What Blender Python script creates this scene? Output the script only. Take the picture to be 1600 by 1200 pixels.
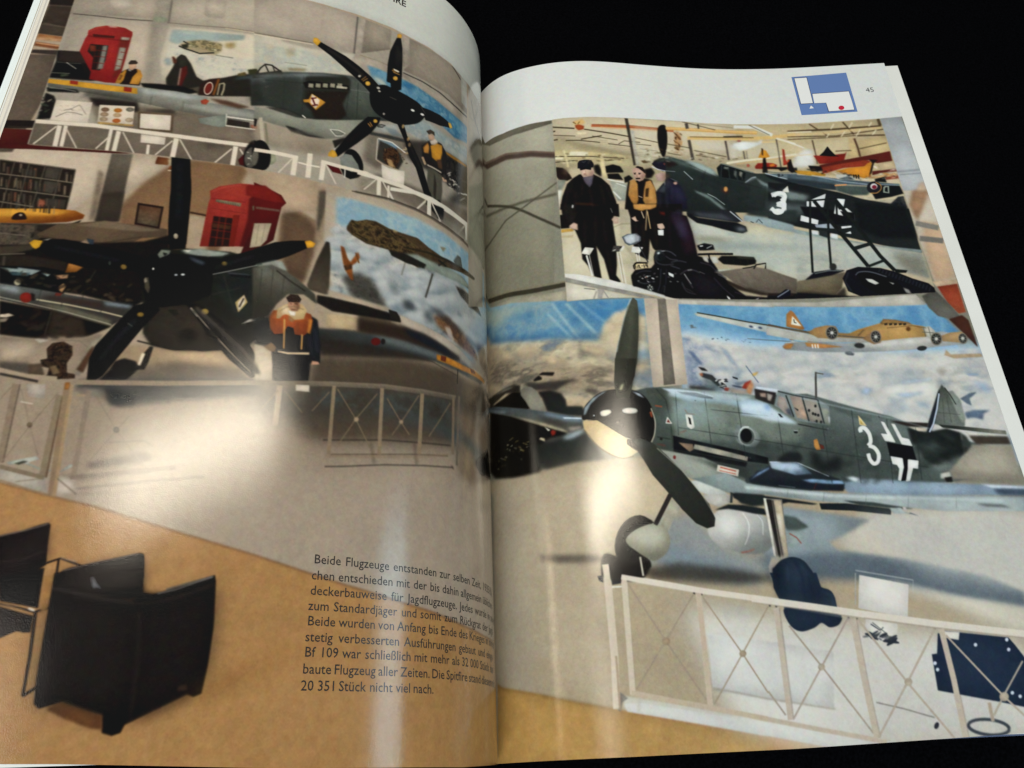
import bpy, bmesh, math, random
import numpy as np
from mathutils import Matrix, Vector

# ------------------------------------------------------------------ camera, world, lamps, exposure
scene = bpy.context.scene
for o in list(bpy.data.objects):
    bpy.data.objects.remove(o)

CAM_POS = np.array([-0.04738672, -0.00553171, 0.28517539])
CAM_ROT = np.array([[0.982874785, -0.035943210, 0.180735283],      # right
                    [0.048618159, -0.895460740, -0.442477499],     # down
                    [0.177745412, 0.443686994, -0.878378290]])     # forward
FOCAL = 1249.6317                                                   # in pixels of a 1600 px wide frame
cam = bpy.data.cameras.new('camera')
cam.sensor_width = 36.0
cam.lens = FOCAL / 1600.0 * 36.0
cam.clip_start = 0.01
cam.clip_end = 50.0
cam_ob = bpy.data.objects.new('camera', cam)
scene.collection.objects.link(cam_ob)
m = Matrix.Identity(4)
for i in range(3):
    m[i][0] = CAM_ROT[0][i]
    m[i][1] = -CAM_ROT[1][i]
    m[i][2] = -CAM_ROT[2][i]
    m[i][3] = CAM_POS[i]
cam_ob.matrix_world = m
scene.camera = cam_ob

world = bpy.data.worlds.new('World')
scene.world = world
world.use_nodes = True
bgn = world.node_tree.nodes['Background']
bgn.inputs['Color'].default_value = (0.90, 0.95, 1.0, 1)
bgn.inputs['Strength'].default_value = 0.10

def area_lamp(name, loc, turn, sx, sy, power, color):
    l = bpy.data.lights.new(name, 'AREA')
    l.shape = 'RECTANGLE'
    l.size = sx
    l.size_y = sy
    l.energy = power
    l.color = color
    o = bpy.data.objects.new(name, l)
    scene.collection.objects.link(o)
    o.location = loc
    d = Vector((0, 0.13, 0)) - Vector(loc)
    if turn:                                   # hangs level, turned about the vertical
        o.rotation_euler = (0, 0, math.radians(turn))
    else:
        o.rotation_euler = d.to_track_quat('-Z', 'Y').to_euler()
    return o

LAMPS = [
    # desk lamp above the book; its blurred image is the glare on both pages
    ('desk_lamp', (-0.050, 0.262, 0.50), 17.0, 0.26, 0.070, 1.0, (1.0, 0.90, 0.73)),
    # cool daylight from a narrow tall window on the right
    ('window_light', (1.62, 0.22, 1.40), 0.0, 0.9, 0.05, 4.0, (0.62, 0.88, 1.0)),
    # second ceiling lamp, faint in the near left corner
    ('ceiling_lamp', (-0.60, 0.13, 1.50), 5.0, 0.30, 0.35, 1.0, (1.0, 0.92, 0.82)),
    # warm room lamp on the left
    ('room_lamp', (-1.85, 0.45, 1.50), 0.0, 0.7, 0.14, 4.5, (1.0, 0.80, 0.56)),
    # broad soft fill lamp added behind the camera to brighten the pages
    ('soft_fill_light', (-0.35, -1.0, 1.45), 0.0, 1.0, 1.0, 25.0, (0.86, 0.96, 1.0)),
]
for L_ in LAMPS:
    area_lamp(*L_)

scene.view_settings.view_transform = 'Standard'
scene.view_settings.look = 'None'
scene.view_settings.exposure = 0.0
scene.view_settings.gamma = 1.0
scene.view_settings.use_curve_mapping = False
scene.render.engine = 'CYCLES'
scene.cycles.use_denoising = True

# ------------------------------------------------------------------ the curved pages
PAGE_W = 0.202467
PAGE_H = 0.297
KNOT = np.array([0, .02, .05, .1, .16, .24, .34, .5, .7, .85, 1.])
ANG = {'R': np.radians([69.12, 68.95, 58.08, 34.00, 27.42, 15.59, 3.76, 3.61, 8.18, 9.73, 7.92]),
       'L': np.radians([82.31, 82.65, 83.00, 81.92, 62.24, 47.63, 25.86, 15.97, 6.33, 2.75, 2.27])}
TW = {'R': (0.0557457, -0.0559297), 'L': (-0.0466660, 0.0080777)}
_s = np.linspace(0, 1.1, 4401)
PROF = {}
for pg in 'RL':
    a = np.interp(_s, KNOT, ANG[pg])
    k = np.exp(-.5 * (np.arange(-360, 361) / 130.0) ** 2)
    a = np.convolve(np.pad(a, 360, mode='edge'), k / k.sum(), mode='valid')
    st = _s[1] * PAGE_W
    x = np.concatenate([[0], np.cumsum((np.cos(a[1:]) + np.cos(a[:-1])) / 2)]) * st
    z = np.concatenate([[0], np.cumsum((np.sin(a[1:]) + np.sin(a[:-1])) / 2)]) * st
    PROF[pg] = (_s * PAGE_W, x, z)

def surf(page, u, v, lift=0.0):
    """point of the page: u = distance from the gutter along the paper, v = height on the page, metres"""
    u = np.asarray(u, float)
    v = np.asarray(v, float)
    U, X, Z = PROF[page]
    x = np.interp(u, U, X)
    z = np.interp(u, U, Z)
    q = u / PAGE_W
    z = z + v * (TW[page][0] * q * q + TW[page][1] * q)
    P = np.stack([x if page == 'R' else -x, v + 0 * u, z], -1)
    if np.any(lift):
        P = P + normal(page, u, v) * np.asarray(lift)[..., None]
    return P

def normal(page, u, v):
    e = 4e-4
    a = surf(page, u + e, v) - surf(page, np.maximum(u - e, 0), v)
    b = surf(page, u, v + e) - surf(page, u, v - e)
    n = np.cross(a, b) * (1 if page == 'R' else -1)
    return n / np.linalg.norm(n, axis=-1, keepdims=True)

def project(P):
    q = (P - CAM_POS) @ CAM_ROT.T
    return np.stack([800 + FOCAL * q[..., 0] / q[..., 2], 600 + FOCAL * q[..., 1] / q[..., 2]], -1)

_grid = {}
for pg in 'RL':
    uu, vv = np.meshgrid(np.linspace(0.0, PAGE_W * 1.06, 64), np.linspace(-0.012, PAGE_H * 1.02, 60))
    u = uu.ravel()
    v = vv.ravel()
    P = surf(pg, u, v)
    f = ((CAM_POS - P) * normal(pg, u, v)).sum(1) > 0.004
    _grid[pg] = (u[f], v[f], project(P[f]))

def unproject(page, xy):
    """photo pixels (1600 x 1200) -> (u, v) on the curved page"""
    xy = np.asarray(xy, float)
    u, v, q = _grid[page]
    idx = np.concatenate([((c[:, None, :] - q[None]) ** 2).sum(-1).argmin(1) for c in np.array_split(xy, max(1, len(xy) // 100))])
    a = np.stack([u[idx], v[idx]], -1)
    e = 2e-5
    for _ in range(8):
        c = project(surf(page, a[:, 0], a[:, 1]))
        ju = (project(surf(page, a[:, 0] + e, a[:, 1])) - c) / e
        jv = (project(surf(page, a[:, 0], a[:, 1] + e)) - c) / e
        det = ju[:, 0] * jv[:, 1] - ju[:, 1] * jv[:, 0]
        det = np.where(np.abs(det) < 1e3, np.sign(det) * 1e3 + (det == 0) * 1e3, det)
        r = xy - c
        du = (r[:, 0] * jv[:, 1] - r[:, 1] * jv[:, 0]) / det
        dv = (ju[:, 0] * r[:, 1] - ju[:, 1] * r[:, 0]) / det
        a = a + np.clip(np.stack([du, dv], -1), -.003, .003)
    a[:, 0] = np.clip(a[:, 0], 0.0, PAGE_W * 1.05)
    return a

# ------------------------------------------------------------------ materials
def principled(name):
    mt = bpy.data.materials.new(name)
    mt.use_nodes = True
    return mt, mt.node_tree, mt.node_tree.nodes['Principled BSDF']

def paper_bump(nt, bs, strength=0.05):
    co = nt.nodes.new('ShaderNodeTexCoord')
    nz = nt.nodes.new('ShaderNodeTexNoise')
    nz.inputs['Scale'].default_value = 3200.0
    nz.inputs['Detail'].default_value = 2.0
    nt.links.new(co.outputs['Object'], nz.inputs['Vector'])
    nz2 = nt.nodes.new('ShaderNodeTexNoise')
    nz2.inputs['Scale'].default_value = 60.0
    nz2.inputs['Detail'].default_value = 1.0
    nt.links.new(co.outputs['Object'], nz2.inputs['Vector'])
    ad = nt.nodes.new('ShaderNodeMath')
    ad.operation = 'MULTIPLY_ADD'
    ad.inputs[1].default_value = 0.35
    nt.links.new(nz2.outputs['Fac'], ad.inputs[0])
    nt.links.new(nz.outputs['Fac'], ad.inputs[2])
    bp = nt.nodes.new('ShaderNodeBump')
    bp.inputs['Strength'].default_value = strength
    bp.inputs['Distance'].default_value = 0.0006
    nt.links.new(ad.outputs[0], bp.inputs['Height'])
    nt.links.new(bp.outputs['Normal'], bs.inputs['Normal'])

def gloss(bs):
    bs.inputs['Roughness'].default_value = 0.125
    bs.inputs['IOR'].default_value = 1.6
    bs.inputs['Specular IOR Level'].default_value = 0.5

def flat_mat(name, col, rough=None):
    mt, nt, bs = principled(name)
    bs.inputs['Base Color'].default_value = (*col, 1)
    gloss(bs)
    if rough is not None:
        bs.inputs['Roughness'].default_value = rough
    paper_bump(nt, bs)
    return mt

def print_mat(name, img):
    mt, nt, bs = principled(name)
    gloss(bs)
    uv = nt.nodes.new('ShaderNodeUVMap')
    uv.uv_map = 'page'
    tx = nt.nodes.new('ShaderNodeTexImage')
    tx.image = img
    tx.interpolation = 'Cubic'
    tx.extension = 'EXTEND'
    nt.links.new(uv.outputs['UV'], tx.inputs['Vector'])
    nt.links.new(tx.outputs['Color'], bs.inputs['Base Color'])
    paper_bump(nt, bs)
    return mt

def leaf_mat():
    mt, nt, bs = principled('leaf_paper')
    gloss(bs)
    bs.inputs['Roughness'].default_value = 0.4
    co = nt.nodes.new('ShaderNodeTexCoord')
    nz = nt.nodes.new('ShaderNodeTexNoise')
    nz.inputs['Scale'].default_value = 40
    nt.links.new(co.outputs['Object'], nz.inputs['Vector'])
    rp = nt.nodes.new('ShaderNodeValToRGB')
    rp.color_ramp.elements[0].color = (.70, .70, .66, 1)
    rp.color_ramp.elements[1].color = (.84, .85, .83, 1)
    nt.links.new(nz.outputs['Fac'], rp.inputs['Fac'])
    nt.links.new(rp.outputs['Color'], bs.inputs['Base Color'])
    return mt

def block_mat():
    """the cut edges of many leaves: fine lines along the stack"""
    mt, nt, bs = principled('leaf_edges')
    bs.inputs['Roughness'].default_value = 0.6
    co = nt.nodes.new('ShaderNodeTexCoord')
    mp = nt.nodes.new('ShaderNodeMapping')
    mp.inputs['Scale'].default_value = (20, 20, 4000)
    nt.links.new(co.outputs['Object'], mp.inputs['Vector'])
    nz = nt.nodes.new('ShaderNodeTexNoise')
    nz.inputs['Scale'].default_value = 1.0
    nt.links.new(mp.outputs['Vector'], nz.inputs['Vector'])
    rp = nt.nodes.new('ShaderNodeValToRGB')
    rp.color_ramp.elements[0].color = (.45, .42, .38, 1)
    rp.color_ramp.elements[0].position = .35
    rp.color_ramp.elements[1].color = (.80, .79, .75, 1)
    rp.color_ramp.elements[1].position = .65
    nt.links.new(nz.outputs['Fac'], rp.inputs['Fac'])
    nt.links.new(rp.outputs['Color'], bs.inputs['Base Color'])
    return mt

def cloth_mat():
    mt, nt, bs = principled('black_cloth')
    bs.inputs['Roughness'].default_value = 0.95
    bs.inputs['Specular IOR Level'].default_value = 0.03
    co = nt.nodes.new('ShaderNodeTexCoord')
    nz = nt.nodes.new('ShaderNodeTexNoise')
    nz.inputs['Scale'].default_value = 900
    nz.inputs['Detail'].default_value = 3
    nt.links.new(co.outputs['Object'], nz.inputs['Vector'])
    rp = nt.nodes.new('ShaderNodeValToRGB')
    e = rp.color_ramp.elements
    e[0].color = (.0005, .0005, .0008, 1)
    e[0].position = .35
    e[1].color = (.0026, .0026, .0036, 1)
    e[1].position = .75
    nt.links.new(nz.outputs['Fac'], rp.inputs['Fac'])
    nt.links.new(rp.outputs['Color'], bs.inputs['Base Color'])
    bp = nt.nodes.new('ShaderNodeBump')
    bp.inputs['Strength'].default_value = .5
    bp.inputs['Distance'].default_value = .001
    nt.links.new(nz.outputs['Fac'], bp.inputs['Height'])
    nt.links.new(bp.outputs['Normal'], bs.inputs['Normal'])
    return mt

def link(name, me, mat, parent=None, **props):
    o = bpy.data.objects.new(name, me)
    scene.collection.objects.link(o)
    if mat:
        me.materials.append(mat)
    o.parent = parent
    for k, v in props.items():
        o[k] = v
    return o

# ------------------------------------------------------------------ the cloth it lies on
BLOCK_TOP = 0.0028          # depth of the page block below the open page
BLOCK_T = 0.020             # thickness of the page block
COVER_T = 0.0009
UNDER = BLOCK_TOP + BLOCK_T + COVER_T + 0.0006

def cloth_height(gx, gy):
    out = np.maximum(np.maximum(np.maximum(gx - 0.185, -gx - 0.165), np.maximum(gy - 0.290, 0.006 - gy)), 0)
    base = -0.034 + 0.004 * np.sin(gx * 11 + 1.3) * np.cos(gy * 9) + 0.0025 * np.sin(gx * 31 + gy * 17) + 0.0012 * np.sin(gy * 57 - gx * 23)
    h = np.empty_like(gx)
    us = np.linspace(0.0, PAGE_W * 1.05, 90)
    for j in range(gx.shape[0]):
        v = np.full(len(us), float(np.clip(gy[j, 0], 0, PAGE_H)))
        r = surf('R', us, v, np.full(len(us), -UNDER))
        l = surf('L', us, v, np.full(len(us), -UNDER))
        X = np.concatenate([l[::-1, 0], r[:, 0]])
        Z = np.concatenate([l[::-1, 2], r[:, 2]])
        h[j] = np.interp(gx[j], X, Z)
    h -= 0.0012
    w = np.exp(-(out / 0.06) ** 2)
    return np.where(out > 0, base * (1 - w) + (h - out * .10) * w, h)

xs = np.concatenate([np.linspace(-1.6, -0.33, 60), np.linspace(-0.32, 0.32, 161), np.linspace(0.33, 1.6, 60)])
ys = np.concatenate([np.linspace(-1.2, -0.13, 50), np.linspace(-0.12, 0.42, 136), np.linspace(0.43, 2.4, 90)])
gx, gy = np.meshgrid(xs, ys)
gz = cloth_height(gx, gy)
V = np.stack([gx, gy, gz], -1).reshape(-1, 3)
n1 = len(xs)
F = [(j * n1 + i, j * n1 + i + 1, (j + 1) * n1 + i + 1, (j + 1) * n1 + i) for j in range(len(ys) - 1) for i in range(n1 - 1)]
me = bpy.data.meshes.new('cloth')
me.from_pydata(V.tolist(), [], F)
me.polygons.foreach_set('use_smooth', [True] * len(F))
link('cloth', me, cloth_mat(), kind='structure', label='black matt cloth under the open book', category='cloth')

# ------------------------------------------------------------------ the open book
book = bpy.data.objects.new('open_book', None)
scene.collection.objects.link(book)
book.location = (0, 0, 0)
book['label'] = 'open book of aircraft photographs lying on black cloth'
book['category'] = 'book'

# bottom edge of the paper is not cut dead straight
BOT = {'L': ([0, .05, .10, .15, .21], [-.0006, -.0019, -.0012, .0012, .003]),
       'R': ([0, .05, .10, .15, .21], [-.0006, -.0005, .0000, .0013, .003])}
TEX_V0 = -0.004
TEX_VS = PAGE_H + 0.004 - TEX_V0
TEX_US = PAGE_W + 0.002

def patch(name, page, u0, u1, v0, v1, mat, parent, lift=0.0, **props):
    nu = max(2, int((u1 - u0) / 0.0016) + 1)
    nv = max(2, int((v1 - v0) / 0.004) + 1)
    us = np.linspace(u0, u1, nu)
    vs = np.linspace(v0, v1, nv)
    uu, vv = np.meshgrid(us, vs)
    uu = uu.ravel()
    vv = vv.ravel()
    if v0 <= 0:
        k = np.clip(1 - vv / 0.05, 0, 1)
        vv = vv + k * np.interp(uu, *BOT[page])
    P = surf(page, uu, vv, np.full(len(uu), lift) if lift else 0.0)
    N = normal(page, uu, vv)
    F = []
    for j in range(nv - 1):
        for i in range(nu - 1):
            q = (j * nu + i, j * nu + i + 1, (j + 1) * nu + i + 1, (j + 1) * nu + i)
            F.append(q if page == 'R' else q[::-1])
    me = bpy.data.meshes.new(name)
    me.from_pydata(P.tolist(), [], F)
    uvl = me.uv_layers.new(name='page')
    li = np.array([i for f in F for i in f])
    uv = np.stack([uu[li] / TEX_US, (vv[li] - TEX_V0) / TEX_VS], -1)
    uvl.data.foreach_set('uv', uv.ravel())
    me.polygons.foreach_set('use_smooth', [True] * len(F))
    me.normals_split_custom_set_from_vertices(N.tolist())
    return link(name, me, mat, parent, **props)

# ------------------------------------------------------------------ a small painter for the printed pages
# Shapes are traced in photo pixels, turned into places on the paper and filled there.
PX_MM = 6.0
TW_, TH_ = int(TEX_US * 1000 * PX_MM), int(TEX_VS * 1000 * PX_MM)
OPS = {'L': [], 'R': []}
# ink tone of the two pages: overall cast and the contrast of the printing
TINT = {'L': (.86, .835, .80), 'R': (.90, .93, .955)}
LUMA = np.array([.3, .59, .11])

def _curve(x):
    x = np.clip(x, 0, 1)
    return x - .075 * np.sin(2 * np.pi * x) * np.clip(x / .32, .2, 1)

def W(c):
    """ink that comes out as colour c once printed"""
    d = _hex(c) / 255
    g = np.linspace(0, 1, 401)
    l1 = d @ LUMA
    l0 = np.interp(l1, _curve(g), g)
    q = np.clip(d * l0 / max(l1, 1e-4) / np.array(TINT[_page]) * 255, 0, 255)
    return '%02x%02x%02x' % tuple(int(round(v)) for v in q)

_page = 'L'
_org = (0, 0, 4.0)

def page(p):
    global _page
    _page = p

def tile(x, y, k=4.0):
    global _org
    _org = (x, y, k)

_clip = False
INSET = {'L': [(.0425, .2605), (.1945, .2620), (.1942, .1760), (.0440, .1762)],
         'R': [(.0402, .2614), (.1922, .2624), (.1920, .1668), (.0402, .1640)]}

def inset(on):
    """following shapes stay inside the inset photograph"""
    global _clip
    _clip = on

def _pt(s):
    a = np.array([[float(c) for c in q.split(',')] for q in s.split()]) if isinstance(s, str) else np.asarray(s, float)
    return a / _org[2] + np.array(_org[:2])

def _hex(c):
    return np.array([int(c[i:i + 2], 16) for i in (0, 2, 4)], float)

def _smooth(p, closed=True, n=5):
    if len(p) < 3:
        return p
    q = np.concatenate([p[-1:], p, p[:2]]) if closed else np.concatenate([2 * p[:1] - p[1:2], p, 2 * p[-1:] - p[-2:-1]])
    out = []
    for i in range(1, len(q) - 2):
        a, b, c, d = q[i - 1], q[i], q[i + 1], q[i + 2]
        for t in np.arange(n) / n:
            out.append(.5 * (2 * b + (c - a) * t + (2 * a - 5 * b + 4 * c - d) * t * t + (3 * b - a - 3 * c + d) * t ** 3))
    if not closed:
        out.append(p[-1])
    return np.array(out)

def _dense(p, step=14):
    out = []
    for a, b in zip(p, np.roll(p, -1, 0)):
        n = max(1, int(np.hypot(*(b - a)) / step))
        out += [a + (b - a) * i / n for i in range(n)]
    return np.array(out)

def P(col, pts, b=0.5, a=1.0, s=0, g=None, nz=0, ns=6):
    """filled shape; b blur (photo px), a opacity, s smooth outline, g (colour, x0,y0,x1,y1) gradient, nz noise"""
    p = _pt(pts)
    if s:
        p = _smooth(p)
    gg = None
    if g:
        gg = (_hex(g[0]), _pt([[g[1], g[2]], [g[3], g[4]]]))
    OPS[_page].append(dict(k='p', c=_hex(col), p=_dense(p), b=b, a=a, g=gg, nz=nz, ns=ns, cl=_clip))

def L(col, w, pts, b=0.4, a=1.0, s=0, w2=None):
    """stroke; w width in the units of the tile, w2 width at the far end"""
    p = _pt(pts)
    if s:
        p = _smooth(p, False)
    d = np.gradient(p, axis=0)
    n = np.stack([-d[:, 1], d[:, 0]], -1)
    n /= np.linalg.norm(n, axis=1, keepdims=True) + 1e-9
    ww = np.linspace(w, w if w2 is None else w2, len(p))[:, None] / _org[2] / 2
    OPS[_page].append(dict(k='p', c=_hex(col), p=_dense(np.concatenate([p + n * ww, (p - n * ww)[::-1]])), b=b, a=a, g=None, nz=0, ns=6, cl=_clip, ln=1))

def E(col, x, y, rx, ry=None, rot=0, b=0.4, a=1.0, g=None, nz=0, ns=6):
    ry = rx if ry is None else ry
    t = np.linspace(0, 2 * np.pi, 26)[:-1]
    c, s_ = math.cos(math.radians(rot)), math.sin(math.radians(rot))
    P(col, np.stack([x + rx * np.cos(t) * c - ry * np.sin(t) * s_, y + rx * np.cos(t) * s_ + ry * np.sin(t) * c], -1), b, a, 0, g, nz, ns)

def N(cols, pts, scale=20, seed=1, b=1.0, a=1.0, stretch=1.0, s=0, gain=1.6):
    """shape filled with a fractal mixture of colours (clouds, foliage, grime); scale in photo px"""
    p = _pt(pts)
    if s:
        p = _smooth(p)
    OPS[_page].append(dict(k='n', c=[_hex(c) for c in cols], p=_dense(p), b=b, a=a, scale=scale, seed=seed, st=stretch, gain=gain, cl=_clip))

def D(cols, pts, n=40, size=8, seed=1, b=0.4, a=1.0, asp=2.5, rot=0, jit=40):
    """scattered small dabs inside the box of pts (tile units)"""
    rnd = random.Random(seed)
    q = np.array([[float(c) for c in k.split(',')] for k in pts.split()])
    def inside(x, y):
        r = False
        for (x1, y1), (x2, y2) in zip(q, np.roll(q, -1, 0)):
            if (y1 > y) != (y2 > y) and x < (x2 - x1) * (y - y1) / (y2 - y1) + x1:
                r = not r
        return r
    k = 0
    for _ in range(n * 20):
        x = rnd.uniform(q[:, 0].min(), q[:, 0].max())
        y = rnd.uniform(q[:, 1].min(), q[:, 1].max())
        if not inside(x, y):
            continue
        s1 = size * rnd.uniform(.5, 1.5)
        E(rnd.choice(cols), x, y, s1 * rnd.uniform(.8, asp), s1 * .6, rot + rnd.uniform(-jit, jit), b, a * rnd.uniform(.5, 1))
        k += 1
        if k >= n:
            break

def clouds(pts, y0, y1, x0, x1, light, mid, shade, s0, s1, n, seed, b=1.5):
    """rows of billowing cumulus seen from above, larger towards the bottom"""
    rnd = random.Random(seed)
    q = np.array([[float(c) for c in k.split(',')] for k in pts.split()])
    def inside(x, y):
        r = False
        for (xa, ya), (xb, yb) in zip(q, np.roll(q, -1, 0)):
            if (ya > y) != (yb > y) and x < (xb - xa) * (y - ya) / (yb - ya) + xa:
                r = not r
        return r
    items = []
    for k in range(n):
        f = rnd.random()
        y = y0 + (y1 - y0) * f
        x = rnd.uniform(x0, x1)
        if inside(x, y):
            items.append((y, x, (s0 + (s1 - s0) * f) * rnd.uniform(.6, 1.4)))
    for y, x, sz in sorted(items):
        E(shade, x + sz * .25, y + sz * .30, sz * 1.5, sz * .52, rnd.uniform(-8, 8), b=b * 1.6, a=.45)
        for j in range(4):
            E(mid, x + rnd.uniform(-1, 1) * sz, y + rnd.uniform(-.2, .2) * sz, sz * rnd.uniform(.45, .75), sz * rnd.uniform(.3, .42), 0, b=b, a=.5)
        for j in range(3):
            E(light, x + rnd.uniform(-.9, .7) * sz, y - sz * rnd.uniform(.1, .35), sz * rnd.uniform(.3, .5), sz * rnd.uniform(.18, .28), 0, b=b, a=.55)

def _box(a, r, ax):
    if r < 1:
        return a
    pad = [(0, 0), (0, 0)]
    pad[ax] = (r + 1, r)
    c = np.cumsum(np.pad(a, pad, mode='edge'), axis=ax)
    n = a.shape[ax]
    if ax == 0:
        return (c[2 * r + 1:2 * r + 1 + n] - c[:n]) / (2 * r + 1)
    return (c[:, 2 * r + 1:2 * r + 1 + n] - c[:, :n]) / (2 * r + 1)

def _blur(a, sig):
    if sig < 0.35:
        return a
    if sig < 1.2:
        k = math.exp(-.5 / sig ** 2)
        w0 = 1 / (1 + 2 * k)
        for ax in (0, 1):
            pd = [(0, 0), (0, 0)]
            pd[ax] = (1, 1)
            q = np.pad(a, pd, mode='edge')
            a = w0 * a + w0 * k * ((q[:-2] + q[2:]) if ax == 0 else (q[:, :-2] + q[:, 2:]))
        return a
    r = max(1, int(round(math.sqrt(sig * sig * 12 / 3 + 1) / 2 - .5)))
    for _ in range(3):
        a = _box(_box(a, r, 0), r, 1)
    return a

def _cover(p, x0, y0, w, h, ss=3):
    acc = np.zeros((h * ss, w + 2))
    q = np.roll(p, -1, 0)
    for (xa, ya), (xb, yb) in zip(p, q):
        if ya == yb:
            continue
        sg = 1.0
        if ya > yb:
            xa, ya, xb, yb = xb, yb, xa, ya
            sg = -1.0
        r0 = max(0, math.ceil((ya - y0) * ss - .5))
        r1 = min(h * ss - 1, math.ceil((yb - y0) * ss - .5) - 1)
        if r1 < r0:
            continue
        r = np.arange(r0, r1 + 1)
        xx = np.clip(xa + (xb - xa) * (((r + .5) / ss + y0) - ya) / (yb - ya) - x0, 0, w)
        c = np.floor(xx).astype(int)
        f = xx - c
        acc[r, c] += sg * (1 - f)
        acc[r, c + 1] += sg * f
    cov = np.clip(np.abs(np.cumsum(acc, 1)[:, :w]), 0, 1)
    return cov.reshape(h, ss, w).mean(1)

def _noise(x0, y0, w, h, scale, seed, octv=4, st=1.0):
    rng = np.random.RandomState(seed)
    tot = np.zeros((h, w))
    amp = 1.0
    norm = 0
    for o in range(octv):
        lat = rng.rand(64, 64)
        X = (np.arange(x0, x0 + w) / (scale * st) + 7.3 * o) % 63
        Y = (np.arange(y0, y0 + h) / scale + 3.1 * o) % 63
        xi = X.astype(int)
        yi = Y.astype(int)
        fx = X - xi
        fy = Y - yi
        fx = fx * fx * (3 - 2 * fx)
        fy = fy * fy * (3 - 2 * fy)
        A = lat[yi][:, xi] * (1 - fx) + lat[yi][:, xi + 1] * fx
        B = lat[yi + 1][:, xi] * (1 - fx) + lat[yi + 1][:, xi + 1] * fx
        tot += amp * (A * (1 - fy[:, None]) + B * fy[:, None])
        norm += amp
        amp *= .55
        scale = max(1.0, scale / 2.1)
    return tot / norm

def run_page(pg, base):
    ops = OPS[pg]
    img = np.empty((TH_, TW_, 3), np.float32)
    img[:] = _hex(base)
    pts = []
    for o in ops:
        pts.append(o['p'])
        if o['k'] == 'p' and o['g']:
            pts.append(o['g'][1])
    flat = np.concatenate(pts)
    uv = unproject(pg, flat)
    sx = np.stack([uv[:, 0] * 1000 * PX_MM, (uv[:, 1] - TEX_V0) * 1000 * PX_MM], -1)
    cm = _blur(_cover(np.array([[u * 1000 * PX_MM, (v - TEX_V0) * 1000 * PX_MM] for u, v in INSET[pg]]), 0, 0, TW_, TH_), .6)
    i = 0
    for o in ops:
        n = len(o['p'])
        t = sx[i:i + n]
        i += n
        gp = None
        if o['k'] == 'p' and o['g']:
            gp = sx[i:i + 2]
            i += 2
        # local scale: texture pixels per photo pixel
        e1 = np.hypot(*(np.roll(o['p'], -1, 0) - o['p']).T).sum()
        e2 = np.hypot(*(np.roll(t, -1, 0) - t).T).sum()
        sc = min(e2 / max(e1, 1e-6), 6.0)
        bl = o['b'] * sc
        pad = int(bl * 3) + 2
        x0 = max(0, int(t[:, 0].min()) - pad)
        x1 = min(TW_, int(t[:, 0].max()) + pad + 2)
        y0 = max(0, int(t[:, 1].min()) - pad)
        y1 = min(TH_, int(t[:, 1].max()) + pad + 2)
        if x1 <= x0 or y1 <= y0:
            continue
        w, h = x1 - x0, y1 - y0
        cov = _cover(t, x0, y0, w, h)
        al = _blur(cov, bl) * o['a']
        if o['cl']:
            al = al * cm[y0:y1, x0:x1]
        al = al[..., None]
        if o['k'] == 'p':
            c = o['c'][None, None]
            if gp is not None:
                d = gp[1] - gp[0]
                X, Y = np.meshgrid(np.arange(x0, x1), np.arange(y0, y1))
                k = np.clip(((X - gp[0, 0]) * d[0] + (Y - gp[0, 1]) * d[1]) / (d @ d + 1e-6), 0, 1)[..., None]
                c = c * (1 - k) + o['g'][0] * k
            # tone inside a shape is never flat in a photograph: it rolls off to the edges and drifts
            ext = 2 * cov.sum() / max(.5 * np.hypot(*(np.roll(t, -1, 0) - t).T).sum(), 1)
            if ext > 5 and 'ln' not in o and o['a'] > .74 and w < TW_ * .8 and h < TH_ * .5:
                core = _blur(cov, min(ext * .30, 26))
                sh = .80 + .20 * np.clip(core * 1.25, 0, 1)
                drift = _noise(x0, y0, w, h, max(ext * .8, 6), 40 + len(t) % 17, 3) - .5
                sh = sh * (1 + .20 * drift) + .05 * (np.linspace(0, 1, h)[:, None] - .5)
                c = c * sh[..., None] * 1.03
            if o['nz']:
                c = c + ((_noise(x0, y0, w, h, o['ns'] * sc, 11) - .5) * 2 * o['nz'])[..., None]
        else:
            f = _noise(x0, y0, w, h, o['scale'] * sc, o['seed'], 4, o['st'])
            f = np.clip((f - .5) * o['gain'] + .5, 0, .999) * (len(o['c']) - 1)
            k = f.astype(int)
            C = np.array(o['c'])
            fr = (f - k)[..., None]
            c = C[k] * (1 - fr) + C[k + 1] * fr
        img[y0:y1, x0:x1] = img[y0:y1, x0:x1] * (1 - al) + c * al
    # soft tonal unevenness and grain of the offset print
    mott = 1 + (_noise(0, 0, TW_, TH_, 70, 5, 3) - .5) * .06 + (_noise(0, 0, TW_, TH_, 6, 6, 3) - .5) * .05
    lum = img.mean(-1)
    keep = np.clip((225 - lum) / 30, .12, 1)
    img *= (1 + (mott - 1) * keep)[..., None]
    for c in range(3):
        img[..., c] += (_noise(0, 0, TW_, TH_, 8, 20 + c, 2) - .5) * 10
    img += np.random.RandomState(9).normal(0, 4.0, img.shape[:2])[..., None]
    for c in range(3):
        img[..., c] = _blur(img[..., c], 1.0)
    s_ = img / 255 * np.array(TINT[pg])
    lm = np.clip(s_ @ LUMA, 1e-4, 1)
    s_ = np.clip(s_ * (_curve(lm) / lm)[..., None], 0, 1)
    lin = np.where(s_ <= .04045, s_ / 12.92, ((s_ + .055) / 1.055) ** 2.4)
    return lin

def page_image(name, lin):
    im = bpy.data.images.new(name, TW_, TH_, float_buffer=True)
    im.colorspace_settings.name = 'Linear Rec.709'
    px = np.ones((TH_, TW_, 4), np.float32)
    px[..., :3] = lin
    im.pixels.foreach_set(px.ravel())
    im.pack()
    return im

# ================================================================== LEFT PAGE: print
page('L')
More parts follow.
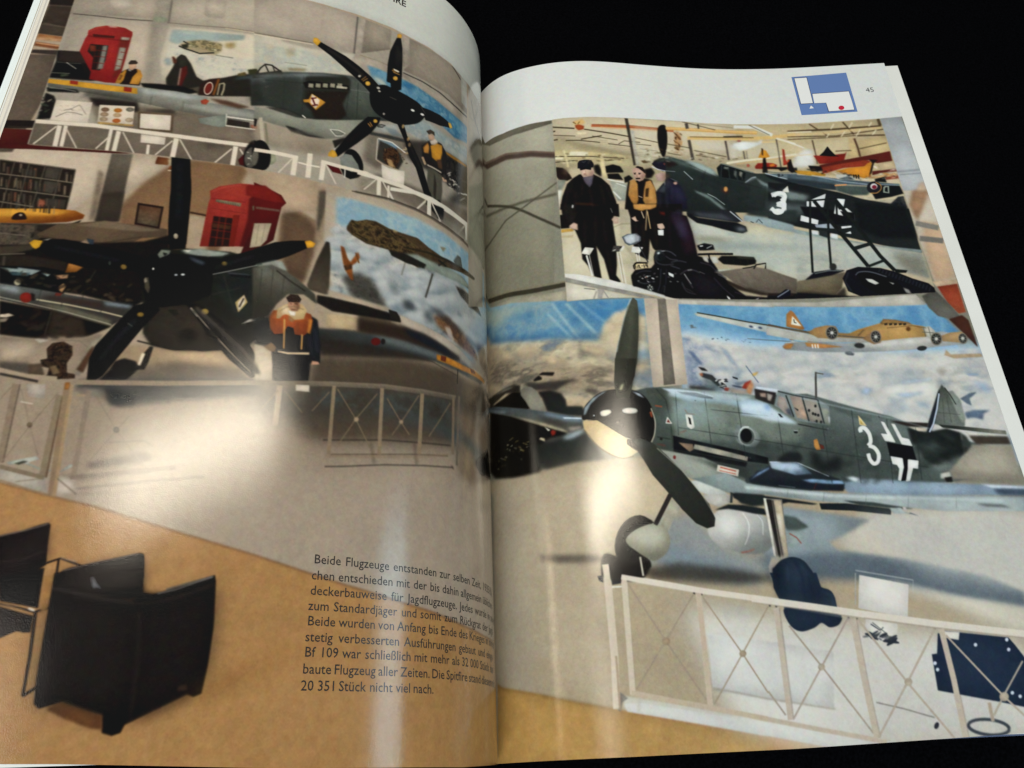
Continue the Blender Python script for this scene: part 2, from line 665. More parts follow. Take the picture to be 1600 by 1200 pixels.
# ---- large photograph: hangar wall, floor, carpet
tile(0, 0, 1)
P('b3a491', '-20,-20 800,-20 800,1230 -20,1230', b=0)                                    # wall
P(W('94836f'), '-20,540 200,560 500,600 790,590 790,1230 -20,1230', b=6)                     # hangar floor
P(W('9e8e7c'), '-20,740 300,745 640,720 790,800 790,1230 -20,1230', b=25)
# carpet
P(W('a2784c'), '-20,748 75,774 150,792 300,838 400,868 520,908 600,932 680,958 740,985 800,1020 800,1230 -20,1230', b=1.2, g=(W('a67c4a'), 0, 800, 700, 1150), nz=5, ns=12)
L('8a5a34', 3, '-20,748 75,774 150,792 300,838 400,868 520,908 600,932 680,958 740,985 800,1020', b=1.2, a=.6)
# light wall and shadow patches
P('c2b6a6', '-10,230 180,238 175,260 150,300 120,325 110,350 -10,340', b=1)
P('beb1a0', '208,240 270,250 262,262 225,285 200,298 175,310 195,262', b=2)
P(W('6e5238'), '262,262 300,250 380,258 388,268 375,290 340,400 200,420 180,400 190,320 225,286', b=3, a=.92)
P('b5a48d', '295,335 330,340 322,400 290,392', b=2)
P('b9a58e', '385,262 500,285 496,330 440,330 400,290', b=2)
P('a58c72', '440,335 470,330 495,345 490,400 470,450 430,420', b=2)
# column, dark corner
P('7b7266', '175,240 208,241 196,295 186,346 150,347 160,300', b=1.2, g=('4a4036', 190, 250, 170, 340))
P('4b4239', '160,302 194,300 185,346 148,346', b=2)
P('8d7f6e', '155,265 163,272 150,340 140,345', b=2)
# bookshelf
P('2d2620', '0,249 60,258 119,266 113,295 104,328 -2,326', b=.6)
tile(0, 220, 8)
for s in ('0,235 950,360', '0,410 520,470 910,525', '0,590 470,650 870,700', '0,760 420,825'):
    L('7d7466', 14, s, b=.5)
for s in ('190,260 20,840', '575,310 400,840', '370,290 220,830', '780,340 660,760'):
    L('6f6659', 16, s, b=.6)
L('8c8273', 12, '950,360 840,850', b=.6)
P('5c564c', '590,330 770,350 720,480 550,460', b=.8)
P('5f594e', '560,500 730,520 660,660 520,630', b=.8)
P('4d473f', '600,720 830,740 810,850 590,840', b=.8)
for k, (x, y) in enumerate([(60, 330), (270, 340), (400, 380), (450, 400), (840, 450), (30, 510), (210, 520), (260, 540), (390, 540), (460, 560), (750, 580), (820, 620), (150, 690), (200, 700), (310, 720), (390, 740), (500, 780), (575, 780)]):
    P(['7a6a58', '9a8a76', '5b4a3c', 'a06a50', '6a655c'][k % 5], [[x - 18, y - 60], [x + 16, y - 56], [x + 6, y + 60], [x - 26, y + 56]], b=.6, a=.8)
E('b0684c', 520, 780, 55, 50, b=1)
tile(0, 0, 1)
P('4a433b', '0,348 100,350 110,385 60,420 -5,410', b=1.5)
N(['2c2722', '5d554a', '77695a', '403a34'], '0,350 55,352 52,395 0,392', scale=9, seed=3, b=1)
L('7d7466', 2, '0,364 40,368', b=.5)
L('6b6358', 2, '20,350 10,390', b=.5)
# yellow wing float
P('d99a34', '-5,326 40,326 85,326 118,329 133,336 130,342 105,347 60,349 -5,348', b=.7, s=0, g=('a3541f', 40, 330, 42, 351))
P('e9ad45', '-5,327 60,327 110,331 90,336 -5,338', b=2, a=.8)
P('2b1a14', '20,343 22,336 30,332 38,333 42,340 40,343', b=.5, s=1)
E('b9a692', 33, 336, 3, 2, b=.6)
P('332d27', '60,352 110,350 128,344 120,352 95,358 70,364 58,360', b=1)
# covered car top / tarpaulin
P('7f6a54', '58,366 90,350 150,346 165,345 200,350 262,358 262,370 222,372 200,382 150,383 100,378 62,371', b=.9, g=('6d5b49', 100, 350, 200, 380))
P('94866f', '120,352 165,345 255,360 220,362 150,355', b=1.2, a=.6)
L('5a4a3c', 1.6, '62,368 100,376 160,380 222,370', b=.8)
# framed picture
tile(200, 230, 8)
P('2c1d18', '130,695 450,745 395,1020 85,965', b=.5)
P('7b573f', '150,725 420,765 375,995 115,945', b=.8, g=('6f6250', 250, 760, 180, 960), nz=14, ns=5)
L('4b3326', 20, '780,815 985,855', b=.7)
# brown hanging thing above the propeller
P('7a3f25', '375,120 500,135 545,165 500,225 345,210 350,180', b=.9, g=('a86a3e', 380, 130, 520, 210))
P('c4b091', '500,150 640,160 740,170 690,215 520,235', b=1.2)
P('8a6b4d', '560,190 720,160 700,220 560,235', b=1.2)
P('b0693b', '530,235 690,215 765,225 760,290 610,290 500,280', b=.9)
L('efe3cf', 10, '500,290 570,293', b=.7)
# ---- phone box (large photograph)
P(W('802a22'), '1030,545 1150,490 1400,455 1540,465 1700,500 1760,560 1700,680 1600,940 1500,1240 900,1240 1010,700 1035,640', b=.8, g=(W('74211b'), 1100, 500, 1300, 1200))
P(W('923226'), '1060,545 1200,490 1450,460 1560,500 1500,640 1250,560', b=3, a=.5)
P('6e1c1a', '1520,650 1620,560 1760,560 1700,700 1570,960 1470,1240 1400,1240 1500,900', b=1)
P('8a8168', '1110,650 1420,700 1410,745 1095,680', b=.6)
P('8a8168', '1560,735 1620,720 1620,790 1560,790', b=.8)
P('2d1a16', '1075,860 1315,890 1265,1240 1010,1240', b=.7)
P('5b3524', '1060,945 1290,985 1280,1030 1045,1000', b=1)
P('9c2a20', '1320,850 1400,850 1330,1240 1270,1240', b=.8)
tile(400, 300, 4)
P('7d1d1c', '-10,-60 60,-30 160,20 190,70 160,95 110,300 60,330 -100,400 -10,190', b=.7, g=('50120f', 0, 0, 120, 300))
P('a62a24', '-60,-40 60,-40 150,30 185,70 100,60 -60,20', b=1)
P('b8ad97', '-10,195 100,195 70,300 30,340 -40,350', b=.8)
P('8f8a78', '0,90 150,110 150,125 0,105', b=.8, a=.6)
# shadow of the phone box on the wall, dark fin
P('6f5540', '170,125 250,125 330,170 380,240 375,320 300,560 190,520 150,330', b=3, a=.75)
P('9f8b74', '400,-20 440,-20 415,300 370,330 385,150', b=2)
P('6a6156', '398,-5 445,-5 430,110 390,250 382,230', b=1.5)
# ---- mural on the wall (left page)
P('b2a797', '440,-30 620,-10 800,60 1000,130 1180,220 1330,330 1440,470 1460,1200 1380,1100 1240,960 1080,860 900,770 800,740 420,620', b=1)
N([W('8ba0a6'), W('7898a6'), W('93a8ab'), W('6a90a6')], '505,30 600,45 800,105 1000,165 1180,260 1330,385 1425,520 1432,800 1300,600 1000,420 700,330 560,240 500,200', scale=26, seed=4, b=2)
N(['74848a', 'a9adab', 'c6c6c2', 'b9bbb9', '9aa6ab'], '500,190 600,260 700,330 860,370 1050,470 1250,560 1370,680 1432,800 1440,1010 1430,1080 1330,990 1240,950 1090,860 980,800 850,745 480,615 455,440', scale=20, seed=8, b=1.5, gain=2.0)
clouds('500,215 600,280 700,345 860,390 1050,490 1250,580 1370,700 1432,820 1440,1010 1430,1080 1330,990 1240,950 1090,860 980,800 850,745 480,615 455,440', 230, 1000, 470, 1430, W('b6b8b4'), W('a0a5a4'), W('66757c'), 60, 100, 130, 9, b=2.2)
N(['39362f', '5a5850', '46423a'], '540,530 620,500 720,540 800,680 820,740 600,660', scale=10, seed=3, b=4, a=.9)
P('6e7d85', '830,560 890,580 880,640 840,610', b=4, a=.8)
P('3c4650', '920,670 980,690 1000,740 930,730', b=4, a=.9)
P('55636c', '1050,760 1090,740 1120,820 1060,800', b=4, a=.8)
N(['8a5b40', '9c7450', '6f4a38', '7c7060'], '1110,770 1200,780 1290,880 1370,990 1390,1060 1330,1010 1230,920 1130,830', scale=12, seed=6, b=2.5)
P('d2d2d0', '1180,840 1215,850 1240,930 1200,900', b=2, a=.7)
P('3d4148', '1085,730 1150,735 1300,880 1380,960 1400,1010 1290,890 1150,780', b=3, a=.6)
P('5b3c2c', '1380,950 1430,980 1440,1130 1400,1080', b=3, a=.8)
# bomber
P('5d4a30', '572,215 600,175 640,190 690,175 750,185 830,230 900,255 1010,290 1080,350 1170,415 1280,475 1350,530 1360,550 1280,500 1190,470 1150,460 1010,470 930,420 850,385 830,360 760,340 690,320 600,265 570,235', b=.9, s=0, nz=16, ns=8)
N(['5b472d', '8a7248', '6d5634', '3d3022'], '590,190 690,178 830,235 960,300 1050,370 900,390 830,355 700,315 600,260', scale=9, seed=5, b=1.2)
P('a8895a', '690,250 760,270 850,300 880,340 800,330 720,300', b=2, a=.6)
P('a5a99c', '590,235 690,285 760,318 720,330 640,285 585,255', b=1, a=.8)
P('83998f', '920,380 1010,385 1200,475 1290,530 1350,620 1260,560 1130,500 1020,460', b=1.3)
P('30312c', '840,365 930,385 1060,455 1050,475 940,440 850,395', b=1)
L('3a3426', 12, '920,345 1080,380 1200,430 1300,490 1365,545', b=.8)
L('2f2d28', 10, '1060,450 1180,500 1290,560 1360,635', b=.8)
P('5f6b68', '1235,430 1260,395 1280,410 1290,475 1250,460', b=.9)
P('3a352b', '1125,420 1150,425 1195,465 1170,470', b=.8)
P('3c3a38', '1250,590 1300,615 1370,690 1410,780 1340,720 1280,650', b=1.2, nz=14)
P('8b7a55', '1150,340 1190,350 1170,375', b=1, a=.7)
# small orange fighter
P('a9602a', '530,335 550,345 570,410 590,440 620,400 640,375 650,410 630,440 600,460 610,555 595,550 560,490 545,440', b=.9)
P('3a2a20', '550,460 600,450 600,480 560,490', b=1, a=.8)
L('8a5a30', 9, '625,380 645,445', b=.8)
L('4b4a40', 10, '1105,510 1085,580 1060,660', b=.9)
L('77766a', 6, '935,435 910,520', b=.9)
# tail fin of the spitfire in front of the mural
P('3b342c', '440,310 460,315 468,400 455,640 430,640 330,610 320,580 380,430', b=1.2, g=('6a5f50', 440, 320, 360, 600))
# dark nose strip & wing below
P('c2b4a0', '450,610 820,720 850,740 450,850', b=1.5)
P('7a6a55', '440,840 640,870 640,750 820,790 900,860 940,920 600,900', b=3)
P('c9b492', '445,760 635,780 640,860 440,850', b=2)
P('211d1a', '385,645 470,660 660,705 830,755 905,800 905,815 700,780 480,745 380,690', b=1.2)
P('2a2622', '830,735 880,750 905,790 910,815 840,790', b=.9)
P('c5bbac', '900,770 1020,820 1170,900 1280,990 1370,1090 1420,1150 1330,1090 1180,1000 1040,910 910,830', b=1, g=('a8a49c', 950, 800, 1400, 1130))
P('3d2f27', '640,790 920,840 1100,920 1280,1040 1230,1070 900,930 640,870', b=3)
P('1f242f', '920,850 1050,890 1180,970 1330,1100 1400,1180 1280,1060 1130,990 960,900', b=2)
# wing
P('5a6467', '380,850 600,870 800,905 950,940 1130,1000 1300,1080 1430,1185 1400,1200 1240,1110 1120,1060 880,1010 640,1000 400,990', b=1.5, g=('2c2a28', 700, 880, 680, 1010))
P('7e8c92', '720,890 900,925 1120,1000 1260,1070 1200,1070 1000,1000 800,940', b=3, a=.7)
P('39332d', '400,930 700,960 1000,1020 1130,1060 900,1040 400,1020', b=3)
P('d58d2e', '1130,1015 1190,1030 1290,1080 1380,1130 1430,1185 1425,1200 1340,1140 1230,1090 1130,1050', b=.7)
P('8c3c20', '1158,1022 1190,1032 1186,1062 1155,1052', b=.6)
P('8c3c20', '1340,1105 1365,1118 1372,1140 1345,1128', b=.6)
E('7f2320', 750, 935, 30, 24, b=.8)
E('2a2524', 795, 935, 14, 18, b=.8)
P('5e5143', '400,1020 900,1040 1200,1110 1420,1230 1440,1400 330,1400 340,1090', b=5, a=.8)
P('6a5b4a', '420,1080 1000,1060 1260,1130 1260,1210 400,1190', b=6, a=.6)
L('2e2620', 5, '1262,1110 1258,1200', b=.6, a=.8)
L('473c30', 4, '900,1010 1100,1060 1260,1150', b=.8, a=.7)

# ---- cars, dark engine clutter behind the big propeller (tile 0,300)
tile(0, 300, 4)
P('1b1816', '0,330 200,330 260,285 600,320 900,310 1060,270 1060,600 830,720 500,640 0,570', b=1.5)
P('8d7d66', '-5,340 200,330 310,300 200,360 60,390 -5,390', b=1.2, a=.5)
P('332b25', '0,390 200,400 420,440 400,520 0,470', b=1.5)
L('81776a', 7, '0,390 160,385', b=.6)
L('5c5148', 18, '30,400 20,480', b=.8)
P('141518', '0,460 280,470 420,500 400,640 0,570', b=1)
for s in ('0,470 120,480 180,505 60,500', '110,470 260,490 200,520 120,505', '260,505 320,515 300,530'):
    P('9cb0b2', s, b=.8, a=.9)
P('5d7f8c', '60,500 190,505 180,525 80,520', b=1, a=.8)
E('b9b39a', 112, 565, 22, 20, b=.8)
P('c08543', '430,445 530,465 480,500 410,505', b=.7, g=('9a5c28', 450, 450, 430, 500))
P('b58d6b', '350,520 430,515 425,540 360,545', b=.7)
P('c39a6a', '370,590 400,570 415,590 390,630 372,615', b=.7)
P('9a8270', '480,325 540,295 580,310 570,345 520,335', b=.7)
P('3c4a5a', '545,290 590,300 585,345 560,330', b=.8)
P('ab8f78', '520,310 560,318 550,335 510,330', b=.6)
# wing left
P('6b6f70', '-5,575 200,600 420,640 640,680 830,710 820,730 770,790 700,835 400,755 0,670', b=.9, g=('4a4744', 300, 620, 280, 720))
P('9fb0b8', '-5,575 120,590 130,640 -5,610', b=3, a=.8)
P('8fa3b5', '640,680 830,705 815,730 660,710', b=2.5, a=.8)
P('4a3630', '330,650 640,690 660,730 250,660', b=3)
L('d8cfae', 8, '230,672 430,705 650,750 770,780', b=.7)
P('8c8a74', '220,690 400,710 700,800 690,830 400,755', b=2, a=.7)
L('e0dcc8', 5, '-5,655 200,700 420,752 700,830', b=.6, a=.8)
E('b03226', 165, 660, 38, 32, b=.6)
P('2a2220', '195,630 220,640 220,680 200,680', b=.8)
P('8a3a30', '350,630 395,632 380,650 345,648', b=.8)
P('171310', '0,680 330,740 700,840 560,900 400,930 200,915 0,890', b=1.3)
P('c9bfab', '0,765 60,758 95,772 40,785 0,782', b=.7)
P('8b8172', '0,790 60,785 40,812 0,815', b=.9)
P('43372e', '330,740 520,800 540,900 420,930 300,900', b=2)
L('565049', 7, '325,745 275,915', b=.7, a=.9)
# floor beneath, display case with bust
P('a39382', '-5,895 120,910 230,915 300,900 540,905 640,880 620,980 480,1130 440,1180 0,1110', b=2)
P('b8a997', '-5,930 220,930 250,1020 -5,1060', b=4)
P('55504c', '-5,1060 180,1070 260,1120 200,1140 -5,1110', b=3, a=.7)
P('b9b2a8', '215,920 290,910 310,930 250,945', b=.8)
L('8f8272', 6, '320,925 500,930 570,985', b=.7)
P('6d5a4a', '180,1080 260,1070 280,1150 180,1140', b=1.5)
N(['2d2019', '57402f', '1d1614', '6d5440'], '330,945 400,935 455,965 455,1020 420,1070 420,1130 470,1140 470,1165 330,1170 270,1165 300,1140 310,1100 265,1090 255,1050 300,1040 295,980', scale=6, seed=5, b=1)
P('9c8263', '310,1090 350,1080 380,1130 330,1145', b=1, a=.8)
P('a09788', '560,950 640,890 600,1010 500,1150 470,1140', b=1.5)
P('6b4a35', '480,1110 560,990 590,960 580,1010 520,1130', b=1.2)
# ---- floor zone behind propeller (beige lit)
P('b09b80', '800,950 900,960 1400,975 1600,960 1600,1140 1560,1160 900,1130 600,1180 540,1180 700,1050', b=3)
P('c1ab8d', '1000,990 1380,985 1460,1090 1200,1070 960,1060', b=4)
P('7a7066', '860,1100 1100,1060 1500,1110 1560,1200 560,1200 700,1110', b=5, a=.8)
# ---- spitfire fuselage (front view)
P('22251f', '960,400 1040,350 1110,360 1150,355 1440,375 1600,420 1640,520 1640,870 1560,960 1400,985 1280,990 1100,985 950,960 900,880 890,560', b=1.5, g=('23231f', 1250, 500, 1200, 950))
P('2f3832', '1400,500 1500,480 1640,470 1640,800 1480,780 1350,600', b=4)
P('3a332c', '960,700 1180,710 1400,870 1400,980 1280,990 1110,985 950,950 900,880', b=3)
P('443c33', '1010,720 1160,730 1300,850 1200,930 1000,880', b=5, a=.8)
P('24231f', '1050,735 1100,735 1125,765 1090,775', b=.8)
L('221d19', 7, '860,930 1000,965 1090,985 1200,980 1270,990 1400,980', b=1, s=1)
E('564a3d', 1280, 870, 150, 70, 20, b=4, a=.4)
# spinner / hub black
P('08090a', '880,430 960,400 1000,360 1080,390 1300,400 1420,430 1330,520 1320,640 1180,700 1010,720 920,690 880,560', b=1.2)
P('161a1d', '1330,520 1600,500 1600,700 1400,650', b=6, a=.6)
P('9aa6a0', '1130,365 1250,355 1400,375 1445,383 1390,402 1300,405 1230,398 1160,385', b=1.2)
P('c9cdc6', '1140,362 1200,362 1180,378', b=.9)
P('6b7a90', '1180,400 1290,440 1270,460 1200,430', b=2, a=.8)
P('8b968c', '985,390 1010,360 1070,365 1060,390 1000,415', b=1, a=.9)
P('1c1f20', '1020,378 1050,385 1030,400', b=.6)
E('ffffff', 960, 480, 6, 8, b=.5)
E('aab2c0', 1102, 518, 12, 7, b=.6)
E('cfd4e0', 1145, 516, 14, 7, b=.6)
P('5b5749', '905,540 930,530 940,600 930,640 905,600', b=.9)
P('8d8a78', '900,545 915,530 925,560 905,570', b=.7)
# diamond emblem on cowling
P('c9b27a', '1528,640 1550,690 1490,755 1470,690', b=.6)
P('e0d8c8', '1528,645 1535,690 1492,745 1490,690', b=.6)
L('473a30', 9, '1525,665 1497,720', b=.5)
P('c8c8c0', '1500,830 1560,795 1620,785 1620,805 1560,812', b=1)
# propeller blades
P('0c0d10', '1075,-240 1190,-240 1197,0 1180,180 1160,355 1060,360 1055,200 1070,0', b=.7)
tile(200, 230, 8)
P('0b0c0f', '620,290 755,290 790,420 785,620 760,900 730,1210 505,1210 515,900 530,620 570,420', b=.6)
E('a89a72', 605, 1115, 26, 32, b=.6)
tile(0, 300, 4)
P('0a0a0c', '240,355 290,300 400,295 640,340 880,400 920,470 880,500 700,480 520,470 400,430 300,395', b=.8)
P('d8a52f', '185,318 215,298 270,305 250,345 225,357 205,345', b=.6)
P('9c9a94', '265,300 330,288 300,303', b=.6)
E('9a7f3f', 775, 468, 20, 16, 10, b=.6)
E('46564e', 688, 445, 8, 14, b=.7)
L('3f3c36', 6, '560,555 600,490', b=.6)
E('a8a090', 1100, 275, 14, 17, b=.6)
P('0b0b0d', '1260,500 1400,410 1520,380 1620,350 1640,455 1500,480 1320,520 1200,525', b=.8)
E('9a7b3a', 1405, 447, 17, 13, b=.6)
L('b7c0bd', 5, '1330,515 1480,485 1610,458', b=.5)
P('0b0b0d', '980,680 840,710 740,810 600,960 560,1040 545,1180 560,1200 640,1150 800,960 900,840 1000,740', b=.9)
E('9a7b3a', 880, 766, 22, 15, b=.6)
L('8b8a80', 6, '800,820 830,840', b=.5)
P('141210', '1150,680 1250,705 1400,815 1540,920 1605,1030 1612,1150 1570,1160 1430,1040 1310,900 1200,750', b=.9)
E('a8904a', 1283, 748, 24, 19, b=.6)
L('8d7f70', 22, '1225,720 1300,790 1420,900 1520,990 1600,1090', b=2.2, a=.75, w2=34)
L('d8cdb8', 7, '1195,722 1240,775 1330,880 1450,1010 1570,1130', b=.7)
L('e6e0d4', 5, '1190,725 1235,780', b=.5)
# landing gear, wheel left
P('2e2a28', '940,965 960,970 930,1060 905,1110 850,1110 900,1010', b=1)
P('e0d3bd', '890,1005 912,1010 880,1085 858,1085', b=.7)
P('1e1c1d', '690,1110 720,1060 780,1040 850,1060 870,1100 820,1150 760,1200 600,1200', b=1.5)
tile(400, 300, 4)
P('0b0b0d', '-10,355 120,315 220,305 310,305 325,350 220,395 120,430 0,455', b=.8)
P('d9a030', '305,308 340,303 375,322 360,345 320,352', b=.6)
P('8c9b9a', '0,450 110,425 170,440 195,490 160,510 90,470 0,465', b=1.5, a=.7)
P('a9b4b4', '110,425 160,430 195,495 150,480', b=2, a=.7)
# rest of the fuselage, right of tile seam
P('6e7066', '-20,470 100,455 200,500 290,570 370,640 380,700 300,640 200,640 130,700 80,770 -20,800', b=1.5, g=('4a463c', 100, 470, 60, 780))
P('7f8880', '0,480 60,460 100,510 30,540', b=3, a=.5)
L('39332c', 9, '130,490 220,560 310,620', b=1)
P('6c7571', '-10,790 30,780 50,800 0,810', b=1)
P('2c2f33', '-10,790 100,770 110,960 -10,960', b=4)
# pilot figure in the large photograph
P('15171d', '100,900 95,850 130,760 200,760 340,770 380,820 400,950 400,1070 340,1070 330,1180 110,1190 100,1000', b=1)
P('1c2028', '350,780 385,800 405,960 395,1060 345,1060', b=1.2)
P('c8642c', '85,780 110,740 170,735 290,745 345,765 355,800 345,860 300,900 240,890 235,850 200,840 170,885 115,890 90,850', b=.8, g=('b5532a', 120, 750, 320, 880))
P('d98a3c', '330,790 355,800 340,890 320,880', b=1)
P('d3b98a', '135,730 190,700 290,700 320,740 300,795 240,800 205,770 180,760 150,790 128,790', b=.8)
P('e3d3b4', '160,720 200,710 210,760 170,770', b=1.2, a=.8)
P('c79a7c', '205,680 270,685 275,720 260,745 225,750 200,715', b=.7)
P('e8e4da', '200,740 250,750 245,775 215,770', b=.8)
P('3b2a24', '190,660 220,638 265,645 285,670 275,690 205,688', b=.7)
P('7a5340', '240,690 268,692 262,702 242,700', b=.5, a=.8)
L('d2a05c', 12, '180,795 175,980', b=.6)
L('d2a05c', 12, '290,890 285,985', b=.6)
P('15171d', '205,860 235,870 240,900 275,905 270,1000 195,1000', b=1)
P('9a7a5a', '50,965 100,940 130,970 120,1000 60,990', b=.8)
L('d9c3a4', 14, '135,995 200,1008 335,1010', b=.6)
P('c79a80', '350,1055 390,1060 400,1078 345,1080', b=.6)
P('c9bda8', '-10,950 40,960 95,1000 105,1080 90,1200 -10,1200', b=1.2)
P('2c241e', '-10,1060 30,1140 -10,1130', b=2)

# ---- railing and floor, tile (0,600)
tile(0, 600, 4)
P('5d605f', '480,-20 1200,-30 1600,-20 1640,60 1300,90 1100,100 820,130 700,130 660,60 480,30', b=4)
P('3c4045', '660,35 760,40 830,60 840,130 740,135 690,120', b=3)
P('8f8a82', '500,20 640,30 670,90 500,60', b=4)
# floor cable, foot shadow and shadow streaks
P('7e736a', '540,500 740,460 900,430 960,470 780,500 560,525', b=4, a=.9)
P('8d8177', '300,560 600,570 1000,520 1100,520 900,560 500,600', b=3, a=.6)
L('857a70', 14, '480,655 900,610 1280,580', b=2, a=.7)
L('8a7f74', 10, '400,690 700,680 1000,650', b=2.5, a=.5)
L('857a70', 7, '680,365 900,355 960,390', b=1.2, a=.6)
P('b7b2a8', '0,530 280,570 300,680 160,650 0,610', b=2)
P('bdb6ab', '330,580 460,590 480,680 400,690 350,690', b=3)
L('8d8274', 7, '100,610 280,590', b=.8, a=.7)
P('a8b0aa', '40,490 150,465 230,450 250,470 180,490 260,530 380,545 440,500 480,510 380,550 260,540 150,495 60,505', b=.8)
P('4a4a3c', '90,495 150,480 180,485 120,505', b=.8, a=.8)
# rails
L('9c8c79', 40, '100,0 0,490', b=.6)
L('75665a', 10, '128,0 22,490', b=.6, a=.8)
L('9b8b76', 40, '375,70 265,580', b=.6)
L('7b624c', 12, '395,80 290,585', b=.6, a=.9)
L('93836f', 28, '0,515 275,585', b=.6)
L('a18a70', 52, '430,0 325,700', b=.6)
L('bda17c', 22, '455,0 340,700', b=.9, a=.6)
L('ad9a83', 16, '480,70 560,75', b=.7)
L('9f9080', 34, '560,40 460,585', b=.6)
L('96877a', 26, '440,585 600,570 850,545 1100,520', b=1, a=.9)
for s in ('135,30 190,260 240,450', '370,50 190,260 20,480', '590,55 730,290 900,510', '810,200 730,290 545,500', '0,100 90,0'):
    L('9b8d7c', 8, s, b=.5, a=.9)
E('85745f', 188, 256, 17, b=.5)
E('8d8173', 730, 287, 20, b=.5)
L('8e8172', 9, '360,590 480,690', b=.7)
P('b4aca4', '165,0 290,0 280,90 180,80', b=1)
L('cfc9c0', 6, '130,110 210,125', b=.6)
L('a38a6f', 10, '0,600 300,695', b=1.2)
P('a8703a', '410,-10 445,-10 430,35 405,35', b=.7)
tile(0, 0, 1)
L('b0a08c', 8, '-5,577 40,588 90,592', b=.8)
L('4e4843', 4, '0,584 60,596', b=1)
L('a3937f', 8, '110,597 250,599 400,598 520,600 600,604 660,612 712,622', b=.7)
# rail section in front of the spitfire, tile (400,600)
tile(400, 600, 4)
P('56524a', '-120,30 300,20 800,40 1330,110 1400,260 1280,380 700,340 420,330 250,240 0,140', b=14, a=.9)
N(['4a443c', '5b6464', '564c42', '65706f'], '300,40 800,45 1220,100 1230,220 800,200 400,130', scale=40, seed=4, b=6, a=.8)
P('6d5a49', '330,230 800,240 1240,300 1300,400 900,380 330,365', b=10, a=.8)
P('57676a', '900,190 1150,240 1300,300 1420,420 1440,440 1370,480 1250,380 1100,280 900,230', b=6, a=.9)
P(W('8d7e6c'), '300,365 760,360 1240,390 1260,510 800,515 300,520', b=9, a=.7)
P('967f68', '1240,120 1400,250 1440,300 1440,430 1300,330 1240,240', b=6, a=.7)
P('9c8870', '1270,330 1360,420 1370,480 1400,600 1380,640 1260,560 1250,420', b=5, a=.8)
L('574d42', 9, '420,350 800,350 1040,368 1220,385', b=.9, a=.85)
L('5b4e40', 6, '470,440 700,440 1000,440 1200,450', b=.9, a=.7)
L('6a6158', 9, '430,516 550,515 800,505 1050,510 1230,522', b=.8, a=.9)
L('6a5d50', 14, '720,370 740,500', b=2, a=.6)
L('6a5d50', 14, '990,370 1005,500', b=2, a=.6)
for s in ('490,10 455,440', '790,25 770,440', '1040,60 1020,440'):
    L('9c8a72', 24, s, b=.6)
L('8d7d68', 16, '1235,80 1230,440', b=.6)
L('7f715f', 14, '1270,75 1255,510', b=.6)
L('ab9a85', 34, '150,10 120,260', b=.8)
for s in ('510,30 625,220 715,400', '760,60 625,220 520,370', '1020,70 908,240 850,320', '820,90 908,240 960,320', '1215,120 1140,240 1080,330', '180,40 290,180', '460,50 350,170', '140,40 30,160'):
    L('8c7c66', 8, s, b=.5, a=.9)
E('ac9a80', 628, 222, 16, b=.5)
E('a5947c', 908, 238, 14, b=.5)
P('d8cfc2', '250,5 335,8 335,50 250,42', b=.6)
L('9b8670', 18, '430,450 1000,455 1220,440', b=1, a=.5)
P('5a4d42', '1218,508 1233,515 1240,538 1226,528', b=.9, a=.7)
# pale shape near the gutter
P('171310', '1370,490 1450,420 1470,640 1400,560', b=1.5)
P('a99c86', '1385,560 1420,610 1470,700 1480,820 1400,800', b=2)

# ---- black armchairs, tile (0,900) and above
tile(0, 600, 4)
P('171013', '-5,950 140,920 240,885 305,868 318,880 300,1010 290,1130 200,1180 -5,1240', b=.8)
P('241c1d', '-5,975 200,925 300,880 290,960 -5,1010', b=4, a=.5)
L('7c6d66', 10, '0,952 160,915 310,872', b=1.2, a=.6)
L('221719', 10, '290,1120 380,1090 480,1125 540,1145', b=.6)
L('a48c7c', 16, '380,1088 480,1112', b=1, a=.6)
L('1d1516', 12, '370,1095 355,1200', b=.6)
P('0f0c0f', '360,1215 375,1180 420,1155 520,1132 640,1110 760,1082 860,1060 884,1058 897,1062 903,1075 904,1120 900,1215', b=.9)
L('5a4c48', 9, '390,1170 640,1110 880,1062', b=1.2, a=.7)
tile(0, 900, 4)
P('15100f', '-5,20 150,-30 280,-50 250,130 240,200 0,155', b=.9)
P('2a2220', '-5,190 210,250 190,350 100,345 -5,390', b=1.2)
P('181210', '130,260 200,250 190,350 140,352', b=1)
L('1a1311', 13, '0,170 220,225 320,195', b=.6)
L('b08a5e', 8, '0,165 210,235', b=.6)
E('efe8de', 200, 210, 24, 8, 20, b=.7)
L('221814', 20, '225,230 190,500 145,750', b=.7, w2=16)
L('231a15', 16, '145,750 240,690', b=.8)
P('b98a52', '285,0 335,0 300,210 250,230', b=1.5)
P('0c090a', '345,-20 900,-20 895,105 960,115 1180,50 1345,-5 1350,30 1340,270 1335,330 1300,560 1260,735 1210,755 1170,740 780,930 755,980 700,998 640,980 640,870 540,845 385,790 245,828 215,800 230,650 275,380 310,180', b=1.2)
L('6f716f', 12, '1040,85 1180,45 1330,5', b=1.2, a=.8)
P('8d8fa0', '565,10 590,5 610,50 640,85 600,60 575,70', b=.8, a=.8)
L('5b4438', 6, '750,130 810,155 850,130', b=.9, a=.7)
P('8f5c34', '290,830 390,785 640,870 640,960 560,950 400,890', b=2)
P('8b5a32', '770,940 1180,745 1210,757 900,900', b=4, a=.5)
P('6d4a34', '1120,690 1165,680 1170,710 1110,720', b=1.5, a=.7)
P('9a6a3a', '1260,730 1400,650 1560,560 1420,680 1300,760', b=8, a=.35)

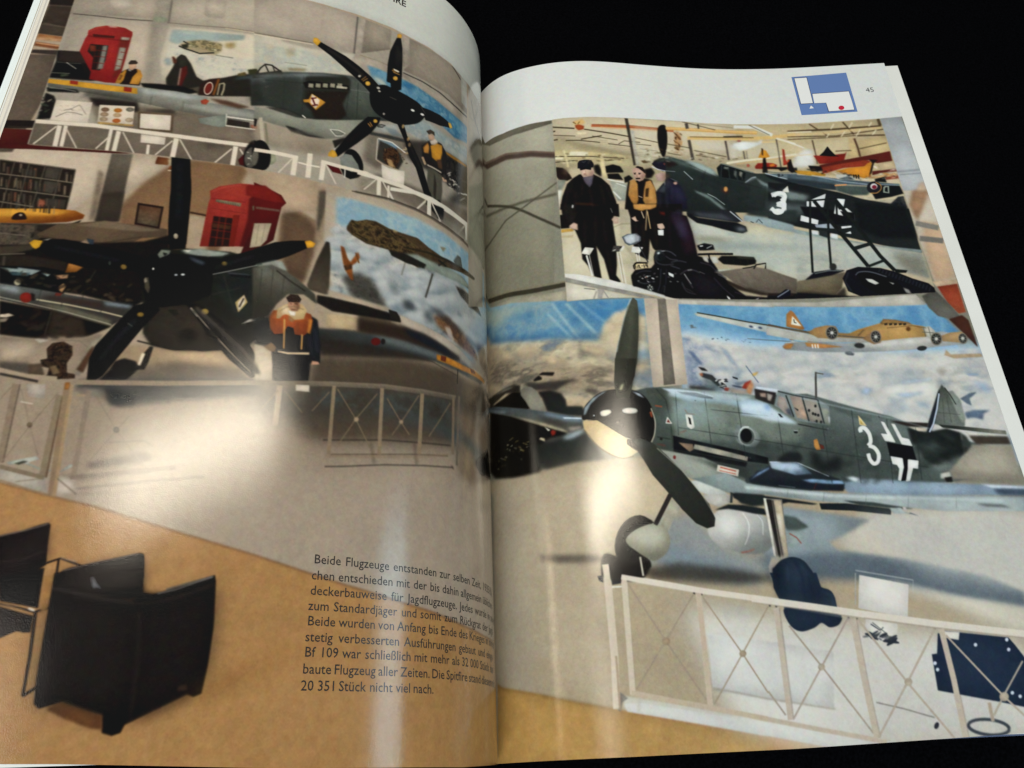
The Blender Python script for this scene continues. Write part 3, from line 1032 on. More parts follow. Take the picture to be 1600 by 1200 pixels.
# ---- inset photograph: Spitfire in the hangar =================================================
tile(0, 0, 1)
Q = '118,-2 300,-30 480,0 507,7 560,23 612,43 670,74 705,100 732.5,134 732,200 731,300 730.5,377 710,362 680,345 640,326 600,313 552,300 515,290 482,282 440,273 400,265 350,259 295,251 250,244.5 209,241 175,237.5 120,234 46,226.5 80,115'
INSET_L = Q
# outer strip of the large photograph beside the inset
tile(40, 0, 8)
P('2a211d', '310,-20 660,-20 620,80 300,60', b=1)
P('4f4238', '300,60 610,80 560,230 530,350 190,300', b=1.5, nz=10, ns=8)
L('7f7160', 14, '230,290 520,350', b=1)
P('5e5245', '200,300 530,350 500,460 160,420', b=1.2)
P('b0784a', '170,420 495,465 470,520 140,480', b=1.2)
P('c79f78', '150,460 480,490 470,520 140,500', b=2)
P('9a5d38', '130,520 450,570 430,620 110,570', b=1)
L('d3a47c', 12, '135,535 445,580', b=.8)
P('4a403a', '95,620 430,630 400,690 70,660', b=1)
P('75685b', '-160,670 405,685 380,780 240,1220 -160,1900 -600,1900', b=1, nz=5)
tile(0, 0, 4)
P('251c1a', '40,750 225,755 215,800 20,800', b=.8)
L('57493f', 6, '50,790 210,795', b=.7, a=.6)
P('6d2a22', '0,800 210,812 180,905 150,930 -20,925', b=.9, g=('551c1a', 60, 810, 60, 925))
P('5b1f1c', '-20,895 185,905 480,930 700,945 830,960 700,957 480,945 200,932 -20,925', b=.7)
inset(True)
tile(0, 0, 1)
P(W('988f80'), '100,-60 760,-60 760,400 0,300 0,200', b=.3)
P('aaa296', '100,-2 265,0 265,30 110,22', b=1)
tile(40, 0, 8)
P(W('948a7b'), '590,170 1600,270 1600,1080 400,980 480,560', b=3, g=('bdb2a4', 600, 300, 1500, 600))
P('bab3a9', '1060,-10 1340,-10 1320,90 1280,125 1110,115 1060,80', b=.8)
L('6f675f', 12, '600,172 900,200 1250,240 1600,262', b=.7)
P('a9a093', '560,320 760,300 700,440 620,500 500,560', b=5, a=.5)
tile(240, 0, 8)
P(W('9e9484'), '220,-10 1600,-10 1600,440 1000,370 500,310 190,290', b=1)
P('a29d92', '90,-10 220,-10 190,300 60,300 -40,1000 -90,1000 -20,300', b=3)
P('b9b1a6', '660,-10 920,-10 900,200 860,230 680,215 640,180', b=1)
L('77716a', 16, '235,0 190,290', b=.7)
E('97a08c', 90, 245, 90, 35, 4, b=2)
L('8d857a', 10, '190,285 500,315 900,345 1250,395 1600,460', b=.7)
L('d8c9a8', 7, '900,352 1250,405 1600,470', b=.7, a=.8)
# mural strip behind the tail
P('c8c3b4', '200,330 600,360 1150,420 1600,480 1600,900 1300,900 700,1000 100,1000 90,700', b=2)
P('a9b8b6', '240,370 600,390 1150,440 1130,500 760,520 380,520 300,560 200,520', b=2)
P('94afb4', '240,400 500,430 1100,460 1120,490 600,480 330,500 210,510', b=3, a=.7)
N(['b9bcb4', 'ccccc0', 'c4c4bb', '9fabad'], '200,540 330,560 480,680 800,690 1100,730 1500,760 1400,830 1200,880 860,970 620,1000 480,760 380,680 240,700 150,800', scale=12, seed=12, b=1.5)
P('8399a0', '140,740 200,720 240,790 200,825 150,800', b=2, a=.8)
P('8b7c52', '330,560 400,520 560,500 760,520 860,540 850,640 780,690 600,670 480,640 350,600', b=1.5, a=.55)
N(['7f7245', 'b3a57c', '6f6a4c', 'c0b898'], '420,520 640,500 740,530 860,560 850,640 700,640 560,600 430,580', scale=6, seed=2, b=1, a=.8)
P('a18d55', '900,540 1020,530 1020,590 960,610 900,590', b=2, a=.8)
L('2c2f2c', 14, '320,575 400,610 480,635 580,670 760,660', b=.7)
L('2f332c', 12, '375,515 430,545', b=.6)
P('3a3d30', '350,560 440,550 430,600 370,600', b=1)
L('777a6e', 8, '780,690 900,710 1000,725', b=.8)
tile(400, 0, 4)
P('c9c6ba', '-10,210 320,300 620,340 650,420 700,480 600,470 -10,440', b=2)
N(['c3c8bd', 'aeb9b6', 'c4bda9'], '0,270 300,310 500,360 560,450 300,450 0,400', scale=14, seed=3, b=3, a=.8)
P('a29c84', '190,310 240,300 245,345 200,350', b=2, a=.6)
P('8f7f5a', '200,425 320,430 300,445 210,440', b=1.5, a=.8)
L('8d8f84', 5, '180,390 320,410', b=.6, a=.7)
# wall panels
P(W('9c9182'), '-10,-60 320,0 430,30 640,90 620,335 350,265 -10,200', b=.8)
L('a79c8e', 7, '430,30 410,190', b=1, a=.7)
L('8c8377', 7, '-10,205 360,270', b=.6)
L('e6dcc8', 5, '-10,213 360,278', b=.6, a=.7)
L('6f6c68', 11, '640,90 615,335', b=.6)
P('b3ada2', '645,92 690,105 660,330 630,340 620,335', b=.8)
P('a1998d', '690,105 850,165 840,305 660,330', b=.8)
L('857d72', 8, '658,328 840,305', b=.7)
P('aea69a', '850,168 960,230 960,400 920,420 920,240', b=1)
P('9e968a', '960,225 1080,300 1220,400 1330,530 1330,730 1200,590 1050,500 920,440 960,400', b=.8)
L('9e9689', 6, '965,295 1080,300', b=.7)
L('6a675f', 5, '1225,410 1280,500', b=.6)
P('b8bbb6', '1280,470 1330,540 1330,700 1285,640', b=.8)
L('5d5a53', 7, '920,455 1040,510 1150,580 1240,660 1330,745', b=.6)
L('9d8f7a', 5, '650,345 760,380 840,415', b=.6)
P('b0a99e', '620,340 760,380 1000,500 1200,630 1330,760 1330,800 1180,660 1000,540 920,480 700,410 620,470 560,440', b=1)
# right mural (blue)
P('6ea6c8', '700,410 760,430 850,470 920,500 1010,545 1130,630 1260,740 1330,810 1330,900 1240,860 1150,770 1050,690 960,640 900,570 800,560 720,480', b=1.5, g=('3f86b4', 800, 450, 1150, 720))
N(['5f9cc4', '7fb0c9', '4a8fbe', '9dbccb'], '700,412 850,470 1010,545 1150,650 1260,745 1330,815 1330,900 1240,850 1050,690 900,590 740,450', scale=14, seed=7, b=2, a=.7)
P('3c84bb', '930,505 1000,545 960,560 915,530', b=2)
P('c4c8b8', '720,470 800,500 830,560 760,520', b=3, a=.8)
P('a7b7ba', '860,760 1050,740 1200,860 1330,960 1330,1060 1200,950 1060,830', b=3)
N(['a9b7ba', '8ba2ad', 'bcc2bf'], '870,780 1040,760 1180,850 1330,930 1330,1050 1150,940 1000,860', scale=9, seed=3, b=2, a=.7)
# wing and floor in the inset
tile(0, 0, 4)
P(W('62574a'), '230,740 1600,900 1600,1060 1180,1003 835,965 480,932 180,905', b=1)
P(W('685d4e'), '560,620 1200,700 1600,790 1600,900 1100,850 620,790', b=4)
P('8b8073', '1200,760 1600,800 1600,920 1300,900 1180,880', b=8, a=.8)
P('5b5047', '1240,870 1440,880 1460,905 1300,930', b=6, a=.7)
P('372e2a', '880,690 1090,680 1100,720 1000,710', b=3, a=.6)
# dark cars left
tile(40, 0, 8)
P('1c1817', '400,630 700,650 860,680 850,820 960,880 1000,1000 800,1010 300,970 390,760', b=1)
P('3c302c', '430,635 690,650 840,690 820,800 600,780 410,760', b=1.2)
P('0e0f0f', '400,780 680,790 760,960 330,960', b=1)
L('6d6a63', 8, '400,775 560,790 700,795', b=.6)
L('d8d8d4', 9, '515,780 640,862', b=.4)
L('8a8f84', 9, '330,908 480,915 560,920', b=.6)
P('5f6d58', '430,930 520,920 560,945 450,960', b=1, a=.8)
# phone box (inset)
P(W('882420'), '790,380 880,340 1010,320 1130,330 1250,350 1340,400 1340,440 1310,520 1250,740 1200,900 1130,1040 1000,1030 800,990 820,900 680,640 750,480 780,440', b=.7, g=(W('7a1a1a'), 900, 350, 1000, 1000))
P('c9c4ba', '1030,325 1130,330 1160,345 1060,340', b=1)
P('933427', '1190,470 1310,500 1240,740 1190,900 1090,1010 1130,800', b=1.2)
P('98958a', '1180,590 1260,600 1190,860 1110,890', b=1)
P('a9a193', '1200,460 1310,470 1300,505 1195,500', b=1)
P('5b211b', '845,425 1120,450 1110,480 850,460', b=.7)
P('241d1a', '815,550 1040,570 1000,760 930,880 830,870 850,720 780,640', b=.7)
P('8d8f88', '970,570 1035,570 970,860 890,870 940,700', b=.8)
P('a0432f', '800,560 880,570 880,640 810,640', b=1.2)
L('dd4634', 16, '1100,560 1060,720', b=1.2, a=.7)
# mannequin with yellow vest
P('251b17', '1200,900 1290,860 1390,860 1450,930 1430,1070 1180,1050', b=.7)
P('c58a33', '1180,930 1250,870 1270,880 1230,1000 1190,1045 1120,1040', b=.7)
P('d0943c', '1390,860 1440,880 1465,950 1420,1060 1380,1055 1300,1050 1340,960 1400,900', b=.7)
P('8c5a2a', '1195,930 1220,940 1190,1000 1160,1000', b=.8)
P('c9a58c', '1295,800 1385,790 1390,840 1340,880 1300,870', b=.6)
P('453830', '1290,790 1320,755 1380,755 1408,785 1395,800 1300,805', b=.6)
P('8d8c86', '1290,855 1330,880 1320,895 1280,880', b=.7)
# tail of the spitfire
tile(240, 0, 8)
P('2e2b25', '165,1060 160,980 240,850 300,720 350,680 400,700 470,800 540,960 620,1010 900,970 1050,940 1300,920 1600,880 1600,1210 700,1200 560,1170', b=.9)
P('3c3a30', '300,730 350,685 400,710 440,790 400,830 330,840', b=1.2)
P('6a3a28', '235,705 260,710 300,760 280,800 250,790', b=.8)
P('6d2620', '345,850 420,820 430,900 350,1075 300,1070', b=.8)
L('d8c8b8', 14, '345,850 310,1065', b=.7)
P('474a30', '1180,870 1290,860 1330,920 1200,950', b=1.2)
P('6d5f38', '1060,920 1150,900 1170,950 1050,960', b=1.2)
P('4d5a60', '1060,960 1300,930 1600,900 1600,1010 1350,1010 1180,990 1000,1000', b=2)
P('3a241e', '580,1060 700,990 830,980 760,1200 560,1190', b=1)
L('b46a2c', 26, '820,985 750,1190', b=.9)
E('8f3028', 690, 1105, 48, 78, 22, b=.6)
P('cfc4b4', '640,1150 630,1180 690,1200 730,1130 745,1060 720,1030 680,1040 640,1110', b=.5, a=0)
for t_ in range(1):
    t = np.linspace(0, 2 * np.pi, 20)
    L('d9d0c2', 13, np.stack([690 + 48 * np.cos(t) * .93 - 78 * np.sin(t) * .37, 1105 + 48 * np.cos(t) * .37 + 78 * np.sin(t) * .93], -1), b=.4)
L('a89f88', 26, '890,1045 880,1120 850,1195', b=.6)
L('a89f88', 22, '890,1040 830,1050 800,1190', b=.6)
P('8f866e', '440,1110 580,1080 560,1170 430,1150', b=1, a=.6)
P('1d1c18', '460,1120 500,1110 490,1160 450,1150', b=.8)
# dark line behind wing and wing itself
tile(0, 0, 4)
P('171614', '880,520 1000,525 1160,545 1240,575 1180,590 900,545', b=1)
P('8d938f', '305,490 330,490 430,500 860,545 1100,570 1300,610 1300,640 1600,690 1600,760 1400,750 1100,690 800,625 540,580 300,540', b=.8, g=('77756c', 900, 560, 860, 660))
P('b3bcbc', '860,550 1100,575 1290,610 1180,625 900,590', b=2.5, a=.8)
P('4d4f48', '540,570 800,600 900,640 720,640 520,600', b=4, a=.7)
P('dba436', '308,492 430,503 860,552 862,588 700,570 300,518', b=.6)
P('c23a26', '440,503 490,508 488,530 440,524', b=.6)
P('c23a26', '778,543 826,548 824,576 776,570', b=.6)
P('1b1a18', '295,545 480,560 500,580 300,572', b=1)
L('8d8f88', 6, '310,548 400,556 480,572', b=.6)
P('1d1a18', '290,580 340,600 350,630 320,740 235,745', b=1.2)
D(['4e5a4c', '8d8a7c', '2f2d2a'], '270,600 350,610 320,700 250,700', 14, 9, 4)
P('2c2522', '560,610 860,640 870,700 600,660', b=2)
P('c8553a', '1255,630 1285,618 1310,630 1290,655 1262,650', b=.7)
P('5f3a28', '1310,615 1420,630 1560,670 1500,680 1380,650', b=2, a=.8)
P('a9afa9', '1100,650 1300,660 1600,710 1600,745 1300,700', b=2.5, a=.7)
P('8f9a92', '1240,740 1420,715 1415,790 1370,795 1250,770', b=.8)
L('e0e0d8', 6, '1418,712 1412,785 1600,810', b=.6)
L('dcdcd4', 8, '1420,730 1600,755', b=.6)
P('39322e', '1425,745 1560,765 1560,800 1420,780', b=.8)
P('b06a54', '1570,780 1610,785 1610,805 1570,800', b=.8)
# info boards
P('dcd4c8', '355,625 580,640 550,768 315,750', b=.6)
for s in ('400,690 450,680 500,655 540,715', '350,730 420,700 470,705 520,720', '440,680 460,690'):
    L('7b746c', 5, s, b=.5, a=.7)
P('d8cfc0', '625,655 845,665 830,785 610,770', b=.6)
P('b3945c', '615,760 840,780 835,790 612,775', b=.6)
for x, y, c in ((660, 685, '8a7058'), (740, 690, 'c07a34'), (815, 685, '7d7a70'), (655, 715, '9d8a70'), (735, 720, 'b8a080'), (650, 745, 'a39078'), (730, 755, 'c06a34'), (810, 750, 'b0a088')):
    E(c, x, y, 26, 14, b=.7)
P('7d6a55', '865,695 1090,712 1080,830 865,808', b=.6)
P('dfd8cd', '880,710 1072,722 1065,815 875,800', b=.6)
P('d8d1c6', '885,830 1040,845 1030,905 880,890', b=.6)
# white railing of the inset
L('dcd5c8', 24, '225,757 600,785 900,825 1100,850 1400,890 1600,915', b=.5)
L('8d8377', 5, '225,772 600,800 900,840 1100,866 1400,906 1600,932', b=.6, a=.7)
for s, w in (('375,785 345,915', 30), ('415,785 385,915', 24), ('700,800 668,945', 22), ('745,820 712,950', 28), ('930,905 922,970', 18), ('1105,865 1078,990', 32), ('1475,915 1455,1035', 30)):
    L('dcd5c8', w, s, b=.5)
for s in ('355,790 210,900', '415,800 480,925', '690,850 600,930', '770,825 840,960', '1080,880 970,970', '1125,870 1200,1000', '1450,930 1340,1020', '1500,930 1580,1055'):
    L('cfc7ba', 9, s, b=.45)
P('5a1a1a', '1490,1000 1530,960 1560,1010 1580,1050 1500,1030', b=.8)
E('1a1818', 1590, 980, 66, 105, 10, b=.8)
E('6f6c66', 1570, 985, 40, 65, 10, b=.7)
D(['b9b6ae', '4b4945', 'cfcbc0'], '1545,940 1600,940 1595,1030 1550,1030', 10, 8, 3)
# fuselage of the spitfire (inset), tile (400,0)
tile(400, 0, 4)
P('5a6462', '-30,480 60,460 200,450 420,455 600,475 760,545 860,600 860,760 700,750 520,760 300,740 200,690 60,660 -30,660', b=.9, g=('3c443f', 300, 460, 250, 720))
P('7b8c96', '-30,485 100,465 320,462 300,500 100,510 -30,530', b=2.5, a=.7)
P('35372f', '330,465 560,475 590,500 590,570 560,620 540,650 560,700 530,750 360,750 345,690 290,640 300,560 310,490', b=1.2, nz=4)
P('2a211c', '320,570 580,570 560,620 545,660 570,720 520,750 375,745 350,690 310,640', b=1.5)
P('6c7871', '600,500 740,560 740,740 580,745 560,690 545,650 570,610 600,560', b=1.5, g=('505a52', 650, 520, 640, 740))
P('2b2a26', '-30,500 40,500 20,560 60,620 -30,640', b=4, a=.7)
P('45504b', '60,480 280,470 290,560 240,690 80,650', b=4, a=.6)
D(['8a9088'], '40,480 280,480 280,700 60,650', 12, 2.5, 9)
L('7e8885', 4, '590,560 720,580', b=.5, a=.8)
# exhausts
P('191714', '295,515 340,505 580,535 585,565 520,560 310,550', b=.7)
for x in (330, 375, 420, 465, 510):
    P('9a9a88', [[x, 520], [x + 32, 523], [x + 30, 550], [x - 4, 546]], b=.6)
P('b5b4a4', '505,535 575,545 570,557 500,552', b=.6)
# canopy
L('3c3a34', 9, '0,470 30,425 60,402 100,408 160,450', b=.5)
L('3c3a34', 8, '58,402 80,450', b=.5)
L('3c3a34', 6, '105,410 120,450', b=.5)
P('4b5048', '-20,470 80,452 170,452 170,470 -20,490', b=1)
# emblem
P('d39a3a', '350,585 438,640 375,690 330,640 300,640 295,622 330,620', b=.6)
P('e6d8c6', '350,588 400,625 392,655 372,680 340,640', b=.6)
L('7a2f2f', 10, '352,610 372,660', b=.5)
L('7a2f2f', 8, '345,616 380,612', b=.5)
L('7a2f2f', 9, '352,660 388,655', b=.5)
# wing root and underside
P('9fa49a', '-10,665 120,690 250,720 320,745 500,750 740,750 730,780 640,820 540,865 400,870 250,830 190,800 60,760 -10,740', b=.9, g=('7f8378', 300, 740, 280, 860))
P('2b2d2a', '60,670 170,675 240,700 310,740 260,735 150,700', b=1.5, a=.7)
P('1e2021', '185,785 240,800 330,840 440,865 330,855 220,825', b=1.2)
P('5b6260', '240,800 340,830 450,868 380,850 260,830', b=2, a=.7)
L('dfe2da', 5, '465,810 520,815 560,835 540,850 500,850 465,810', b=.5)
P('858b80', '470,812 520,818 555,836 535,848 500,846', b=.7)
L('f0f0ea', 6, '290,720 312,738', b=.4)
P('a79c8c', '-10,760 190,800 330,855 450,870 480,880 480,920 440,970 -10,900', b=3, a=.8)
P('8f8475', '200,870 420,900 480,960 300,960', b=8, a=.6)
# gear left
L('b9b4a4', 22, '30,735 45,890', b=.5)
L('8c8a76', 14, '60,770 75,900', b=.5)
P('2b2724', '-10,740 10,745 0,790 -10,790', b=.6)
P('9fa58e', '85,960 120,965 128,1010 100,1030 80,1025', b=.8)
E('191718', 35, 970, 58, 95, -8, b=.7)
P('191718', '-10,880 40,890 90,960 80,1040 40,1065 -10,1050', b=.7)
E('77756c', -5, 985, 22, 52, 8, b=.7)
L('dcd5c8', 22, '-10,935 120,955 260,985', b=.5)
for s, w in (('250,975 232,1095', 32), ('340,960 325,1110', 32), ('425,1010 408,1125', 30), ('770,1110 765,1200', 30)):
    L('ddd6c9', w, s, b=.5)
L('ddd6c9', 20, '410,1010 560,1050 760,1105 880,1150 1000,1195', b=.5)
for s in ('230,990 140,1080', '440,1030 500,1150', '755,1115 660,1170', '790,1130 850,1220'):
    L('d3ccbf', 8, s, b=.45)
L('e8e2d6', 8, '265,1015 320,1030 400,1045', b=.6)
# right wheel
E('141314', 610, 1020, 56, 92, -20, b=.7)
P('141314', '530,1050 620,1070 670,1060 640,1110 590,1120 550,1100', b=.8)
P('8d9490', '525,985 560,960 600,970 640,1030 650,1070 600,1075 560,1060 530,1030', b=.8)
P('6b1f1f', '440,1025 520,1050 540,1090 480,1075', b=.8)
L('cfd2cc', 9, '558,1050 555,1110', b=.5)
L('ddd6c9', 20, '410,1010 560,1050 700,1085', b=.5)
P('2a2825', '480,880 520,870 560,860 540,900 500,940', b=1)
L('cfd0c8', 6, '490,935 555,880', b=.5)
# far wing, floor, right part
P('8c8478', '700,800 800,830 900,850 1010,880 1000,960 900,1000 760,1060 670,1000 690,880', b=3)
P('7f776c', '760,1090 900,1130 1060,1200 1330,1320 1330,1480 1000,1300 700,1100', b=3)
P('a9b0b0', '740,780 800,775 900,780 880,840 800,830 730,820', b=1.2)
P('4a4d4c', '720,825 850,850 960,880 930,890 800,860 710,840', b=1.2)
L('333330', 6, '755,785 785,780 810,785 790,795 760,792', b=.5)
P('6f8694', '800,790 870,810 930,860 850,850', b=2, a=.6)
P('3a3631', '930,890 1060,880 1160,930 1330,1040 1330,1250 1200,1150 1100,1080 960,1000', b=2.5, a=.85)
P('a8b2b0', '1120,870 1230,920 1330,1000 1330,1040 1200,950 1120,910', b=2)
P('c08a34', '1170,940 1240,980 1320,1040 1310,1050 1220,1000 1165,955', b=.8)
N(['1a1a1a', '3b3833', '101010', '4a423a'], '1180,960 1330,1060 1330,1240 1200,1160 1170,1050', scale=7, seed=2, b=1.2)
D(['c9c9c4', '77766f'], '1190,1060 1330,1150 1330,1230 1200,1180', 16, 7, 6)
# pilot bust in glass case
P('8fa0a4', '760,865 850,890 910,930 900,990 850,960 770,920', b=1, g=('5f84a4', 780, 880, 900, 960))
P('45433d', '775,880 830,905 890,940 920,1010 890,1060 800,1020 755,990', b=1)
L('c9c8be', 6, '762,865 752,1000', b=.5)
L('dfe0da', 6, '765,865 850,890 940,960', b=.5)
N(['3b2318', '6d4a30', '24160f', 'a5825a'], '800,930 850,920 890,945 900,1000 870,1060 820,1030 795,990', scale=5, seed=8, b=.8)
P('c9a878', '815,990 850,1000 870,1050 830,1040', b=.8, a=.8)
P('dcd8ce', '785,1025 830,1050 890,1065 930,1070 925,1160 880,1150 790,1110', b=.7)
L('b8ad98', 7, '755,1000 800,1030 890,1065', b=.6)
D(['8b7458', 'c9b894', '4b3a2c'], '880,890 960,920 940,1040 890,990', 12, 8, 3)
# mannequin with life vest
P('6b6a5c', '1075,1050 1160,1060 1165,1200 1150,1300 1120,1300 1060,1240', b=1)
P('3a342c', '1115,1080 1128,1150 1120,1290 1110,1200', b=1)
P('23201e', '1035,910 1100,870 1160,900 1190,960 1190,1080 1165,1100 1100,1050 1040,1000', b=1)
P('d3972f', '1090,910 1130,895 1165,910 1165,960 1155,1000 1130,1010 1100,985', b=.7)
P('c68a3e', '1045,920 1075,890 1085,920 1080,960 1050,955', b=.7)
P('cfc8bc', '1085,880 1120,865 1140,890 1120,905 1095,905', b=.7)
P('c4a890', '1075,840 1110,835 1118,865 1100,880 1080,870', b=.6)
P('574a3e', '1065,820 1090,810 1115,825 1118,850 1100,835 1080,840', b=.6)
L('b59a80', 14, '1040,980 1060,1030', b=.6)
L('b7afa4', 9, '1070,1030 1110,1050 1160,1080', b=.6)
P('c4a48c', '1160,1105 1190,1120 1195,1140 1170,1135', b=.6)
P('6b4a34', '1130,1000 1160,1000 1165,1060 1140,1050', b=.8)
D(['d8d4ca', '2a2826'], '1175,1060 1250,1100 1240,1200 1190,1180', 14, 7, 12)
P('1c1a1a', '1060,1270 1150,1250 1165,1340 1120,1340', b=1)
# propeller of the inset
P('0b0a0b', '405,262 470,300 560,350 640,410 720,480 790,560 800,600 720,585 650,510 560,430 470,350 385,285', b=.5)
P('d8a638', '362,235 385,238 408,262 385,288 358,262', b=.5)
P('0b0b0c', '880,240 905,230 915,300 915,400 908,560 880,570 845,560 842,520 818,510 825,400 840,320', b=.5)
P('d2a040', '885,215 905,208 915,222 908,240 882,236', b=.5)
P('4a4a3c', '895,330 912,320 912,380 900,400', b=2, a=.6)
P('09090a', '720,560 790,530 860,555 930,590 1010,640 1055,690 1060,720 1020,765 950,780 880,775 800,740 745,700 715,640', b=.6, s=1)
P('09090a', '1035,670 1090,690 1150,720 1205,765 1215,800 1150,785 1060,750', b=.5)
P('d5b050', '1200,765 1218,770 1228,800 1212,805', b=.5)
P('0a090a', '700,730 780,735 770,770 720,830 640,890 510,980 495,945 560,860 640,780', b=.6)
P('d9a73a', '475,935 497,945 512,975 490,985 450,975 455,955', b=.5)
P('0a0a0b', '885,775 925,780 945,850 990,930 1040,1040 1085,1200 1090,1240 1060,1240 1000,1050 960,980 930,880', b=.6)
P('0a0a0b', '1060,1200 1090,1200 1110,1280 1090,1300 1070,1280', b=.6)
P('d0b060', '1070,1270 1095,1270 1090,1310 1078,1305', b=.6)
for x, y, r in ((700, 522, 17), (872, 490, 16), (747, 757, 14)):
    E('d3a84a', x, y, r, r * .85, 20, b=.5)
for s in ('640,480 660,470', '660,500 690,478', '668,508 700,490', '850,440 895,452', '855,432 890,445', '858,450 900,468', '700,770 720,795', '712,762 728,790'):
    L('b98a4a', 7, s, b=.5)
E('d8d8d0', 648, 476, 9, 8, b=.5)
E('c8c8c0', 765, 550, 12, 8, 20, b=.5)
E('c8c8c0', 772, 570, 10, 6, 20, b=.5)
P('e4e4de', '860,428 900,448 890,452 865,440', b=.4)
for x, y in ((980, 690), (1040, 716)):
    E('e8ecec', x, y, 14, 7, 25, b=.5)
E('b0b0aa', 800, 712, 8, b=.5)
L('5d5d58', 5, '835,605 880,625', b=.5)
L('55544e', 5, '1030,665 1060,712', b=.5)
for x, y in ((920, 790), (952, 870), (960, 905)):
    E('cfae7a', x, y, 9, 14, 10, b=.6, a=.8)
# railing in front of the mannequin, lower right of the inset
tile(560, 200, 8)
P('8a8072', '0,600 240,660 560,730 700,840 800,960 860,1080 700,1010 400,880 0,780', b=4, a=.7)
L('ddd8cc', 46, '-10,555 250,630 560,735 860,880 1000,960 1200,1090 1380,1230', b=.5)
for s, w in (('262,640 255,840', 50), ('378,720 375,880', 26), ('885,900 885,1100', 46)):
    L('ddd8cc', w, s, b=.5)
for s in ('230,640 70,770', '300,660 430,900', '850,900 730,1010', '920,930 1020,1170'):
    L('d3cdc0', 16, s, b=.45)
P('16151a', '930,960 1070,1000 1060,1150 990,1130', b=1)
tile(400, 300, 4)
L('d9d8ce', 22, '840,-20 1000,5 1090,40 1200,110 1310,200', b=.5)
L('d9d8ce', 22, '1085,50 1082,150', b=.5)
L('d9d8ce', 18, '1315,195 1318,300', b=.5)
L('cfcdc2', 8, '1060,60 1010,105', b=.45)
L('cfcdc2', 8, '1100,70 1155,185', b=.45)
L('cfcdc2', 8, '1305,210 1265,260', b=.45)
L('d0cdc2', 8, '830,-10 860,50', b=.45)
P('8b8b7e', '1100,120 1300,230 1310,300 1150,170', b=3, a=.8)
P('2a2a28', '1180,60 1270,0 1330,20 1330,90', b=3, a=.8)
D(['c9ccc8', '1c1c1c'], '1250,0 1330,0 1330,70 1280,40', 8, 7, 4)
inset(False)
# shadow line along the inset bottom edge in the large photograph
L('6a6054', 12, '620,-2 830,45 1000,110 1100,165 1200,230 1300,310 1380,400 1425,480', b=.9, a=.85)
L('514a40', 6, '600,-6 830,40 1000,104 1100,158 1200,222 1300,302', b=.7, a=.8)
# ---- inner strip of the large photograph beside the inset (towards the gutter)
tile(660, 0, 5)
P('a8a294', '362,660 400,700 440,800 470,960 470,2400 360,2400 358,1180', b=.5)
N(['8d877a', 'a9a294', '98927f'], '362,670 430,780 450,900 410,1000 370,900', scale=10, seed=4, b=3, a=.8)
L('77736a', 5, '380,780 405,920 440,1050', b=.7, a=.8)
P('5d5a51', '370,1150 410,1080 450,1080 468,1200 468,1300 430,1320 390,1260', b=2.5)
L('5c574d', 8, '405,940 430,850 450,900', b=1, a=.5)
tile(400, 300, 4)
P('8f917f', '1330,-30 1430,-60 1435,500 1425,480 1380,400 1320,320 1330,200', b=1.5, g=('7f8478', 1350, 0, 1430, 100))
P('6f6a5c', '1330,-30 1430,-60 1430,60 1335,40', b=6, a=.5)
# white top margin
tile(0, 0, 1)
P(W('c1c3ba'), '300,-60 480,0 507,7 560,23 612,43 670,74 705,100 733,134 741,148 750,165 760,120 760,-60', b=.4)

# ================================================================== RIGHT PAGE: print
page('R')
tile(0, 0, 1)
P('8f8a78', '740,230 800,203 900,184 1420,180 1640,760 1640,1240 740,1240', b=0)
# hangar wall behind, upper left strip
P('a39c88', '745,226 770,215 800,202 830,193 866,187 866,480 745,480', b=.5, g=('8a836d', 860, 200, 750, 400))
P('7d7460', '745,226 770,215 800,202 830,193 862,188 862,193 800,212 765,228 745,240', b=.8)
P('8f8a75', '850,280 868,270 880,460 850,460', b=5, a=.5)
L('5b4238', 8, '745,268 790,246 830,241 868,243', b=1.2, a=.85)
L('7b5d4e', 3, '745,262 790,241 830,237 868,239', b=.8, a=.7)
L('6b6350', 4, '745,345 790,325 820,315 870,303', b=1.2, a=.9)
L('57503f', 4, '752,322 800,324 840,340 876,356', b=.7, s=1)
L('6a6250', 2.5, '755,395 790,345 870,285', b=.8, a=.8)
L('4d4636', 7, '745,478 790,462 830,455 860,449 884,444', b=.9, s=1)
L('8d8164', 3, '750,470 800,454 884,440', b=.9, a=.6)
P('a69c84', '748,490 800,466 884,454 888,474 760,480', b=1)
# mural left
P('7fa9bd', '748,486 800,474 884,470 1012,466 1022,640 748,660', b=.8)
N([W('44749c'), W('5886a4'), W('7898a4'), W('4a7ba4')], '750,487 800,475 884,471 1008,467 1012,520 940,528 850,535 750,545', scale=26, seed=3, b=2, a=.9)
P('b3b39a', '752,490 800,475 850,472 842,482 800,492 770,515 752,520', b=6, a=.7)
for s, w in (('862,474 905,530', 3), ('884,474 935,525', 4), ('905,472 960,515', 4), ('855,490 895,530', 3)):
    L('b5c3ba', w * 1.2, s, b=1.5, a=.55)
P('2f7fc0', '900,472 985,468 980,500 940,510', b=8, a=.5)
P('3a6a96', '750,530 800,528 900,525 940,520 940,532 850,536 750,545', b=4, a=.7)
N(['8d8573', 'b7a78a', 'c9b998', 'a4967e', '7f8588'], '748,540 800,534 870,530 935,532 950,500 975,488 1010,495 1020,640 748,660', scale=22, seed=14, b=3, stretch=1.8, gain=2)
clouds('750,546 800,538 870,534 935,534 1012,530 1020,640 748,660', 540, 640, 750, 1020, W('c9b694'), W('ac9a7e'), W('6e685f'), 11, 28, 42, 8, b=2.4)
P('c9b89a', '935,535 950,505 965,490 985,483 1000,495 1010,540 1000,570 950,560', b=5, a=.8)
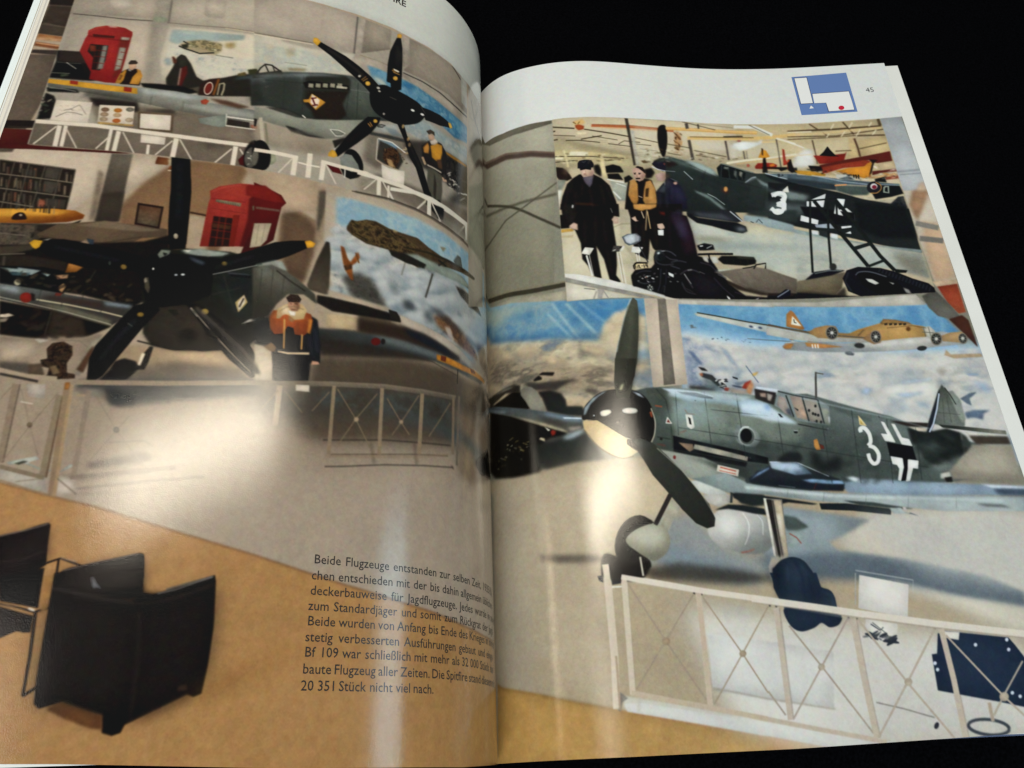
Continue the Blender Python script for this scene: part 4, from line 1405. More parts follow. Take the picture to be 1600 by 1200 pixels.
P('d8c9ac', '948,508 965,489 985,486 990,500 965,515', b=4, a=.7)
P('7f96a3', '975,520 1008,530 1018,565 990,562', b=5, a=.8)
P('7b8a94', '970,590 1020,575 1020,610 985,600', b=5, a=.7)
tile(760, 560, 8)
N(['8d7d66', 'a99578', '77695a', 'b8a384'], '0,20 640,60 900,100 1600,80 1600,420 900,400 400,330 0,340', scale=14, seed=5, b=3, stretch=2.5, a=.8)
P('4b423c', '470,300 640,310 900,280 1150,262 1000,310 860,400 560,400', b=2.5)
P('5a5048', '1200,390 1320,380 1420,420 1360,470', b=2.5, a=.8)
P('201c18', '650,205 700,175 850,175 830,215 760,212', b=.8)
P('1e1a17', '590,270 650,215 690,240 690,265 600,285', b=.9)
P('6e6656', '400,330 500,230 640,180 660,200 520,270', b=1.5, a=.8)
P('39332b', '20,520 160,420 340,330 420,340 420,420 240,440 60,600', b=1.5)
P('8b8372', '100,470 240,380 340,345 330,370 180,440', b=1.2)
P('0d0b0a', '20,600 100,590 330,420 430,420 560,640 480,640 60,610', b=1.2)
P('272420', '640,420 800,400 930,440 990,520 1000,600 1200,600 1240,720 1000,710 760,660 700,500', b=1.5, g=('2f3430', 700, 450, 1100, 680))
P('8f8776', '425,460 430,390 480,350 560,355 620,400 690,520 755,665 550,640 490,540', b=.9, g=('a39a86', 450, 370, 650, 620))
# dark ground under the far wing
P('0d0b09', '0,650 500,720 1000,900 1000,960 760,1010 640,1200 700,1500 0,1500', b=2)
P('2c2e2a', '560,1080 900,1000 1020,960 1220,900 1300,1000 1380,1100 1500,1300 900,1500 600,1300', b=4, g=('4d4f48', 700, 1050, 1300, 1200))
D(['8d7f52', 'b9ad8c', '5b5238'], '260,1000 560,1040 540,1200 260,1180', 22, 13, 5, b=.7)
D(['7f7448', 'a89e80'], '60,1080 520,1080 460,1400 60,1400', 26, 10, 8, b=.8)
P('c9b694', '650,1010 680,985 730,1000 735,1045 700,1030', b=.8)
P('b23325', '800,920 820,890 870,905 860,950 820,970', b=1)
P('d5cdb8', '720,850 790,890 800,900 770,910', b=.7)
# far wing
P('5d676b', '20,620 160,605 480,630 800,675 1000,710 1190,745 1200,830 1220,860 1180,900 1040,940 940,910 700,840 480,770 300,730 20,680', b=.9, g=('6f6a5c', 600, 640, 560, 800))
P('8fa3b5', '700,670 1000,720 1190,755 1190,800 1000,780 760,720', b=2, a=.7)
P('cdd6dc', '950,735 1190,742 1190,760 970,752', b=.8)
P('3a2f28', '640,730 900,790 1020,850 760,800', b=3, a=.7)
P('b7a888', '300,725 560,765 760,820 980,890 1040,930 960,920 700,850 480,785', b=1.2, a=.9)
P('9a8f7c', '1000,860 1180,840 1200,880 1050,920', b=2)
L('a9b8c0', 12, '30,655 120,668 240,675', b=1, a=.8)
P('b9c6cc', '960,980 1100,920 1210,885 1215,930 1080,1010 960,1020', b=3, a=.85)
# pale floor
tile(0, 0, 1)
P(W('aa9c82'), '765,752 800,748 850,735 900,722 1000,715 1100,740 1640,760 1640,1240 765,1240', b=3)
P(W('bdae94'), '850,740 1060,720 1040,830 960,880 860,860', b=20)
N([W('ac9d84'), W('bbae98'), W('b4a58c')], '770,760 1000,730 960,900 940,1080 780,1060', scale=60, seed=3, b=10, a=.5)
P('a89a86', '775,770 800,760 840,1090 780,1080', b=12, a=.6)
P(W('bdb8aa'), '1300,830 1600,800 1640,850 1640,1010 1350,900', b=8)
P(W('c4beb0'), '1350,800 1500,790 1640,800 1640,950 1500,920 1300,850', b=6)
# shadows of wing on floor (printed)
P('8d9596', '1210,790 1280,800 1360,812 1330,830 1295,848 1310,860 1420,875 1540,900 1600,925 1600,945 1500,930 1400,905 1290,900 1200,880 1180,840', b=3)
P('7f8b92', '1040,850 1110,870 1200,900 1170,912 1120,905 1060,900 1030,880', b=8, a=.9)
P('5f6b76', '1180,870 1330,865 1450,885 1560,915 1640,940 1640,955 1500,930 1380,910 1200,905', b=5, a=.7)
P('8a9499', '1000,820 1080,800 1130,850 1210,880 1180,910 1080,890 990,880', b=9, a=.7)
P('8a7a68', '840,868 930,868 950,876 900,880 850,876', b=3, a=.8)
P('6f6253', '850,870 920,868 945,874 870,878', b=3, a=.7)
P('494238', '1000,890 1060,880 1150,890 1220,905 1150,912 1020,905', b=5, a=.75)
# carpet, bottom
P(W('b08a4e'), '770,1072 830,1082 900,1097 960,1107 1000,1115 1100,1132 1200,1150 1290,1166 1300,1250 770,1250', b=1, g=(W('b8935c'), 780, 1150, 1150, 1150), nz=5, ns=14)
L('8d6a3c', 3, '770,1074 850,1087 960,1108', b=1.5, a=.6)
L('b07a54', 3, '990,1114 1100,1134 1200,1152 1290,1168', b=1.2, a=.8)
P('cfc9bd', '975,1100 1000,1098 1200,1130 1400,1160 1400,1180 1280,1165 1100,1132 980,1112', b=1)
# ---- mural right
P('c0ad97', '1006,466 1060,467 1075,600 1020,605', b=.6)
P('8a7f70', '1026,467 1040,467 1055,600 1036,602', b=.7)
P('7fa6c4', '1060,474 1200,479 1320,480 1450,474 1460,480 1590,700 1590,720 1070,700', b=.8)
N([W('5288b4'), W('5d91b6'), W('74a4c0'), W('588eb8')], '1060,474 1200,479 1320,480 1448,476 1475,495 1500,520 1300,545 1180,540 1064,520', scale=30, seed=2, b=2)
P('9fbed2', '1064,510 1200,530 1360,545 1540,535 1560,570 1064,560', b=8)
N(['8f9aa2', 'c2bcb0', 'd2cbbf', 'b9b5ad', 'a7abad'], '1062,518 1110,528 1180,542 1300,548 1400,552 1545,545 1590,680 1590,725 1300,660 1070,640', scale=30, seed=21, b=6, stretch=2.2, gain=2.1)
P('cfc7b8', '1130,545 1300,552 1380,556 1300,575 1150,570', b=8, a=.7)
P('d6d0c6', '1280,545 1400,555 1520,560 1480,580 1330,575', b=8, a=.8)
N(['8b95a8', '77849c', 'a9abb2', 'c0bab2'], '1065,530 1110,540 1160,580 1200,600 1150,620 1075,610', scale=16, seed=9, b=5, a=.8)
P('d8d2c6', '1360,640 1380,620 1400,615 1440,625 1460,615 1470,650 1400,660', b=5, a=.8)
tile(0, 0, 1)
clouds('1066,528 1110,530 1180,546 1300,553 1400,556 1545,548 1600,720 1300,700 1070,650', 545, 690, 1066, 1590, W('d2d1cb'), W('bcbfbd'), W('8696a4'), 13, 44, 80, 7, b=2.6)
tile(1350, 560, 6.384)
P('dcd6cb', '50,350 180,300 380,250 640,220 740,230 700,450 560,420 440,380 350,410 180,370 60,400', b=3, a=.8)
P('9fb0c0', '0,290 90,300 30,360 -40,350', b=2)
P('9fb2c4', '300,350 460,345 600,330 560,360 400,395', b=2.5, a=.8)
P('a3b1bf', '250,250 500,205 700,195 640,225 420,250', b=2.5, a=.8)
P('8ea0b2', '500,430 640,440 660,510 560,480', b=3, a=.7)
P('7b95b5', '1010,150 1130,150 1150,170 1040,172', b=2, a=.8)
P('8fa5bd', '1080,240 1200,240 1240,320 1300,380 1200,330', b=4, a=.7)
P('c8c2b8', '740,100 840,60 1000,40 1080,10 960,80 900,160 800,180 740,140', b=3)
P('9c8f82', '735,120 800,90 830,120 770,170', b=3, a=.8)
P('8d949a', '730,200 840,230 880,200 860,260 800,280 730,270', b=3, a=.8)
P('6f7c8a', '955,400 1050,345 1120,335 1090,370 1050,400 1070,470 1020,450', b=1.2)
P('66788c', '1000,540 1090,515 1260,515 1190,550 1185,610 1090,590 1020,600', b=1.8)
# chequered fighter in the mural
tile(1060, 470, 8)
P('5a6d90', '110,610 180,640 300,790 270,800 160,680', b=1.5, a=.8)
P('7f8fa8', '500,560 600,620 700,770 790,880 760,870 600,690', b=2, a=.8)
L('566680', 9, '840,810 1000,1025', b=.7)
P('2b2a2c', '245,825 320,840 370,880 290,870', b=.9)
P('3a3a3e', '300,900 420,930 480,990 520,1060 620,1130 480,1060 400,990 290,950', b=1)
P('c06a48', '260,910 300,900 310,940 280,945', b=1)
P('c9c2ba', '480,980 560,980 600,1050 530,1040', b=.8)
D(['18181a', 'd8d4cc', '2a2a2c'], '460,980 600,980 610,1090 480,1080', 22, 14, 5, b=.5)
P('b04a3c', '580,1080 640,1090 620,1130 570,1120', b=1)
P('a9988a', '630,1090 800,1110 900,1140 800,1190 640,1150', b=2)
P('c2402c', '790,1090 830,1020 910,990 890,1060 850,1105', b=.8)
P('c98a60', '860,1060 910,1000 940,1060 900,1180 850,1140', b=1.5)
P('c9a15c', '920,910 1000,885 970,930 930,945', b=.9)
P('333438', '670,945 740,965 740,985 680,965', b=.8)
P('454c5c', '660,1050 800,1075 780,1090 690,1070', b=1)
P('5d6b80', '690,1030 900,990 830,1020 760,1060', b=1.5, a=.8)
P('3b3a36', '130,1060 300,1070 480,1120 400,1140 140,1110', b=2.5, a=.9)
P('55625a', '300,900 480,1000 560,1100 460,1150 300,1080', b=5, a=.5)
# B-17: wing, fuselage
P('c9c6b6', '195,160 250,150 800,250 1400,350 1600,390 1600,440 1560,470 1300,440 900,350 500,255 230,190', b=1, g=('a9b4b8', 600, 200, 1500, 440))
L('40463c', 14, '230,148 500,195 850,262 1200,318 1400,355', b=.6)
L('7b5c3c', 14, '1400,355 1600,385', b=.7)
for x, y in ((905, 322), (1020, 338)):
    E('4d5878', x, y, 26, 13, 15, b=.8)
E('e8e8e4', 955, 332, 12, 8, b=.7)
L('5a5d54', 6, '860,472 1100,490 1560,518', b=.6)
P('b58048', '1350,170 1400,120 1440,150 1570,350 1540,360 1350,320', b=.8, g=('a4713c', 1400, 150, 1400, 340))
P('e8e0cc', '1420,190 1540,320 1405,295', b=.7)
L('37342e', 12, '1440,230 1448,272 1475,278', b=.5)
P('c3c2b8', '1340,560 1400,525 1600,520 1640,600 1600,620 1400,600 1310,595', b=1.2)
P('b07a4c', '1300,570 1340,530 1390,530 1360,590 1310,590', b=1)
P('9a6038', '1380,470 1480,490 1400,492', b=.9)
D(['566070'], '380,440 640,450 640,500 400,490', 12, 8, 6, b=.6, asp=1.5)
D(['6d7c90'], '760,480 1000,490 960,530 760,520', 9, 7, 7, b=.7)
D(['6a5c4c'], '160,310 230,310 220,335 165,335', 5, 9, 2, b=.8)
for s in ('300,60 700,20', '720,120 1000,60', '260,20 640,40', '1130,210 1170,290'):
    L('a9c8dd', 8, s, b=1.4, a=.5)
tile(1200, 300, 4)
P('a8a9a4', '90,970 150,930 300,960 480,975 700,930 900,905 1080,870 1180,890 1250,920 1220,950 900,985 600,1000 300,1000 110,985', b=1.2, g=('c9c9c2', 500, 920, 480, 1000))
P('b7bab2', '-10,840 120,865 260,890 360,910 360,945 200,930 -10,890', b=1.2)
P('c98d42', '495,890 560,860 700,820 850,825 970,840 1000,870 980,905 860,915 700,930 560,935', b=1, g=('d39a4a', 600, 840, 800, 920))
P('8a5f30', '700,820 720,795 790,800 870,815 850,830 720,840', b=1)
P('4b4032', '710,830 840,815 850,825 720,842', b=.8)
P('b9b3a2', '960,850 1010,840 1040,870 1030,910 980,905', b=.8)
P('b98a50', '1080,900 1140,880 1210,875 1240,905 1230,940 1090,930', b=.9)
P('b8824a', '250,880 290,850 360,835 420,840 440,890 400,920 300,915', b=.9)
P('a4703a', '600,920 640,880 690,870 700,940 660,950', b=.9)
P('b07c46', '250,930 330,945 460,968 330,975 230,960', b=1)
for x, y, rx, ry in ((398, 880, 40, 44), (672, 905, 34, 42), (1050, 918, 36, 40), (1215, 915, 28, 34)):
    E('6b6a62', x, y, rx, ry, -15, b=.6)
    E('3a3c3a', x, y, rx * .75, ry * .78, -15, b=.6)
    for a in range(5):
        t = math.radians(a * 72 + 20)
        L('b8b6aa', 8, [[x, y], [x + rx * .7 * math.cos(t), y + ry * .7 * math.sin(t)]], b=.5)
    E('b8b4a6', x, y, 9, b=.5)
E('4a4c4c', 570, 958, 34, 18, 5, b=.7)
E('4a4c4c', 960, 975, 30, 16, -5, b=.7)
P('5a5d5e', '480,1000 540,1010 530,1022 490,1015', b=.9)
E('6d5a3c', 875, 855, 18, b=.8)
P('5a452c', '835,860 855,855 855,868 838,870', b=.6)
P('5a452c', '915,855 940,855 935,868', b=.6)
L('554a38', 10, '0,830 120,855 260,880', b=.6)
L('554a38', 8, '440,890 520,905', b=.7)
D(['e8e4da'], '260,945 330,960 320,980 265,975', 6, 9, 2, b=.6)
P('b7966c', '1100,1020 1110,985 1140,1015 1330,1010 1340,1030 1160,1040', b=1.2, a=.8)
# antenna
L('5d5a54', 9, '297,1125 299,1290', b=.6)
L('6d6a62', 6, '297,1130 345,1138', b=.5)
# ---- strip right of the inset (outer edge of the large photo)
tile(1200, 0, 4)
P('a5a6a4', '690,740 830,728 1000,1200 830,1200', b=.6, g=('b9b8b5', 760, 760, 900, 1180))
L('848789', 10, '800,1075 950,1060', b=1.2, a=.8)
L('7c7f80', 7, '820,1092 955,1082', b=1, a=.6)
P('c2a78c', '920,1200 940,1150 970,1130 1010,1220', b=2)
tile(1200, 300, 4)
P('c4b5a0', '840,-10 1000,-10 1080,230 1180,560 1230,740 1200,760 1050,590 960,350', b=.8)
P('a8805f', '900,-10 1005,-10 960,120 930,180 880,80', b=2)
P('c9a684', '960,180 1070,200 1170,540 1040,560 980,360', b=3)
L('8d857a', 32, '920,195 1065,225', b=1)
L('857d72', 34, '945,290 1095,305', b=1)
L('8f8272', 10, '940,170 925,250', b=1, a=.6)
P('b5462c', '1055,590 1180,570 1235,750 1190,760 1120,690', b=.8, g=('c25a38', 1080, 590, 1200, 740))
P('c7a888', '1020,560 1180,545 1185,572 1050,590', b=1)
P('6a655a', '960,650 1040,610 1130,700 1210,790 1140,795 1060,775 1000,720', b=.9, g=('7d786c', 980, 650, 1150, 790))
P('5e3426', '1130,795 1210,770 1250,800 1310,970 1240,900', b=1)
P('bdb5a6', '-10,690 300,690 700,655 920,640 990,705 700,715 300,718 -10,712', b=.8)
tile(0, 0, 1)
P('bfb6a8', '1057,468 1200,473 1210,480 1060,475', b=.8)
# ---- the big Messerschmitt ------------------------------------------------------------------
# fuselage
P('6d7670', '984,612 1010,606 1030,605 1080,608 1180,618 1260,615 1330,635 1390,650 1470,680 1560,700 1540,745 1470,755 1400,758 1300,765 1200,770 1130,760 1060,740 1010,700', b=1, g=('4c544e', 1250, 630, 1230, 760))
P('5f6558', '1010,608 1035,606 1055,650 1060,720 1020,700 1010,650', b=1.5)
P(W('6a756c'), '1040,606 1180,620 1260,660 1250,690 1120,690 1055,690 1050,640', b=3)
tile(800, 600, 4)
P('a9bcc4', '1000,30 1260,80 1600,120 1600,180 1300,120 1100,110 990,70', b=2.5, a=.9)
P('c9d6dc', '930,25 1100,40 1250,75 1200,82 1000,55', b=1.2)
P('23272a', '1030,45 1140,50 1250,75 1255,92 1180,85 1060,62', b=.9)
L('d8dede', 6, '1040,45 1150,50 1255,78', b=.6)
P('9fb0b4', '1000,120 1140,100 1220,140 1160,200 1040,200', b=4, a=.6)
P('586258', '900,90 960,100 1000,260 1005,410 900,390 880,240', b=2)
L('3c423c', 6, '900,30 960,100 990,230 1005,400', b=.7, a=.8)
L('b05a3c', 9, '893,135 938,142', b=.6)
P('e4ddd0', '970,205 1000,248 960,245', b=.5)
P('8a3a30', '974,218 990,242 966,240', b=.5)
P('e8e2d4', '1083,190 1125,195 1140,270 1120,282 1095,265', b=.5)
P('1f1f1f', '1100,205 1115,215 1122,255 1108,250', b=.5)
L('a85a40', 8, '1080,160 1095,185 1140,190', b=.8, a=.7)
L('a05040', 6, '1050,305 1090,290', b=.9, a=.7)
L('2f3530', 6, '905,330 990,345', b=.6, a=.8)
P('1e1e1c', '925,335 940,338 938,352 922,348', b=.5)
L('8f4a38', 10, '905,375 960,385', b=1, a=.6)
# exhaust stub / intake on cowling
P('8f9690', '1400,265 1450,255 1520,290 1550,340 1520,390 1450,385 1400,350', b=1, s=1)
P('7d847c', '1375,310 1420,300 1420,350 1385,325', b=1)
E('a9aea4', 1465, 325, 50, 55, -10, b=.7)
E('1a1c1c', 1463, 322, 36, 44, -10, b=.6)
# exhaust trough
P('15161a', '1005,322 1120,350 1400,410 1600,460 1600,500 1450,480 1200,440 1010,410', b=.8)
P('a9a08c', '1140,375 1300,410 1475,455 1470,482 1300,445 1130,405', b=.7)
P('a98468', '1040,365 1130,375 1135,410 1110,425 1060,385', b=.8)
P('1a1a1c', '1010,410 1200,440 1470,490 1460,520 1200,470 1010,420', b=1)
# belly, lower cowl
P('a6a595', '905,405 1010,425 1200,460 1330,520 1460,590 1450,640 1370,685 1200,620 1090,580 990,500', b=1, g=('8d9084', 1000, 430, 1350, 660))
P('3c423e', '1050,440 1300,500 1470,520 1480,600 1340,560 1200,490', b=3, a=.7)
P('c6c5ba', '1115,605 1180,600 1280,630 1350,690 1250,705 1140,660', b=1)
P('b9b2a6', '1190,690 1360,690 1370,740 1290,770 1220,740', b=1.2)
P('e0d3c0', '1285,505 1418,535 1412,578 1278,545', b=.5)
L('c0503c', 9, '1300,520 1400,545', b=.5, a=.8)
L('c0503c', 6, '1295,540 1400,563', b=.5, a=.7)
E('9a4038', 1015, 458, 9, 12, b=.6)
# air intake
P('2b3035', '1480,590 1540,540 1640,500 1640,640 1500,620', b=1)
P('7f97a8', '1490,580 1560,530 1640,510 1640,530 1560,560', b=1.2)
# spinner
P('171412', '440,220 450,150 500,90 560,50 640,35 740,35 820,70 870,140 893,230 890,310 860,370 800,350 740,340 620,290 500,225', b=.6, s=1)
P('8f9a9a', '445,200 450,150 500,90 570,48 600,42 540,80 490,130 462,190', b=.8)
P('a9b0b8', '740,40 800,60 830,90 790,75', b=1)
L('b9ae98', 8, '868,150 893,230 890,310 870,365', b=.6, s=1)
P('b05030', '858,175 872,170 880,210 866,205', b=.7)
P('ecdfc8', '548,180 565,165 610,160 620,180 590,200 560,202', b=1, s=1)
P('e0d5c4', '685,160 720,148 770,152 785,170 760,185 700,182', b=1.2, s=1)
E('6f5d50', 660, 240, 18, 12, b=2)
E('6f5d58', 690, 262, 12, b=2)
E('ffffff', 512, 197, 5, b=.5)
P('ddbd8a', '443,235 465,222 480,230 530,225 600,265 725,345 720,375 745,395 790,420 740,455 690,462 620,440 540,390 480,330 450,280', b=.6, g=('e6cc9e', 480, 240, 640, 440))
L('8b7355', 6, '450,285 540,392 620,442 690,464 760,452', b=.7, s=1)
# wing (near), gear
tile(1100, 720, 5.3333)
P('aab2ae', '-100,150 180,100 350,180 520,205 800,235 1100,270 1600,280 2700,300 2700,420 2000,420 1600,380 1100,350 700,310 480,280 330,290 200,265', b=1, g=('8d9792', 800, 240, 790, 350))
P('c4c9c2', '330,210 600,235 1100,285 1600,300 1600,330 1000,300 500,250 340,240', b=2, a=.8)
P('8fa0ae', '1130,180 1400,150 1700,170 2200,190 2700,210 2700,290 1700,290 1200,270', b=2)
P('a9b8c2', '1200,170 1300,160 1800,200 2300,240 2000,250 1400,210', b=4, a=.6)
P('4d5d70', '2400,230 2700,240 2700,290 2460,280', b=3)
P('dfe6ea', '2300,195 2500,205 2700,215 2700,230 2400,225', b=2)
P('2c3138', '370,170 440,90 560,40 560,10 760,10 830,60 940,90 1120,150 1170,190 1160,250 900,240 600,215 400,190', b=1)
P('aab9c6', '545,10 770,12 850,60 900,110 760,120 560,60', b=1.2, g=('6f8398', 600, 20, 820, 110))
P('8fb0d0', '810,160 900,150 1150,165 1170,195 1050,195 880,185', b=1.2)
P('6d84a0', '380,160 450,95 545,50 545,70 460,120', b=1)
L('dfe5ea', 6, '545,10 770,12 1040,130', b=.6)
L('c8d0d8', 6, '620,205 760,222', b=.6)
L('b04038', 8, '935,185 915,235', b=.7)
P('d8dcdc', '1170,140 1240,130 1300,150 1260,175', b=2)
L('4b5450', 8, '350,182 600,218 900,245', b=.8, a=.7)
P('1e2428', '230,270 480,290 700,320 950,360 900,365 700,345 640,360 560,330 340,350 250,310', b=1.2)
P('20282c', '960,355 1180,355 1560,400 1555,450 1230,415 975,405', b=.8)
P('3e4a48', '1160,330 1400,345 1650,385 1750,400 1600,400 1300,370', b=1)
P('a2b0ac', '1540,395 1640,390 1660,420 1720,440 1580,440', b=1)
P('c2b8b0', '1650,380 1680,385 1690,415 1660,410', b=.7)
P('5d686c', '1720,430 1790,460 1700,440', b=.9)
P('4a4a4a', '2250,355 2480,365 2560,390 2350,380', b=1.5, a=.8)
# drop tank
P('c4bdb2', '30,590 60,480 110,420 200,390 320,400 480,450 560,520 600,640 560,720 480,770 360,775 200,740 90,680', b=1, s=1, g=('8f8f88', 250, 480, 430, 740))
P('dad2c6', '130,470 220,450 300,520 290,600 200,620 120,560', b=6, a=.8)
P('23292c', '90,410 200,365 330,370 500,400 520,450 420,440 300,415 200,400', b=1.2)
L('e0dad0', 9, '320,430 370,520 370,620 340,700', b=.8, s=1)
L('d0ccc4', 7, '440,450 485,510 490,620', b=.8, s=1)
L('c05a44', 10, '310,765 370,755 420,735', b=.9)
P('5a6660', '650,450 760,470 870,550 780,590 690,580 660,520', b=1.5)
P('98a29a', '680,590 830,580 800,690 720,740 690,700', b=3)
L('a8584a', 8, '710,605 770,640 810,690', b=.9)
P('46504c', '220,260 240,270 235,350 215,350', b=.8)
P('2c3433', '250,270 500,285 500,370 400,380 300,350', b=2)
# main leg and covered wheel
P('8d8478', '490,310 650,320 700,800 620,825 580,780 540,560', b=.8)
P('e0d8c4', '495,310 520,315 600,800 580,790', b=.6)
P('2e2a26', '515,320 560,325 640,800 625,815', b=.8)
P('c0ad90', '580,325 640,330 700,790 670,805', b=.8)
P('ded3bc', '600,440 640,445 665,640 640,640', b=1.5, a=.8)
L('5d5346', 9, '570,330 655,800', b=.6)
P('b0a498', '535,880 560,820 640,830 600,900 580,980 560,1010', b=1)
P('202a38', '570,900 640,820 740,805 830,840 900,920 960,1050 1060,1090 1100,1210 1090,1300 760,1300 640,1170 580,1060', b=.8, g=('33455c', 650, 850, 950, 1200))
P('5f6a78', '640,960 680,910 700,950 670,1030', b=2.5, a=.7)
P('0f1830', '580,900 640,860 620,1000 600,1050', b=4, a=.6)
tile(1200, 900, 4)
P('2c3d54', '10,-20 300,-20 330,70 400,105 430,200 460,250 440,300 380,320 330,290 290,320 220,345 160,330 110,260 100,200 70,130', b=.9, nz=5, ns=10)
L('4f6a8c', 7, '390,150 400,200 385,260', b=1, a=.7)
L('506a8a', 7, '310,110 310,180', b=1, a=.7)
# tail, tailplane, fin
tile(1350, 560, 6.384)
P('232826', '430,690 600,740 820,700 960,740 1000,960 1060,980 1000,1050 720,1070 600,1000 560,880 480,850', b=2)
P('59625c', '480,860 700,830 850,900 600,960 500,940', b=4, a=.9)
P('7d857e', '600,1060 1020,950 1070,890 1080,960 1000,1050 760,1130', b=3, a=.8)
P('4b5149', '960,740 1020,780 1075,880 1080,950 1000,960', b=2)
P('5d6358', '645,640 690,480 740,320 770,260 830,330 910,460 980,560 1000,680 760,670', b=.9, g=('7d8278', 750, 320, 950, 660))
P('8f9488', '830,330 880,320 960,420 1010,600 1000,680 930,560', b=1.2)
P('2a3038', '640,640 700,450 735,340 750,300 745,420 700,640 660,740 620,740', b=.9)
L('cdd8e4', 10, '745,350 725,500 690,650 650,735', b=.7)
L('2b2c2a', 7, '800,290 860,370 915,460', b=.6)
P('3a3f38', '740,660 1000,680 1410,720 1420,760 1200,740 780,690', b=.8, g=('8c8a78', 900, 680, 1300, 740))
P('d2cdbc', '1000,735 1200,750 1420,765 1420,775 1050,765', b=.8)
P('5a4d40', '1040,770 1430,780 1460,860 1120,860', b=1.5)
P('3a302c', '260,625 640,645 630,690 430,675', b=.9)
P('c9bba6', '430,680 630,695 620,730 540,725', b=.9)
L('2c302e', 5, '140,570 150,590', b=.5)
P('aba08c', '1080,860 1470,860 1570,1210 880,1200 850,1120', b=2)
P('8b7f6f', '860,1110 1100,1140 1580,1180 1580,1250 800,1200', b=5, a=.7)
P('b9b6a8', '760,1150 850,1130 870,1180 820,1200 760,1200', b=1)
P('232220', '800,1190 870,1180 880,1230 820,1230', b=1)
# 3 and cross on the fuselage
tile(1200, 600, 4)
L('e4e0d6', 22, '580,300 575,280 600,275 630,310 640,360 625,385', b=.5, s=1)
L('e4e0d6', 22, '630,385 665,400 690,440 685,485 660,498 635,470 625,435', b=.5, s=1)
P('e4e0d6', '705,235 725,240 795,365 730,355 705,310 745,315', b=.5)
P('e4e0d6', '770,248 790,252 835,335 880,345 900,388 835,378', b=.5)
P('15171b', '742,365 900,390 925,475 760,448', b=.6)
P('15171b', '838,455 875,462 870,600 830,605 842,520', b=.6)
P('e4e0d6', '765,452 840,465 848,520 830,605 812,600 820,530 805,505 778,500', b=.5)
P('e4e0d6', '872,472 938,480 935,530 905,525 885,605 860,608 872,530', b=.5)
P('e0c890', '562,195 615,262 572,255', b=.5)
P('b59a50', '572,220 598,255 576,250', b=.5)
# canopy
tile(1160, 590, 8)
P('c9ced2', '165,110 450,145 440,180 160,140', b=.6)
P('3a3230', '150,140 420,190 390,340 260,300 160,260', b=.8)
P('a9907c', '210,190 290,190 300,250 220,240', b=1.2)
P('a5978a', '300,195 380,215 350,300 310,280', b=1.2)
P('8f9a96', '440,160 560,180 930,260 1080,360 1095,600 680,540 640,490 400,350', b=.8)
P('a8988c', '450,230 530,250 600,480 520,440 430,340', b=1)
P('5b5f6c', '540,400 590,380 620,480 560,450', b=1.5)
P('b09a88', '590,225 735,245 825,535 680,500', b=.8)
P('c9a488', '700,380 760,390 810,500 740,480', b=2, a=.8)
P('a3998a', '760,265 925,280 1010,570 840,545', b=.8)
P('9a9c8c', '975,380 1070,390 1085,590 1030,580', b=1.2)
for s in ('540,220 640,490', '745,245 830,545', '940,280 1020,575'):
    L('3d433f', 16, s, b=.6)
L('4a4f4c', 14, '440,170 640,220 940,275', b=.7)
L('2a2e2c', 10, '690,580 1060,655', b=.6)
L('dfe4e4', 10, '1080,490 1085,570', b=.8)
for x, y in ((910, 355), (830, 410), (880, 450), (910, 460), (945, 470), (925, 545), (980, 555)):
    E('2e2f2e', x, y, 14, 18, b=.6)
P('3b3f3a', '640,370 700,400 690,420', b=.8)
P('b9cbd8', '-20,250 250,300 400,400 540,480 690,575 560,560 340,520 -20,470', b=2, a=.75)
P('dfe6ea', '-20,330 280,340 460,450 680,575 520,530 250,430 -20,400', b=2.5, a=.7)
P('6f97c4', '260,340 330,340 350,420 280,400', b=3, a=.7)
P('15181c', '440,450 470,455 510,500 475,500', b=.6)
E('1c1f22', 665, 680, 24, 16, b=.6)
L('d8dcdc', 6, '645,665 690,665', b=.5)
P('c98a48', '890,780 930,765 975,900 925,905 895,860', b=.7)
P('7f3a28', '960,830 1010,850 1020,890 980,890', b=.8)
P('30332f', '440,1030 560,940 700,940 740,1000 720,1050 480,1050', b=2)
P('2a2c2c', '860,920 960,980 1000,1080 1180,990 1250,1030 1200,1150 1000,1180 880,1100', b=4, a=.85)
L('5d5a54', 22, '912,-10 920,250', b=.7)
P('59645e', '1090,330 1500,470 1600,520 1600,560 1380,500 1100,380', b=2, a=.6)
# ---- upper propeller blade
tile(800, 300, 4)
P('4d4d3e', '755,660 780,680 790,760 790,900 780,1060 760,1150 735,1290 650,1290 640,1170 645,1050 665,940 690,830 720,720', b=.7, g=('5b5c4c', 660, 900, 780, 900))
L('a9b0a8', 8, '740,670 700,790 670,920 655,1000', b=.7, a=.8)
tile(880, 560, 8)
P('464436', '650,0 910,0 890,220 840,330 800,400 740,430 680,425 640,290', b=.7)
P('b9b088', '690,400 720,330 760,300 740,400', b=1.5)
# lower blade
tile(800, 600, 4)
P('4a4a40', '740,350 800,335 880,370 960,440 1060,540 1150,650 1230,750 1270,840 1265,890 1220,902 1150,870 1060,780 960,660 880,570 820,470 780,410', b=.6, s=0, g=('33342e', 800, 400, 1200, 850))
P('4f524a', '740,350 800,340 870,372 860,400 790,400', b=1.5)
L('b0ae98', 6, '905,400 1060,540 1180,680 1265,820', b=.6, a=.7)
P('3a2a22', '720,345 745,350 790,420 770,410 720,375', b=.7)
